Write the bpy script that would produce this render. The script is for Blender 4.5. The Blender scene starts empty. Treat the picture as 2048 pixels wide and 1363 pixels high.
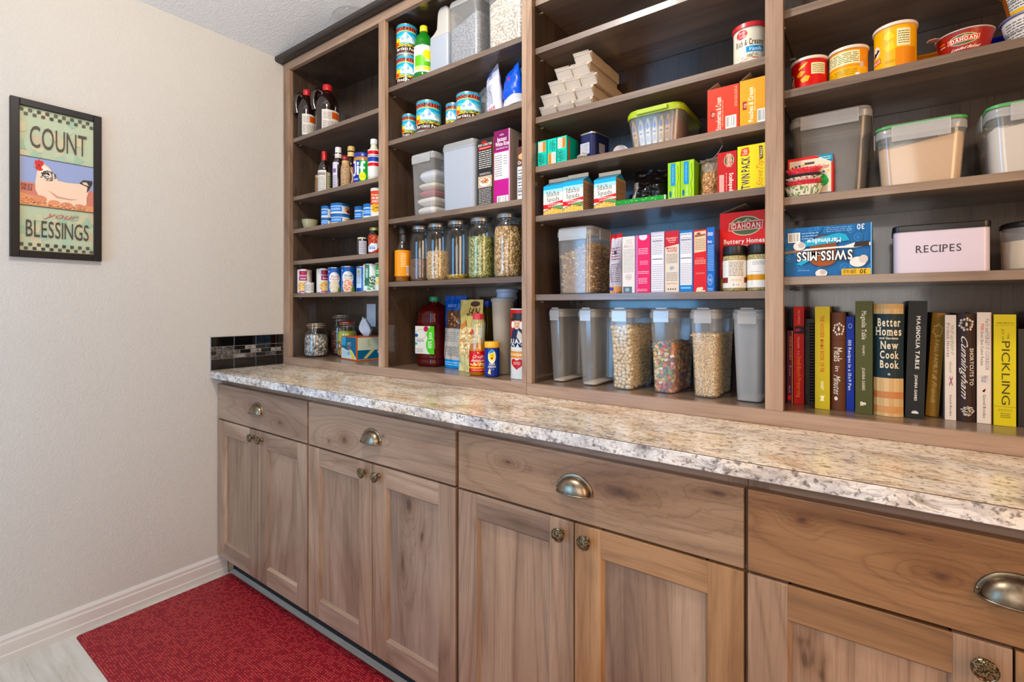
import bpy, math, random
from mathutils import Vector, Matrix, noise
from mathutils.geometry import tessellate_polygon
random.seed(7)
PI = math.pi
SC = bpy.context.scene
COL = SC.collection

# ------------------------------------------------------------------ camera, light, exposure
cam_d = bpy.data.cameras.new('camera')
cam = bpy.data.objects.new('camera', cam_d); COL.objects.link(cam)
cam.location = (2.3806, -1.3227, 1.1966)
cam.rotation_euler = (PI / 2, 0, math.radians(36.276))
cam_d.sensor_width = 36; cam_d.lens = 998.89 / 2048 * 36
cam_d.shift_y = -(681.5 - 613.1) / 2048
cam_d.clip_start = 0.02
SC.camera = cam
SC.view_settings.view_transform = 'Standard'
SC.view_settings.look = 'None'
SC.view_settings.gamma = 1
SC.view_settings.use_curve_mapping = False
SC.view_settings.exposure = 0.14
SC.cycles.transparent_max_bounces = 24
world = bpy.data.worlds.new('world'); SC.world = world
world.use_nodes = True
world.node_tree.nodes['Background'].inputs[0].default_value = (0.35, 0.5, 0.8, 1)
world.node_tree.nodes['Background'].inputs[1].default_value = 0.6

def area(name, loc, target, sx, sy, power, color, disk=False):
    d = bpy.data.lights.new(name, 'AREA'); d.energy = power; d.color = color
    d.shape = 'DISK' if disk else 'RECTANGLE'; d.size = sx
    if not disk: d.size_y = sy
    o = bpy.data.objects.new(name, d); COL.objects.link(o); o.location = loc
    o.rotation_euler = (Vector(target) - Vector(loc)).to_track_quat('-Z', 'Y').to_euler()
    return o
def globe(name, loc, radius, power, color):
    d = bpy.data.lights.new(name, 'POINT'); d.energy = power; d.color = color; d.shadow_soft_size = radius
    o = bpy.data.objects.new(name, d); COL.objects.link(o); o.location = loc; return o
globe('ceiling_lamp_light', (1.5, -0.94, 2.60), 0.09, 60, (1.0, 0.97, 0.93))
area('daylight_from_window', (0.75, -2.38, 1.25), (0.75, 0.3, 1.25), 0.80, 1.3, 25, (0.22, 0.56, 1.0))
area('warm_fill_light', (3.6, -1.3, 1.5), (2.2, -0.2, 0.8), 0.7, 1.4, 22, (1.0, 0.60, 0.30))  # added warm fill for the right end, no fixture behind it
area('soft_fill_light', (2.1, -2.25, 1.3), (0.1, -0.5, 0.3), 1.4, 1.0, 15, (1.0, 0.97, 0.94))  # added unseen fill that brightens the low left wall and mat

# ------------------------------------------------------------------ colours and materials
def lin(h, a=True):
    if isinstance(h, str):
        h = h.lstrip('#'); h = ''.join(c * 2 for c in h) if len(h) == 3 else h; r, g, b = (int(h[i:i + 2], 16) / 255 for i in (0, 2, 4))
    else:
        r, g, b = (c / 255 for c in h)
    f = lambda c: c / 12.92 if c <= .04045 else ((c + .055) / 1.055) ** 2.4
    return (f(r), f(g), f(b), 1.0)

class NT:
    def __init__(s, name):
        s.m = bpy.data.materials.new(name); s.m.use_nodes = True
        s.t = s.m.node_tree; s.t.nodes.clear()
        s.out = s.n('ShaderNodeOutputMaterial')
    def n(s, typ, **kw):
        x = s.t.nodes.new(typ)
        for k, v in kw.items():
            if k == 'inp':
                for a, b in v.items(): 
                    if isinstance(b, bpy.types.NodeSocket): s.t.links.new(b, x.inputs[a])
                    else: x.inputs[a].default_value = b
            else: setattr(x, k, v)
        return x
    def l(s, a, b): s.t.links.new(a, b)
    def ramp(s, fac, stops, interp='LINEAR'):
        r = s.n('ShaderNodeValToRGB'); cr = r.color_ramp; cr.interpolation = interp
        while len(cr.elements) < len(stops): cr.elements.new(0.5)
        for e, (p, c) in zip(cr.elements, stops):
            e.position = p; e.color = c if len(c) == 4 else (*c, 1)
        s.l(fac, r.inputs[0]); return r.outputs[0]
    def mix(s, f, a, b, mode='MIX'):
        x = s.n('ShaderNodeMix', data_type='RGBA', blend_type=mode)
        for i, v in ((0, f), (6, a), (7, b)):
            if isinstance(v, bpy.types.NodeSocket): s.l(v, x.inputs[i])
            else: x.inputs[i].default_value = v
        return x.outputs[2]
    def math(s, op, a, b=0.0, clamp=False):
        x = s.n('ShaderNodeMath', operation=op, use_clamp=clamp)
        for i, v in ((0, a), (1, b)):
            if isinstance(v, bpy.types.NodeSocket): s.l(v, x.inputs[i])
            else: x.inputs[i].default_value = v
        return x.outputs[0]
    def coord(s, scale=(1, 1, 1), rot=(0, 0, 0), rnd=0.0):
        tc = s.n('ShaderNodeTexCoord'); v = tc.outputs['Object']
        if rnd:
            oi = s.n('ShaderNodeObjectInfo')
            c = s.n('ShaderNodeCombineXYZ', inp={0: s.math('MULTIPLY', oi.outputs['Random'], rnd), 1: s.math('MULTIPLY', oi.outputs['Random'], rnd * 1.7), 2: s.math('MULTIPLY', oi.outputs['Random'], rnd * .6)})
            a = s.n('ShaderNodeVectorMath', operation='ADD', inp={0: v, 1: c.outputs[0]}); v = a.outputs[0]
        mp = s.n('ShaderNodeMapping', inp={'Vector': v, 'Rotation': rot, 'Scale': scale})
        return mp.outputs[0]
    def noise(s, vec, scale, detail=4, rough=.55, dist=0.0):
        x = s.n('ShaderNodeTexNoise', inp={'Vector': vec, 'Scale': scale, 'Detail': detail, 'Roughness': rough, 'Distortion': dist})
        return x.outputs[0]
    def bump(s, h, strength, dist=.001):
        b = s.n('ShaderNodeBump', inp={'Height': h, 'Strength': strength, 'Distance': dist}); return b.outputs[0]
    def pbsdf(s, **kw):
        p = s.n('ShaderNodeBsdfPrincipled')
        names = {'base': 'Base Color', 'rough': 'Roughness', 'metal': 'Metallic', 'normal': 'Normal', 'spec': 'Specular IOR Level', 'coat': 'Coat Weight', 'coatr': 'Coat Roughness', 'trans': 'Transmission Weight', 'sub': 'Subsurface Weight', 'ior': 'IOR'}
        for k, v in kw.items():
            i = p.inputs[names[k]]
            if isinstance(v, bpy.types.NodeSocket): s.l(v, i)
            else: i.default_value = v
        return p.outputs[0]
    def done(s, sh): s.l(sh, s.out.inputs[0]); return s.m

MATS = {}
def plain(c, rough=.5, metal=0.0, spec=.5, bump=0.0, bscale=80):
    key = (str(c), rough, metal, spec, bump, bscale)
    if key in MATS: return MATS[key]
    t = NT('paint_%d' % len(MATS)); kw = dict(base=lin(c), rough=rough, metal=metal, spec=spec)
    if bump:
        kw['normal'] = t.bump(t.noise(t.coord(), bscale, 3), bump, .002)
    MATS[key] = t.done(t.pbsdf(**kw)); return MATS[key]
def ink(c):        # printing inks a little more saturated than the photograph's washed tones
    r, g, b, _ = lin(c); m = (r + g + b) / 3; k = 1.22
    return (max(0, m + (r - m) * k), max(0, m + (g - m) * k), max(0, m + (b - m) * k), 1.0)
def print_mat(rough):
    key = ('print', rough)
    if key in MATS: return MATS[key]
    t = NT('printed_surface'); a = t.n('ShaderNodeAttribute', attribute_name='Col')
    MATS[key] = t.done(t.pbsdf(base=a.outputs['Color'], rough=rough, spec=.3)); return MATS[key]
def wood(name, axis, dark, mid, light, rough=.42, knots=1.0, gain=1.0, coat=.25, spots=()):
    t = NT(name)
    def sc(a, b):      # a across the grain, b along it
        return tuple(b if i == axis else a for i in range(3))
    v = t.coord(sc(1, .13), rnd=7.3)
    v2 = t.coord(sc(1, .02), rnd=7.3)
    broad = t.noise(v, 5.0, 5, .6, 1.2)
    col = t.ramp(broad, [(.26, lin(dark)), (.46, lin(mid)), (.72, lin(light))])
    ring = t.n('ShaderNodeTexNoise', inp={'Vector': v, 'Scale': 2.6, 'Detail': 2.0, 'Roughness': .5, 'Distortion': .6}).outputs[0]
    shade = None
    if spots:
        ob = t.n('ShaderNodeSeparateXYZ', inp={0: t.n('ShaderNodeTexCoord').outputs['Object']}); wob = t.math('MULTIPLY', t.math('SUBTRACT', t.noise(t.coord(), 45, 3), .5), .7)
        for sx, sz, rx, rz in spots:
            dx = t.math('DIVIDE', t.math('SUBTRACT', ob.outputs[0], sx), rx); dz = t.math('DIVIDE', t.math('SUBTRACT', ob.outputs[2], sz), rz)
            d = t.math('SQRT', t.math('ADD', t.math('MULTIPLY', dx, dx), t.math('MULTIPLY', dz, dz))); d = t.math('ADD', d, wob)
            ring = t.math('ADD', ring, t.math('DIVIDE', .30, t.math('ADD', 1.0, t.math('MULTIPLY', t.math('MULTIPLY', d, d), .35))))
            f = t.ramp(t.math('MULTIPLY', d, .25), [(0, (.12, .08, .06)), (.06, (.30, .2, .15)), (.13, (.66, .56, .48)), (.30, (.86, .81, .77)), (.6, (1, 1, 1))])
            shade = f if shade is None else t.mix(1.0, shade, f, 'MULTIPLY')
    rings = t.math('FRACT', t.math('MULTIPLY', ring, 16.0))
    rc = t.ramp(rings, [(0, (.58, .52, .48)), (.14, (.96, .95, .94)), (.5, (1.04, 1.03, 1.02)), (.85, (.98, .97, .96)), (1, (.66, .60, .56))])
    col = t.mix(.55, col, rc, 'MULTIPLY')
    pores = t.noise(v2, 260, 3, .7)
    pc = t.ramp(pores, [(.34, (.62, .58, .55)), (.5, (1, 1, 1)), (.8, (1.05, 1.04, 1.03))])
    col = t.mix(.6, col, pc, 'MULTIPLY')
    kv = t.coord(tuple(0 if i == 1 else s_ for i, s_ in enumerate(sc(4.5, 1.7))), rnd=7.3)
    kd = t.n('ShaderNodeTexNoise', inp={'Vector': kv, 'Scale': 2.5, 'Detail': 3.0})
    kvv = t.n('ShaderNodeVectorMath', operation='ADD', inp={0: kv, 1: kd.outputs[1]})
    vo = t.n('ShaderNodeTexVoronoi', inp={'Vector': kvv.outputs[0], 'Scale': 1.0, 'Randomness': 1.0})
    kn = t.ramp(vo.outputs['Distance'], [(0, (.10, .07, .05)), (.035, (.22, .15, .11)), (.055, (.60, .50, .42)), (.10, (.80, .73, .68)), (.20, (1, 1, 1))])
    gate = t.math('GREATER_THAN', t.n('ShaderNodeSeparateColor', inp={0: vo.outputs['Color']}).outputs[0], .55)
    col = t.mix(t.math('MULTIPLY', gate, .85 * knots), col, kn, 'MULTIPLY')
    if shade is not None: col = t.mix(.9, col, shade, 'MULTIPLY')
    oi = t.n('ShaderNodeObjectInfo')
    tone = t.ramp(oi.outputs['Random'], [(0, (.90 * gain, .89 * gain, .89 * gain)), (.5, (gain, gain, gain)), (1, (1.08 * gain, 1.04 * gain, .99 * gain))])
    col = t.mix(1.0, col, tone, 'MULTIPLY')
    rr = t.math('ADD', t.math('MULTIPLY', pores, .25), rough - .12)
    return t.done(t.pbsdf(base=col, rough=rr, normal=t.bump(pores, .22, .0006), spec=.45, coat=coat, coatr=.09))
W_V = wood('alder_upright_grain', 2, '#5f4735', '#91745d', '#b3967c')
W_VW = wood('alder_warm_lit_upright', 2, '#5c3f26', '#916a45', '#b48c62')  # warmer alder of the right units, partly warm light put into the colour
W_HW = wood('alder_warm_lit_level', 0, '#5c3f26', '#916a45', '#b48c62')  # same tone, level grain: wood variation plus painted-in warm light
W_H = wood('alder_level_grain', 0, '#604836', '#91755f', '#b3977f')
W_D = wood('alder_inside_shaded', 2, '#2c2018', '#44352a', '#574637', .30, 0, .92, 1.0)  # inside wood, darkened further so the colour carries some of the bay shade
W_S = wood('alder_shelf_level', 0, '#57483b', '#715e4f', '#88735f', .36, .5, 1.0, .5)
W_L = wood('pale_scribe_wood', 2, '#85695a', '#a8836a', '#bd9a80', .5, .2)

def wall_mat(name, c, bstr=.26):
    t = NT(name); v = t.coord()
    h = t.noise(v, 125, 3, .5, .6); h2 = t.noise(v, 320, 2)
    hh = t.math('ADD', t.ramp(h, [(.42, (0, 0, 0)), (.58, (1, 1, 1))]), t.math('MULTIPLY', h2, .35))
    base = t.ramp(t.noise(v, 2.2, 3), [(.3, tuple(x * .97 for x in lin(c)[:3])), (.7, lin(c))])
    return t.done(t.pbsdf(base=base, rough=.72, normal=t.bump(hh, bstr, .0022), spec=.25))
M_WALL = wall_mat('orange_peel_wall', '#c4bdb3')
M_CEIL = wall_mat('orange_peel_ceiling', '#dcd9d5', .4)
M_BASE = plain('#cdc4ba', .35)
M_BLACK = plain('#1a1614', .45)
M_TOE = plain('#0d0f11', .5)

def granite(name, stops, rz, sx, sy, speck):
    t = NT(name)
    v0 = t.coord((1, 1, 1)); wn = t.n('ShaderNodeTexNoise', inp={'Vector': v0, 'Scale': 3.0, 'Detail': 3.0}); vw = t.n('ShaderNodeVectorMath', operation='MULTIPLY_ADD', inp={0: wn.outputs[1], 1: (.22, .16, .1), 2: v0}).outputs[0]
    mpw = lambda sc_, r_: t.n('ShaderNodeMapping', inp={'Vector': vw, 'Rotation': (0, 0, r_), 'Scale': sc_}).outputs[0]
    v = mpw((sx, sy, 3.4), rz)
    a = t.noise(v, 5.5, 9, .66, 1.1)
    col = t.ramp(a, [(p, lin(c)) for p, c in stops])
    b = t.noise(mpw((sx * 1.6, sy * 1.8, 5), rz + .15), 20, 9, .72, .9)
    streak = t.ramp(b, [(.34, lin('#5d5350')), (.42, lin('#a69a90')), (.50, (1, 1, 1, 1))])
    col = t.mix(.62, col, streak, 'MULTIPLY')
    c = t.noise(t.coord((1, 1, 1)), 95, 4, .6)
    sp = t.ramp(c, [(.35, lin(speck)), (.45, (1, 1, 1, 1))])
    col = t.mix(.7, col, sp, 'MULTIPLY')
    pt = t.ramp(t.noise(t.coord((sx, sy, 3), (0, 0, rz)), 2.3, 5), [(.38, lin('#cfd0d8')), (.5, (1, 1, 1, 1)), (.66, lin('#f6dab4'))])
    col = t.mix(.75, col, pt, 'MULTIPLY')
    return t.done(t.pbsdf(base=col, rough=.2, spec=.5))
M_GRAN = granite('granite_laminate_top', [(.22, '#8a7866'), (.36, '#cdb494'), (.5, '#ecdcc6'), (.62, '#f4e8d6'), (.76, '#d8b488')], .42, .8, 1.9, '#6a5c50')
M_GEDGE = granite('granite_laminate_edge', [(.25, '#77737a'), (.4, '#bcb6b4'), (.55, '#e8e4de'), (.75, '#d6c6b4')], 0, 1.5, 1.0, '#4c464a')

def rug_mat():
    t = NT('woven_red_vinyl'); tc = t.n('ShaderNodeTexCoord'); xyz = t.n('ShaderNodeSeparateXYZ', inp={0: tc.outputs['Object']})
    wob = t.math('MULTIPLY', t.math('SUBTRACT', t.noise(tc.outputs['Object'], 14, 2), .5), .006)
    yy = t.math('DIVIDE', t.math('ADD', xyz.outputs[1], wob), .0072); row = t.math('FLOOR', yy); fy = t.math('FRACT', yy)
    w1 = t.n('ShaderNodeTexWhiteNoise', noise_dimensions='1D', inp={'W': row}).outputs[0]
    uu = t.math('ADD', t.math('DIVIDE', xyz.outputs[0], .0115), t.math('MULTIPLY', w1, 9.0)); cell = t.math('FLOOR', uu); fx = t.math('FRACT', uu)
    w2 = t.n('ShaderNodeTexWhiteNoise', noise_dimensions='2D', inp={'Vector': t.n('ShaderNodeCombineXYZ', inp={0: cell, 1: row}).outputs[0]}).outputs[0]
    dash = t.math('MULTIPLY', t.math('LESS_THAN', fx, .50), t.math('LESS_THAN', fy, .26))
    dash = t.math('MULTIPLY', dash, t.math('GREATER_THAN', w2, .42))
    red = t.ramp(w2, [(0, lin('#7c0c1b')), (.5, lin('#8e1020')), (1, lin('#a01524'))])
    groove = t.math('GREATER_THAN', fy, .82)
    red = t.mix(t.math('MULTIPLY', groove, .55), red, lin('#4a0610'))
    col = t.mix(t.math('MULTIPLY', dash, .72), red, lin('#c07a5c'))
    h = t.math('ADD', t.math('PINGPONG', fy, .5), t.math('PINGPONG', fx, .5))
    return t.done(t.pbsdf(base=col, rough=.55, normal=t.bump(h, .5, .0015), spec=.3))
M_RUG = rug_mat()
def floor_mat():
    t = NT('pale_vinyl_plank'); v = t.coord((.5, 5, 1), rnd=9)
    a = t.noise(v, 4, 7, .65, .8)
    col = t.ramp(a, [(.28, lin('#9a9184')), (.4, lin('#bdb4a5')), (.6, lin('#cdc5b7'))])
    return t.done(t.pbsdf(base=col, rough=.4, spec=.4))
M_FLOOR = floor_mat()
def brass_mat():
    t = NT('antique_brass'); n = t.noise(t.coord((1, 1, 1)), 60, 4)
    return t.done(t.pbsdf(base=t.ramp(n, [(.3, lin('#6a5c4c')), (.7, lin('#9a8a74'))]), metal=1.0, rough=.33))
def knob_mat():
    t = NT('embossed_antique_brass'); tc = t.coord((1, 1, 1)); n = t.noise(tc, 260, 2, .5, 1.5)
    r = t.ramp(n, [(.46, (0, 0, 0)), (.54, (1, 1, 1))])
    col = t.mix(r, lin('#3f3326'), lin('#9a8768'))
    return t.done(t.pbsdf(base=col, metal=1.0, rough=.36, normal=t.bump(r, .8, .001)))
M_BRASS = brass_mat(); M_KNOB = knob_mat()
def glass(name, tint=(1, 1, 1), rough=.02, base=.05, edge=.75, body=0.0, bodyc='#ffffff'):
    t = NT(name)
    tr = t.n('ShaderNodeBsdfTransparent', inp={0: (*tint, 1)})
    gl = t.n('ShaderNodeBsdfGlossy', inp={'Color': (1, 1, 1, 1), 'Roughness': rough})
    lw = t.n('ShaderNodeLayerWeight', inp={0: .35})
    f = t.math('ADD', t.math('MULTIPLY', t.math('POWER', lw.outputs['Facing'], 2.5), edge), base, True)
    mx = t.n('ShaderNodeMixShader', inp={0: f, 1: tr.outputs[0], 2: gl.outputs[0]})
    sh = mx.outputs[0]
    if body:
        p = t.pbsdf(base=lin(bodyc), rough=.35)
        m2 = t.n('ShaderNodeMixShader', inp={0: body, 1: sh, 2: p}); sh = m2.outputs[0]
    return t.done(sh)
G_CLEAR = glass('clear_glass', (.95, .97, .97), .03, .06, .6)
G_TUB = glass('clear_plastic', (.97, .97, .97), .14, .07, .45, .16, '#d6d4d0')
G_FROST = glass('frosted_plastic', (.92, .92, .92), .3, .08, .4, .52, '#bab9b6')
G_CLOUDY = glass('cloudy_plastic', (.9, .92, .95), .3, .06, .4, .84, '#aeb4bd')
G_LID = glass('milky_plastic_lid', (.94, .94, .94), .2, .08, .4, .46, '#c6c6c4')
G_LATCH = glass('clear_snap_latch', (.95, .95, .95), .15, .08, .5, .30, '#d2d1ce')
G_THIN = glass('thin_clear_glass', (.99, .99, .99), .03, .10, .95)
G_WRAP = glass('cellophane', (.97, .97, .97), .12, .12, .5, .22, '#e8e8e8')
def liquid(name, c, rough=.08):
    t = NT(name)
    tr = t.n('ShaderNodeBsdfTransparent', inp={0: lin(c)})
    p = t.pbsdf(base=lin(c), rough=rough)
    m = t.n('ShaderNodeMixShader', inp={0: .62, 1: tr.outputs[0], 2: p}); return t.done(m.outputs[0])
def grain(name, cols, scale, bump=.7, squash=1.0):
    t = NT(name); v = t.coord((1, 1, squash))
    vo = t.n('ShaderNodeTexVoronoi', inp={'Vector': v, 'Scale': scale, 'Randomness': 1.0})
    sep = t.n('ShaderNodeSeparateColor', inp={0: vo.outputs['Color']})
    n = len(cols)
    col = t.ramp(sep.outputs[0], [(i / n, lin(c)) for i, c in enumerate(cols)], 'CONSTANT')
    sh = t.ramp(vo.outputs['Distance'], [(0, (1.06, 1.06, 1.06)), (.45, (1, 1, 1)), (.75, (.35, .33, .3))])
    col = t.mix(.9, col, sh, 'MULTIPLY')
    h = t.math('SUBTRACT', 1.0, vo.outputs['Distance'])
    return t.done(t.pbsdf(base=col, rough=.6, normal=t.bump(h, bump, .6 / scale)))

# ------------------------------------------------------------------ mesh building
class G:
    def __init__(s): s.v = []; s.f = []; s.c = []; s.mi = []
    def face(s, idx, col=None, m=0): s.f.append(idx); s.c.append(col); s.mi.append(m)
    def add(s, vs, fs, col=None, m=0):
        b = len(s.v); s.v.extend(vs)
        for f in fs: s.face([b + i for i in f], col, m)
    def box(s, x0, x1, y0, y1, z0, z1, col=None, m=0):
        s.add([(x0, y0, z0), (x1, y0, z0), (x1, y1, z0), (x0, y1, z0), (x0, y0, z1), (x1, y0, z1), (x1, y1, z1), (x0, y1, z1)],
              [(0, 3, 2, 1), (4, 5, 6, 7), (0, 1, 5, 4), (1, 2, 6, 5), (2, 3, 7, 6), (3, 0, 4, 7)], col, m); return s
    def loft(s, rings, cap0=True, cap1=True, col=None, m=0, closed=True):
        b = len(s.v); n = len(rings[0])
        for r in rings: s.v.extend(r)
        for k in range(len(rings) - 1):
            for i in range(n if closed else n - 1):
                j = (i + 1) % n
                s.face([b + k * n + i, b + k * n + j, b + (k + 1) * n + j, b + (k + 1) * n + i], col, m)
        if cap0: s.face([b + i for i in range(n)][::-1], col, m)
        if cap1: s.face([b + (len(rings) - 1) * n + i for i in range(n)], col, m)
        return s
    def lathe(s, prof, seg=48, cx=0, cy=0, cap0=True, cap1=True, col=None, m=0):
        rings = [[(cx + r * math.cos(2 * PI * k / seg), cy + r * math.sin(2 * PI * k / seg), z) for k in range(seg)] for r, z in prof]
        return s.loft(rings, cap0, cap1, col, m)
    def tube(s, pts, r, seg=8, closed=False, col=None, m=0):
        pts = [Vector(p) for p in pts]; rings = []; n = len(pts); up = None
        for i, p in enumerate(pts):
            a = pts[(i - 1) % n] if (closed or i) else p
            c = pts[(i + 1) % n] if (closed or i < n - 1) else p
            d = (c - a).normalized()
            if up is None:
                up = Vector((0, 0, 1)) if abs(d.z) < .9 else Vector((1, 0, 0))
            x = d.cross(up).normalized(); up = x.cross(d).normalized()
            rr = r[i] if isinstance(r, (list, tuple)) else r
            rings.append([tuple(p + x * rr * math.cos(2 * PI * k / seg) + up * rr * math.sin(2 * PI * k / seg)) for k in range(seg)])
        if closed: rings.append(rings[0])
        return s.loft(rings, not closed, not closed, col, m)
    def sphere(s, c, rx, ry=None, rz=None, nu=10, nv=6, col=None, m=0):
        ry = ry or rx; rz = rz or rx
        rings = []
        for j in range(1, nv):
            a = PI * j / nv - PI / 2
            rings.append([(c[0] + rx * math.cos(a) * math.cos(2 * PI * k / nu), c[1] + ry * math.cos(a) * math.sin(2 * PI * k / nu), c[2] + rz * math.sin(a)) for k in range(nu)])
        return s.loft(rings, True, True, col, m)
    def build(s, name, mats, parent=None, smooth=0, loc=None, bev=0, seg=2):
        me = bpy.data.meshes.new(name); me.from_pydata(s.v, [], s.f); 
        if any(c is not None for c in s.c):
            at = me.color_attributes.new('Col', 'FLOAT_COLOR', 'CORNER'); buf = []
            for f, c in zip(s.f, s.c):
                buf.extend((c or (1, 1, 1, 1)) * len(f))
            at.data.foreach_set('color', buf)
        if not isinstance(mats, (list, tuple)): mats = [mats]
        for m in mats: me.materials.append(m)
        if len(mats) > 1: me.polygons.foreach_set('material_index', s.mi)
        if smooth:
            me.polygons.foreach_set('use_smooth', [True] * len(me.polygons))
            me.set_sharp_from_angle(angle=math.radians(smooth if smooth > 1 else 40))
        me.update()
        o = bpy.data.objects.new(name, me); COL.objects.link(o)
        if parent is not None: o.parent = parent
        if loc: o.location = loc
        if bev:
            b = o.modifiers.new('bevel', 'BEVEL'); b.width = bev; b.segments = seg; b.limit_method = 'ANGLE'; b.angle_limit = math.radians(50)
        return o
def tag(o, label, cat, group=None, kind=None):
    if label: o['label'] = label
    if cat: o['category'] = cat
    if group: o['group'] = group
    if kind: o['kind'] = kind
    return o
def thing(name, label, cat, loc=(0, 0, 0), rz=0, group=None, rx=0, ry=0):
    o = bpy.data.objects.new(name, None); COL.objects.link(o); o.location = loc; o.rotation_euler = (rx, ry, rz)
    o.empty_display_size = .02
    return tag(o, label, cat, group)
def struct(o, label=None, cat=None):
    o['kind'] = 'structure'
    if label: o['label'] = label
    if cat: o['category'] = cat
    return o
def bx(name, x0, x1, y0, y1, z0, z1, mat, parent=None, bev=0.0, seg=2):
    return G().box(x0, x1, y0, y1, z0, z1).build(name, mat, parent, bev=bev, seg=seg)

# ------------------------------------------------------------------ lettering: outlines of the built-in font, laid out here
CH = [chr(c) for c in range(33, 127)]
GLY = {}
def make_glyphs():
    for style, off in (('r', 0.0), ('b', .022)):
        obs = []
        for ch in CH:
            cu = bpy.data.curves.new('g', 'FONT'); cu.body = ch; cu.size = 1; cu.resolution_u = 3; cu.offset = off
            o = bpy.data.objects.new('g', cu); COL.objects.link(o); obs.append((ch, o, cu))
        bpy.context.view_layer.update(); dg = bpy.context.evaluated_depsgraph_get()
        for ch, o, cu in obs:
            me = o.evaluated_get(dg).to_mesh(); vs = [(v.co.x, v.co.y) for v in me.vertices]
            polys = [list(p.vertices) for p in me.polygons]
            x0 = min(v[0] for v in vs); x1 = max(v[0] for v in vs)
            tris = [[(vs[i][0] - x0, vs[i][1]) for i in p] for p in polys]
            if ch in 'ABDEFHIKLMNPRTUVXYhiklmnprdbfuwvxy' :
                use = {}
                for p in polys:
                    for i in range(len(p)):
                        e = (min(p[i], p[i - 1]), max(p[i], p[i - 1])); use[e] = use.get(e, 0) + 1
                ser = []
                top = max(v[1] for v in vs)
                for (a, b), n in use.items():
                    (ax, ay), (bx_, by) = vs[a], vs[b]
                    if n == 1 and abs(ay - by) < .004 and .05 < abs(ax - bx_) < .2:
                        for lv, sg in ((0, 1), (top, -1), (.53 if style == 'r' else .55, -1)):
                            if abs(ay - lv) < .03:
                                lo, hi = min(ax, bx_) - x0 - .07, max(ax, bx_) - x0 + .07
                                y2 = ay + sg * .045
                                ser.append([(lo, min(ay, y2)), (hi, min(ay, y2)), (hi, max(ay, y2)), (lo, max(ay, y2))])
                GLY[(ch, style + 's')] = (tris + ser, x1 - x0)
            else: GLY[(ch, style + 's')] = (tris, x1 - x0)
            GLY[(ch, style)] = (tris, x1 - x0)
            o.evaluated_get(dg).to_mesh_clear()
        for ch, o, cu in obs:
            bpy.data.objects.remove(o); bpy.data.curves.remove(cu)
make_glyphs()
CAP = max(p[1] for t in GLY[('H', 'r')][0] for p in t)
def text_polys(txt, style):
    if style == 's': style = 'rs'
    x = 0; out = []; gap = .10 + (.05 if 's' in style else 0)
    for ch in txt:
        if ch == ' ': x += .30; continue
        tr, w = GLY[(ch, style)]
        out += [[(px + x, py / CAP) for px, py in t] for t in tr]; x += w + gap
    w = max(x - gap, .01)
    return [[(px / w, py) for px, py in t] for t in out]

def clip_line(poly, ax, val, keep_less):
    out = []
    for i in range(len(poly)):
        a, b = poly[i - 1], poly[i]
        ia = (a[ax] <= val) == keep_less or a[ax] == val; ib = (b[ax] <= val) == keep_less or b[ax] == val
        if ia != ib:
            t = (val - a[ax]) / (b[ax] - a[ax]); out.append((a[0] + (b[0] - a[0]) * t, a[1] + (b[1] - a[1]) * t))
        if ib: out.append(b)
    return out
def slices(polys, ax, lines):
    res = []
    for p in polys:
        lo = min(q[ax] for q in p); hi = max(q[ax] for q in p); cur = p
        for L in lines:
            if L <= lo + 1e-9: continue
            if L >= hi - 1e-9: break
            a = clip_line(cur, ax, L, True); cur = clip_line(cur, ax, L, False)
            if len(a) > 2: res.append(a)
            if len(cur) < 3: break
        if len(cur) > 2: res.append(cur)
    return res
def box_clip(polys, x0=0, x1=1, y0=0, y1=1):
    out = []
    for p in polys:
        for ax, val, less in ((0, x0, False), (0, x1, True), (1, y0, False), (1, y1, True)):
            p = clip_line(p, ax, val, less)
            if len(p) < 3: break
        if len(p) > 2: out.append(p)
    return out

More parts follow.
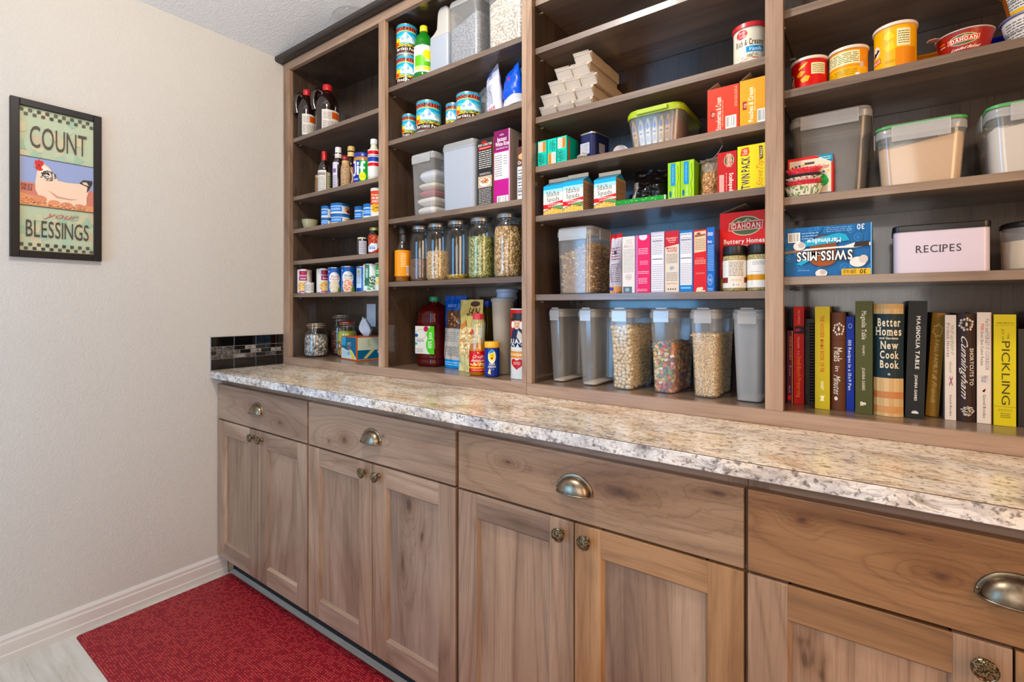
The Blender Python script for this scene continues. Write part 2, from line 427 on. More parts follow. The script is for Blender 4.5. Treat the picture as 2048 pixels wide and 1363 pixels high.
def art_polys(art, aspect):
    """shapes in label units (0..1, 0..1) -> [(polys, colour)]"""
    out = []
    for sh in art:
        k = sh[0]
        if k == 'r': out.append(([[(sh[1], sh[2]), (sh[3], sh[2]), (sh[3], sh[4]), (sh[1], sh[4])]], sh[5]))
        elif k == 'e':
            n = 20; _, cx, cy, rx, ry, c = sh[:6]
            ring = [(cx + rx * math.cos(2 * PI * i / n), cy + ry * math.sin(2 * PI * i / n)) for i in range(n)]
            out.append(([ring], c))
        elif k == 'p':
            pts = sh[1]; tri = tessellate_polygon([[Vector((x, y, 0)) for x, y in pts]])
            out.append(([[pts[i] for i in t] for t in tri], sh[2]))
        elif k == 't':
            _, txt, x0, y0, x1, y1, c = sh[:7]; opt = sh[7] if len(sh) > 7 else {}
            st = opt.get('st', 'r'); rot = opt.get('rot', 0); sk = opt.get('skew', 0)
            W, Hh = x1 - x0, y1 - y0; ps = []
            for p in text_polys(txt, st):
                q = []
                for a, b in p:
                    a2 = a + sk * b * .1
                    if rot == 0: q.append((x0 + a2 * W, y0 + b * Hh))
                    elif rot == -90: q.append((x0 + b * W, y1 - a2 * Hh))
                    elif rot == 90: q.append((x1 - b * W, y0 + a2 * Hh))
                    else: q.append((x1 - a2 * W, y1 - b * Hh))
                ps.append(q)
            out.append((ps, c))
        elif k == 'l':      # rows of small print
            _, x0, y0, x1, y1, n, c = sh[:7]; rn = random.Random(n * 31 + int(x0 * 97)); ps = []
            vert = len(sh) > 7
            for i in range(n):
                if not vert:
                    h = (y1 - y0) / n; y = y0 + i * h + h * .3; x = x0
                    while x < x1:
                        w = (x1 - x0) * rn.uniform(.08, .3); xe = min(x + w, x1)
                        ps.append([(x, y), (xe, y), (xe, y + h * .38), (x, y + h * .38)]); x = xe + (x1 - x0) * .035
                else:
                    h = (x1 - x0) / n; xx = x0 + i * h + h * .3; y = y0
                    while y < y1:
                        w = (y1 - y0) * rn.uniform(.08, .3); ye = min(y + w, y1)
                        ps.append([(xx, y), (xx + h * .38, y), (xx + h * .38, ye), (xx, ye)]); y = ye + (y1 - y0) * .035
            out.append((ps, c))
        elif k == 'bar':
            _, x0, y0, x1, y1 = sh[:5]; rn = random.Random(5); ps = []; vert = len(sh) > 5
            out.append(([[(x0, y0), (x1, y0), (x1, y1), (x0, y1)]], '#f2efe8')); 
            a, b = (y0, y1) if vert else (x0, x1); m = (b - a) * .08; x = a + m
            while x < b - m:
                w = (b - a) * rn.choice((.012, .02, .035))
                ps.append([(x0 + .1 * (x1 - x0), x), (x1 - .1 * (x1 - x0), x), (x1 - .1 * (x1 - x0), x + w), (x0 + .1 * (x1 - x0), x + w)] if vert else
                          [(x, y0 + .12 * (y1 - y0)), (x + w, y0 + .12 * (y1 - y0)), (x + w, y1 - .08 * (y1 - y0)), (x, y1 - .08 * (y1 - y0))])
                x += w + (b - a) * rn.choice((.02, .03, .045))
            out.append((ps, '#2a2624'))
        elif k == 'dots':   # scattered bits: food pictures
            _, cx, cy, rx, ry, n, cols, size = sh; rn = random.Random(n)
            for c in cols:
                ps = []
                for i in range(n // len(cols)):
                    a = rn.uniform(0, 2 * PI); r = math.sqrt(rn.random()); px, py = cx + rx * r * math.cos(a), cy + ry * r * math.sin(a)
                    s1 = size * rn.uniform(.5, 1.3); th = rn.uniform(0, PI); 
                    ps.append([(px + s1 * math.cos(th + q), py + s1 * .6 * aspect * math.sin(th + q)) for q in (0, 1.2, 2.3, 3.3, 4.3, 5.3)])
                out.append((ps, c))
    return out
LAY = .00004
def flat_print(name, art, parent, o, ux, uz, w, h, rough=.45, lift=.0003, label=None):
    """o: lower left corner, ux/uz unit directions, on a flat face"""
    g = G(); o = Vector(o); ux = Vector(ux); uz = Vector(uz); n = ux.cross(uz)
    for i, (ps, c) in enumerate(art_polys(art, w / h)):
        cl = ink(c); off = n * (lift + LAY * i)
        for p in box_clip(ps):
            g.add([tuple(o + ux * (x * w) + uz * (y * h) + off) for x, y in p], [list(range(len(p)))], cl)
    ob = g.build(name, print_mat(rough), parent)
    if label: ob['label'] = label
    return ob
def round_print(name, art, parent, R, z0, h, phi, span, rough=.3, R1=None, seg=48, lift=.0003, cx=0, cy=0, label=None):
    """wraps the art on the facets of a lathe with the same seg; phi = direction of its middle"""
    g = G(); d = 2 * PI / seg; a0 = phi - span / 2; R1 = R if R1 is None else R1
    lines = []; k = math.ceil(a0 / d - 1e-6)
    while k * d < a0 + span: lines.append((k * d - a0) / span); k += 1
    for i, (ps, c) in enumerate(art_polys(art, span * R / h)):
        cl = ink(c); off = lift + LAY * i
        for p in slices(box_clip(ps), 0, lines):
            mid = a0 + span * sum(q[0] for q in p) / len(p); k = math.floor(mid / d)
            out = []
            for x, y in p:
                a = a0 + x * span; t = (a - k * d) / d; rr = R + (R1 - R) * y + off
                c0, s0, c1, s1 = math.cos(k * d), math.sin(k * d), math.cos(k * d + d), math.sin(k * d + d)
                out.append((cx + rr * (c0 + (c1 - c0) * t), cy + rr * (s0 + (s1 - s0) * t), z0 + y * h))
            g.add(out, [list(range(len(out)))], cl)
    ob = g.build(name, print_mat(rough), parent)
    if label: ob['label'] = label
    return ob

# ------------------------------------------------------------------ the room
wl = bx('wall_left', -.12, 0, -2.5, .43, 0, 2.4175, M_WALL); struct(wl, 'beige orange-peel textured wall on the left', 'wall')
wb = bx('wall_back', 0, 3.9, .312, .43, 0, 3.6, M_WALL); struct(wb, 'beige wall behind the cabinets', 'wall')
wr = bx('wall_right', 3.8, 3.92, -2.5, .312, 0, 2.4175, M_WALL); struct(wr, 'beige wall on the right side of the pantry', 'wall')
g = G(); WX0, WX1, WZ0, WZ1 = .25, 1.25, .48, 2.02
for b in ((0, WX0, 0, 3.4), (WX1, 3.8, 0, 3.4), (WX0, WX1, 0, WZ0), (WX0, WX1, WZ1, 3.4)): g.box(b[0], b[1], -2.5, -2.4, b[2], b[3])
wf = g.build('wall_front', M_WALL); struct(wf, 'beige wall with a window, opposite the shelves', 'wall')
g = G()
for a, b, c, d in ((WX0, WX0 + .05, WZ0, WZ1), (WX1 - .05, WX1, WZ0, WZ1), (WX0 + .05, WX1 - .05, WZ0, WZ0 + .05), (WX0 + .05, WX1 - .05, WZ1 - .05, WZ1), (.73, .76, WZ0 + .05, WZ1 - .05)): g.box(a, b, -2.47, -2.43, c, d)
wn = g.build('window_1', plain('#d8d4cc', .4)); struct(wn, 'white framed window opposite the shelves', 'window')
g = G().box(WX0 + .05, WX1 - .05, -2.452, -2.448, WZ0 + .05, WZ1 - .05); o = g.build('pane', G_CLEAR, wn)
# vaulted ceiling: rises from the side walls to a ridge
g = G(); r0, r1, zt = 2.4175, 3.36, .06
for xa, za, xb, zb in ((-.12, r0 - .06, 1.9, r1 - .01), (1.9, r1 - .01, 3.92, r0 - .06)):
    g.add([(xa, -2.5, za), (xb, -2.5, zb), (xb, .43, zb), (xa, .43, za), (xa, -2.5, za + zt), (xb, -2.5, zb + zt), (xb, .43, zb + zt), (xa, .43, za + zt)],
          [(0, 3, 2, 1), (4, 5, 6, 7), (0, 1, 5, 4), (1, 2, 6, 5), (2, 3, 7, 6), (3, 0, 4, 7)])
ce = g.build('ceiling', M_CEIL); ce.location.z = .0012; struct(ce, 'grey-white textured sloping ceiling', 'ceiling')
fl = bx('floor', -.05, 3.9, -2.5, .43, -.06, -.0045, plain('#8c8578', .7)); struct(fl, 'pale wood-look vinyl floor', 'floor')
pm = {}
for r in range(14):
    y1 = -2.4 + (r + 1) * .183; y0 = y1 - .1826; off = (r * .47) % 1.2
    x = -off
    while x < 3.75:
        a, b = max(x, .002), min(x + 1.2, 3.79)
        if y1 < .1 and b - a > .05: bx('plank', a, b - .0004, max(y0, -2.395), y1, -.0045, 0, M_FLOOR, fl)
        x += 1.2
# baseboard with a stepped profile
prof = [(0, 0), (.015, 0), (.015, .024), (.0125, .028), (.0125, .062), (.0095, .068), (.0095, .078), (.004, .0885), (0, .0893)]
g = G(); g.loft([[(x, y, z) for x, z in prof] for y in (-2.4, -.2655)]); o = g.build('baseboard_left', M_BASE); struct(o, 'off-white baseboard along the left wall', 'baseboard')

# black crown board on top of the shelving
g = G(); g.loft([[(x, y, z) for y, z in [(-.022, 2.3945), (.29, 2.3945), (.29, 2.42), (-.0375, 2.42), (-.0405, 2.416), (-.0405, 2.402), (-.034, 2.3955)]] for x in (0.0, 2.93)])
o = g.build('trim_1', plain('#2b2522', .38)); struct(o, 'dark brown-black crown board on top of the shelves', 'trim')

# ------------------------------------------------------------------ upper shelving
ST = .0192
def shelf_unit(label, x0, x1, bays, left_stile, mid, right_stile):
    u = thing('shelving_unit', label, 'shelving', (x0, 0, .914))
    def wp(name, a, b, c, d, e, f, m, bev=.001, lab=None):
        o = bx(name, a - x0, b - x0, c, d, e - .914, f - .914, m, u, bev)
        if lab: o['label'] = lab
        return o
    Y0, Y1 = 0.0, .0195
    top = 2.394
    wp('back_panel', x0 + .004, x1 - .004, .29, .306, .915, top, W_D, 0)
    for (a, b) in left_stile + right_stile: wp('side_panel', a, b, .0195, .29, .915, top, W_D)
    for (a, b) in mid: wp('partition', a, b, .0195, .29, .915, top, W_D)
    for a, b in STILES[label[:4]]: wp('stile', a, b, Y0, Y1, .9507, 2.355, W_V, .0012)
    wp('bottom_rail', STILES[label[:4]][0][0], STILES[label[:4]][-1][1], Y0, Y1, .9145, .9507, W_H, .0012)
    wp('top_rail', STILES[label[:4]][0][0], STILES[label[:4]][-1][1], Y0, Y1, 2.355, 2.3942, W_H, .0012)
    for a, b, tops in bays:
        wp('bottom_deck', a, b, Y1, .29, .9307, .9507, W_S, 0)
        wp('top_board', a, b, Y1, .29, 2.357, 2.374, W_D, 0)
        for z in tops: wp('shelf', a + .0008, b - .0008, .0205, .288, z - ST, z, W_S, .0008)
        g = G()
        for z in tops:
            for xx, s in ((a, 1), (b, -1)):
                for y in (.058, .245): g.tube([(xx - x0 + .0 * s, y, z - ST - .004 - .914), (xx - x0 + s * .007, y, z - ST - .004 - .914)], .003, 6)
        o = g.build('shelf_pins', plain('#b9b4ac', .3, .6), u, smooth=40)
        g = G(); z = 1.0302
        while z < 2.3:
            if all(not (t - ST - .006 < z < t + .003) for t in tops):
                for xx, s in ((a, 1), (b, -1)):
                    for y in (.058, .245):
                        n = 6; q = [(xx - x0 + s * .0003, y + .0024 * math.cos(2 * PI * i / n) * s, z - .914 + .0024 * math.sin(2 * PI * i / n)) for i in range(n)]
                        g.add(q, [list(range(n))])
            z += .032
        o = g.build('pin_holes', plain('#1d120b', .9), u); o['kind'] = 'stuff'
    return u
STILES = {'left': [(.0126, .0599), (.733, .7718), (1.4489, 1.4677)], 'righ': [(1.4683, 1.4876), (2.1613, 2.1998), (2.872, 2.911)]}
Z1 = [2.022, 1.736, 1.576, 1.421, 1.262]; Z2 = [2.088, 1.8715, 1.552, 1.297]
Z3 = [2.184, 2.028, 1.806, 1.648, 1.489, 1.236]; Z4 = [1.9017, 1.711, 1.457, 1.2677]; ZB = .9507
shelf_unit('left wooden shelving unit with two bays, against the beige wall', .012, 1.4677, [(.0595, .7425, Z1), (.7625, 1.449, Z2)], [(.040, .0595)], [(.7425, .7625)], [(1.449, 1.4677)])
shelf_unit('right wooden shelving unit with two wide bays, above the books and cereal tubs', 1.4683, 2.911, [(1.4874, 2.1705, Z3), (2.1905, 2.872, Z4)], [(1.4683, 1.4874)], [(2.1705, 2.1905)], [(2.872, 2.891)])
o = bx('trim_2', .0004, .012, .002, .29, .9145, 2.394, W_L, bev=.0015); struct(o, 'narrow pale wood scribe strip between shelving and left wall', 'trim')

# ------------------------------------------------------------------ base cabinets
YF = -.3046
def cup_pull(parent, x, z):
    g = G(); a, b, c = .0415, .026, .036; nu, nv = 22, 9; rings = []
    for th in (0, .0016):
        pass
    def surf(k):
        return [[(x - (a - k) * math.cos(PI * i / nu), YF - .0015 - (b - k) * math.sin(PI * i / nu) ** .7 * math.sin(PI / 2 * j / nv), z + (c - k) * math.sin(PI * i / nu) ** .85 * math.cos(PI / 2 * j / nv)) for i in range(nu + 1)] for j in range(nv + 1)]
    S0 = surf(0); S1 = surf(.0018)
    g.loft(S0, False, False, closed=False); g.loft([r[::-1] for r in S1], False, False, closed=False)
    n = 24
    ring = lambda k, y: [(x - (a + k) * math.cos(PI * i / n), y, z + (c + k) * math.sin(PI * i / n)) for i in range(n + 1)]
    g.loft([ring(.0065, YF - .0002), ring(.0065, YF - .003), ring(.0045, YF - .0042), ring(-.001, YF - .0036)], False, False, closed=False)
    lip = [(x - (a + .002) * math.cos(PI * i / 20), YF - .0015 - (b + .0008) * math.sin(PI * i / 20) ** .7, z + .0004) for i in range(21)]
    g.tube(lip, .0018, 7)
    for s in (-1, 1): g.sphere((x + s * .0445, YF - .0035, z + .009), .003, nu=8, nv=5)
    return g.build('cup_pull', M_BRASS, parent, smooth=60)
def knob(parent, x, z):
    p = [(.0075, 0), (.0078, .002), (.005, .0045), (.0048, .012), (.009, .015), (.0155, .0175), (.0165, .0195), (.0162, .0215), (.0145, .0228), (.0135, .0222), (.0115, .0232), (.007, .0243), (.003, .0246), (.0005, .0248)]
    g = G(); seg = 32
    rings = [[(x + r * math.cos(2 * PI * k / seg), YF - h, z + r * math.sin(2 * PI * k / seg)) for k in range(seg)] for r, h in p]
    g.loft(rings); return g.build('knob', M_KNOB, parent, smooth=50)
def door(parent, x0, x1, side, wv=None, wh=None, pm_=None):
    wv = wv or W_V; wh = wh or W_H
    z0, z1 = .0935, .6962; W = .0655; y1 = YF + .0195
    pn = bx('door', x0 + W - .01, x1 - W + .01, YF + .010, YF + .016, z0 + W - .01, z1 - .0625 + .01, pm_ or W_V, parent)
    zt = z1 - .0625; zb = z0 + W
    # sloped inner edges are part of each frame member
    def member(name, rings, mat):
        g = G().loft(rings); return g.build(name, mat, pn, bev=.0009)
    s = .007
    for sg in (-1, 1):
        xo, xi = (x0, x0 + W) if sg < 0 else (x1, x1 - W)
        xb = xi - sg * s
        prof = [(xo, y1), (xo, YF), (xi, YF), (xb, YF + .0098), (xb, y1)]
        if sg > 0: prof = prof[::-1]
        member('door_stile', [[(x, y, z) for x, y in prof] for z in (z0, z1)], wv)
    for zo, zi in ((z1, zt), (z0, zb)):
        sg = 1 if zo > zi else -1; zz = zi - sg * s
        prof = [(y1, zo), (YF + .0001, zo), (YF + .0001, zi), (YF + .0098, zz), (y1, zz)]
        if sg < 0: prof = prof[::-1]
        member('door_rail', [[(x, y, z) for y, z in prof] for x in (x0 + W + .0002, x1 - W - .0002)], wh)
    kx = x1 - .032 if side > 0 else x0 + .032
    knob(pn, kx, z1 - .0305)
    return pn
units = [(0.0006, .7165, .0045, .3605, .3635, .7130, 'short wooden base cabinet against the left wall'), (.7175, 1.4445, .7228, 1.0795, 1.0825, 1.4393, 'wooden base cabinet second from the left wall, knotty drawer'),
         (1.4455, 2.1785, 1.4513, 1.8103, 1.8133, 2.1757, 'wooden base cabinet below the cereal tubs, third from the wall'), (2.1795, 2.912, 2.1826, 2.5382, 2.5412, 2.906, 'warm brown base cabinet at the right below the books')]
DRW = [wood('alder_drawer_pale', 0, '#5f4635', '#8f725d', '#ad917a', spots=[(.529, .752, .020, .010), (.33, .79, .03, .012)]), wood('alder_drawer_knotty', 0, '#5d4533', '#8c705a', '#a98d74', spots=[(.934, .752, .036, .024), (.848, .732, .010, .010), (1.134, .793, .008, .006)]),
       wood('alder_drawer_cathedral', 0, '#5a4230', '#896c52', '#a78a6e', spots=[(1.619, .802, .022, .010), (2.128, .835, .035, .010), (1.93, .79, .10, .030)]), wood('alder_drawer_warm_lit', 0, '#5c3c22', '#8f6640', '#ab8258', spots=[(2.270, .818, .018, .011), (2.460, .780, .040, .018), (2.376, .832, .12, .006)])]  # last drawer: warmer board, with some warm light in its colour
DPN = [W_V, W_V, wood('alder_panel_split', 2, '#5a4532', '#887060', '#a68d78', spots=[(1.213, .42, .012, .05), (1.24, .60, .03, .05)]), W_V]
for x0, x1, a, b, c, d, lab in units:
    u = thing('base_cabinet', lab, 'cabinet')
    g = G(); y0 = YF + .0215
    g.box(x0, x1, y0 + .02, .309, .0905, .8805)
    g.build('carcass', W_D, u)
    for q in ((x0, x0 + .036, .0905, .8805), (x1 - .036, x1, .0905, .8805)): bx('frame_stile', q[0], q[1], y0, y0 + .0198, q[2], q[3], W_V, u)
    bx('frame_rail', x0 + .0362, x1 - .0362, y0, y0 + .0198, .842, .8805, W_H, u); bx('frame_rail', x0 + .0362, x1 - .0362, y0, y0 + .0198, .0905, .108, W_H, u); bx('frame_rail', x0 + .0362, x1 - .0362, y0, y0 + .0198, .685, .714, W_H, u)
    bx('toe_kick', x0, x1, -.2345, -.2225, .0008, .0903, M_TOE, u)
    dr = bx('drawer', a, d, YF, YF + .0195, .7020, .8545, DRW[len([o for o in COL.objects if o.name.startswith('drawer')])], u, .0016)
    cup_pull(dr, (a + d) / 2, .768)
    k_ = round(x0 / .727)
    door(u, a, b, 1, None, W_HW if k_ == 3 else None); door(u, c, d, -1, W_VW if k_ >= 2 else None, W_HW if k_ >= 2 else None, DPN[2] if k_ == 1 else None)

# ------------------------------------------------------------------ countertop
ct = thing('countertop', 'granite-patterned laminate countertop running along the base cabinets', 'countertop')
g = G(); g.loft([[(x, y, z) for y, z in [(-.3185, .8825), (.311, .8825), (.311, .914), (-.3302, .914), (-.3302, .9115), (-.3185, .9113)]] for x in (.0006, 2.93)])
g.build('slab', M_GRAN, ct)
g = G(); g.loft([[(x, y, z) for y, z in [(-.3186, .8820), (-.3186, .9112), (-.3318, .9112), (-.3328, .9100), (-.3328, .8832), (-.3318, .8820)]] for x in (.0045, 2.93)])
g.build('edge_band', M_GEDGE, ct, bev=.0006)
g = G().box(.0045, 2.93, -.3325, -.3300, .9112, .9120); g.build('seam', plain('#6b5034', .5), ct)

# ------------------------------------------------------------------ tile backsplash on the left wall
bs = thing('tile_backsplash', 'black glass tile splash strip with a mosaic band above the countertop end', 'backsplash', (0, 0, .914))
bx('grout', .0004, .0045, -.3338, -.0005, .0004, .1492, plain('#a39a90', .8), bs)
tm = {'a': plain('#0b0a0a', .06), 'b': plain('#15100e', .12)}
def stone(name, cols):
    t = NT(name); n = t.noise(t.coord((1, 1, 1), rnd=3), 120, 4, .7, 1.5)
    return t.done(t.pbsdf(base=t.ramp(n, [(.35, lin(cols[0])), (.5, lin(cols[1])), (.62, lin(cols[2]))]), rough=.15))
M_ST = [stone('dark_speckled_stone', ('#17120f', '#3d3733', '#7a736e')), stone('grey_speckled_stone', ('#3a3532', '#77706b', '#b8b0aa')), tm['a'], tm['b']]
def tile(y0, y1, z0, z1, m, hgt=.0085): return bx('tile', .0045, hgt, y0 + .0011, y1 - .0011, z0 + .001 - .914, z1 - .001 - .914, m, bs, .0006, 1)
ys = [-.3333, -.235, -.136, -.0376, -.0012]
for i in range(4): tile(ys[i], ys[i + 1], 1.0185, 1.0626, tm['a']); tile(ys[i], ys[i + 1], .9155, .9632, tm['a'])
mos = {0: [-.3333, -.284, -.235, -.185, -.136, -.0865, -.0376, -.0012], 1: [-.3333, -.309, -.260, -.210, -.160, -.111, -.062, -.0130, -.0012], 2: [-.3333, -.284, -.235, -.185, -.136, -.0865, -.0376, -.0012]}
mm = {0: [0, 0, 3, 1, 3, 2, 3], 1: [3, 0, 0, 2, 1, 2, 1, 2], 2: [0, 0, 1, 0, 3, 0, 3]}
for r in range(3):
    z1 = 1.0180 - r * .01825
    for i in range(len(mos[r]) - 1): tile(mos[r][i], mos[r][i + 1], z1 - .01825, z1, M_ST[mm[r][i]], .008)

# ------------------------------------------------------------------ floor mat
g = G(); P = []; 
def rrect(hx, hy, r, z, n=5, cx=0, cy=0):
    pts = []
    for sx, sy, a0 in ((1, -1, -90), (1, 1, 0), (-1, 1, 90), (-1, -1, 180)):
        for i in range(n + 1):
            a = math.radians(a0 + 90 * i / n); pts.append((cx + sx * (hx - r) + r * math.cos(a), cy + sy * (hy - r) + r * math.sin(a), z))
    return pts
hx, hy = 1.4, .269
g.loft([rrect(hx, hy, .014, .0005), rrect(hx, hy, .014, .003), rrect(hx - .004, hy - .004, .012, .0052)], cap1=False)
g.loft([rrect(hx - .004, hy - .004, .012, .0052), rrect(hx - .012, hy - .012, .006, .0056), rrect(.02, .02, .005, .0056)])
t = thing('floor_mat', 'long red woven floor mat with tan flecks along the cabinets', 'mat', (1.436, -.531, 0))
g.build('mat_body', M_RUG, t, smooth=30)

# ------------------------------------------------------------------ framed print on the left wall
fp = thing('framed_print', 'black framed hen print reading COUNT your BLESSINGS', 'picture', (0, 0, 0))
y0, y1, z0, z1 = -.966, -.719, 1.3677, 1.9118
M_FR = plain('#17120f', .45, spec=.3)
fw_, fd = .0235, .018
for nm, rings in (('left', [[(x, y, z) for x, z in []] ] ),): pass
bx('frame_side', .001, fd, y0, y0 + fw_, z0, z1, M_FR, fp, .0015); bx('frame_side', .001, fd, y1 - fw_, y1, z0, z1, M_FR, fp, .0015)
bx('frame_side', .001, fd, y0 + fw_ + .0001, y1 - fw_ - .0001, z1 - fw_, z1, M_FR, fp, .0015); bx('frame_side', .001, fd, y0 + fw_ + .0001, y1 - fw_ - .0001, z0, z0 + fw_, M_FR, fp, .0015)
bx('frame_lip', .009, .0108, y0 + fw_ + .0002, y1 - fw_ - .0002, z0 + fw_ + .0002, z0 + fw_ + .0025, plain('#a98f6a', .5), fp); bx('frame_lip', .009, .0108, y0 + fw_ + .0002, y0 + fw_ + .002, z0 + fw_ + .003, z1 - fw_ - .003, plain('#a98f6a', .5), fp)
bx('backing', .0012, .008, y0 + .01, y1 - .01, z0 + .01, z1 - .01, plain('#c9bfa6', .7), fp)
rn = random.Random(3)
art = [('r', 0, 0, 1, 1, '#a9b096')]
for i in range(46):
    x, y = rn.random(), rn.choice((rn.uniform(.0, .28), rn.uniform(.66, 1)))
    art.append(('p', [(x + rn.uniform(.03, .1) * math.cos(q), y + rn.uniform(.02, .055) * math.sin(q)) for q in (0, .9, 1.9, 2.8, 3.7, 4.7, 5.5)], rn.choice(('#b4b394', '#9cae99', '#b9b194', '#93a890', '#b3a68e', '#a8b49c'))))
A2 = [('r', 0, .315, 1, .655, '#8e97b4'), ('r', 0, .315, 1, .475, '#b8786a'), ('p', [(0, .315), (1, .315), (1, .36), (.6, .375), (.35, .372), (0, .40)], '#c98d6a')]
for yy in (0, .028): 
    for k in range(18):
        for base in (.938, .005):
            if (k + (yy > 0)) % 2: A2.append(('r', k / 18, base + yy, k / 18 + .05, base + yy + .022, rn.choice(('#3b3a35', '#4a463e', '#55503f'))))
A2 += [('r', 0, .653, 1, .657, '#2b2825'), ('r', 0, .313, 1, .317, '#2b2825')]
A2 += [('t', 'COUNT', .13, .725, .90, .875, '#4a4038'), ('t', 'your', .33, .245, .74, .285, '#b1645c', {'skew': 2}), ('t', 'BLESSINGS', .08, .10, .93, .215, '#403a33'), ('t', 'FIRST', .02, .445, .17, .462, '#6a3a34', {'st': 'bs'}), ('t', 'PRIZE', .03, .420, .16, .438, '#6a3a34', {'st': 'bs'})]
hen = [(.22, .555), (.24, .60), (.30, .625), (.38, .60), (.45, .55), (.50, .515), (.62, .51), (.78, .515), (.86, .545), (.975, .55), (.985, .53), (.93, .47), (.90, .42), (.90, .37), (.84, .345), (.60, .33), (.36, .34), (.25, .38), (.20, .43), (.20, .49)]
A2 += [('p', hen, '#dcc0aa'), ('p', [(.25, .545), (.28, .595), (.33, .605), (.41, .575), (.47, .53), (.43, .515), (.38, .520), (.33, .512), (.28, .520)], '#e4d4c4')]
A2 += [('dots', .365, .54, .10, .035, 150, ['#2a2624', '#4a3f3a'], .012), ('p', [(.79, .52), (.85, .548), (.975, .552), (.985, .53), (.93, .475), (.90, .455), (.91, .50), (.85, .51)], '#35302e'), ('p', [(.83, .53), (.90, .535), (.93, .51), (.86, .515)], '#cbb9a8'),
       ('e', .255, .59, .055, .024, '#b23c3a'), ('p', [(.19, .612), (.20, .640), (.225, .632), (.25, .648), (.27, .634), (.295, .64), (.31, .615), (.28, .60), (.22, .60)], '#b8403c'), ('p', [(.205, .60), (.165, .592), (.205, .585)], '#c58a52'), ('e', .245, .604, .011, .005, '#2a1c18'), ('e', .30, .592, .02, .012, '#e6d3c0'),
       ('p', [(.36, .44), (.48, .39), (.66, .385), (.78, .40), (.66, .395), (.50, .402)], '#b98f7c')]
A2 += [('e', .26, .368, .09, .026, '#c28468'), ('e', .45, .350, .085, .022, '#c98b6c'), ('e', .62, .345, .085, .022, '#c08068'), ('e', .80, .345, .08, .02, '#bd8166'), ('dots', .5, .335, .5, .018, 120, ['#d9a47a', '#a96a4c', '#e0b48c'], .012), ('dots', .12, .35, .1, .02, 30, ['#b0604e', '#d9a47a'], .012)]
flat_print('printed_sheet', art + A2, fp, (.0081, y0 + fw_, z0 + fw_), (0, 1, 0), (0, 0, 1), (y1 - y0) - 2 * fw_, (z1 - z0) - 2 * fw_, .5)

# ------------------------------------------------------------------ wall socket on the back panel
ou = thing('electrical_outlet', 'white double socket on the shelf back behind the tissue box', 'outlet', (.319, .29, 1.154))
bx('cover_plate', -.035, .035, -.005, -.0003, -.057, .057, plain('#cfd0d4', .3), ou, .002)
for s in (-1, 1):
    g = G(); n = 20
    f = bx('socket_face', -.0165, .0165, -.0065, -.0051, s * .020 - .014, s * .020 + .014, plain('#dadbde', .3), ou, .001)
    g = G()
    for x in (-.006, .006): g.box(x - .001, x + .001, -.0068, -.0066, s * .02 - .001, s * .02 + .007)
    g.box(-.002, .002, -.0068, -.0066, s * .02 - .009, s * .02 - .005); g.build('slots', plain('#2a2a2c'), f)

# ------------------------------------------------------------------ makers of pantry goods
TIN = plain('#b9b6b0', .28, .9)
def can(label, c, z0, art, phi=-45, span=300, group=None, cat='can', name='food_can', rough=.28, tin=TIN, short=False):
    cx, cy, r, zt = c; h = zt - z0
    t = thing(name, label, cat, (cx, cy, z0 + .0004), 0, group)
    rl = r - .0012; rb = .0035
    p = [(rl - .002, .0012), (rl - .001, 0), (r, .0006), (r, .0026), (rl, rb), (rl, h - rb), (r, h - .0026), (r, h - .0004), (r - .001, h), (r - .0025, h - .0006), (r - .0028, h - .003)]
    G().lathe(p).build('can_body', tin, t, smooth=35)
    round_print('paper_label', art, t, rl, rb + .0004, h - 2 * rb - .0008, math.radians(phi), math.radians(span), rough, lift=.0002)
    return t
def carton(label, b, yf, depth, z0, color, front=None, right=None, left=None, top=None, rz=0, group=None, cat='box', name='food_box', rough=.42, x0=None, flaps=None, lean=0):
    xa, xb, zt = b; w = xb - xa; h = zt - z0
    t = thing(name, label, cat, ((xa + xb) / 2, yf + depth / 2, z0 + .0006), math.radians(rz), group)
    if lean: t.rotation_euler[1] = math.radians(lean); t.location.z += abs(math.sin(math.radians(lean))) * w / 2
    hx, hy = w / 2, depth / 2
    G().box(-hx, hx, -hy, hy, 0, h).build('carton', plain(color, .5), t, bev=.0006, seg=1)
    if front: flat_print('printed_front', front, t, (-hx, -hy, 0), (1, 0, 0), (0, 0, 1), w, h, rough)
    if right: flat_print('printed_side', right, t, (hx, -hy, 0), (0, 1, 0), (0, 0, 1), depth, h, rough)
    if left: flat_print('printed_side', left, t, (-hx, hy, 0), (0, -1, 0), (0, 0, 1), depth, h, rough)
    if top: flat_print('printed_top', top, t, (-hx, -hy, h), (1, 0, 0), (0, 1, 0), w, depth, rough)
    for f in (flaps or []):       # (side, length, angle from upright in degrees)
        s, L, an = f; a = math.radians(an); th = .0006
        if s == 'l': q = [(-hx, -hy, h), (-hx, hy, h)]; d = (-math.sin(a), 0, math.cos(a))
        elif s == 'r': q = [(hx, -hy, h), (hx, hy, h)]; d = (math.sin(a), 0, math.cos(a))
        elif s == 'f': q = [(-hx, -hy, h), (hx, -hy, h)]; d = (0, -math.sin(a), math.cos(a))
        else: q = [(-hx, hy, h), (hx, hy, h)]; d = (0, math.sin(a), math.cos(a))
        g = G(); dv = Vector(d) * L; n = (Vector(q[1]) - Vector(q[0])).cross(dv).normalized() * th
        v = [Vector(q[0]), Vector(q[1]), Vector(q[1]) + dv, Vector(q[0]) + dv]; v = v + [x + n for x in v]
        g.add([tuple(x) for x in v], [(0, 3, 2, 1), (4, 5, 6, 7), (0, 1, 5, 4), (1, 2, 6, 5), (2, 3, 7, 6), (3, 0, 4, 7)])
        g.build('flap', plain('#a89178', .7), t)
    return t
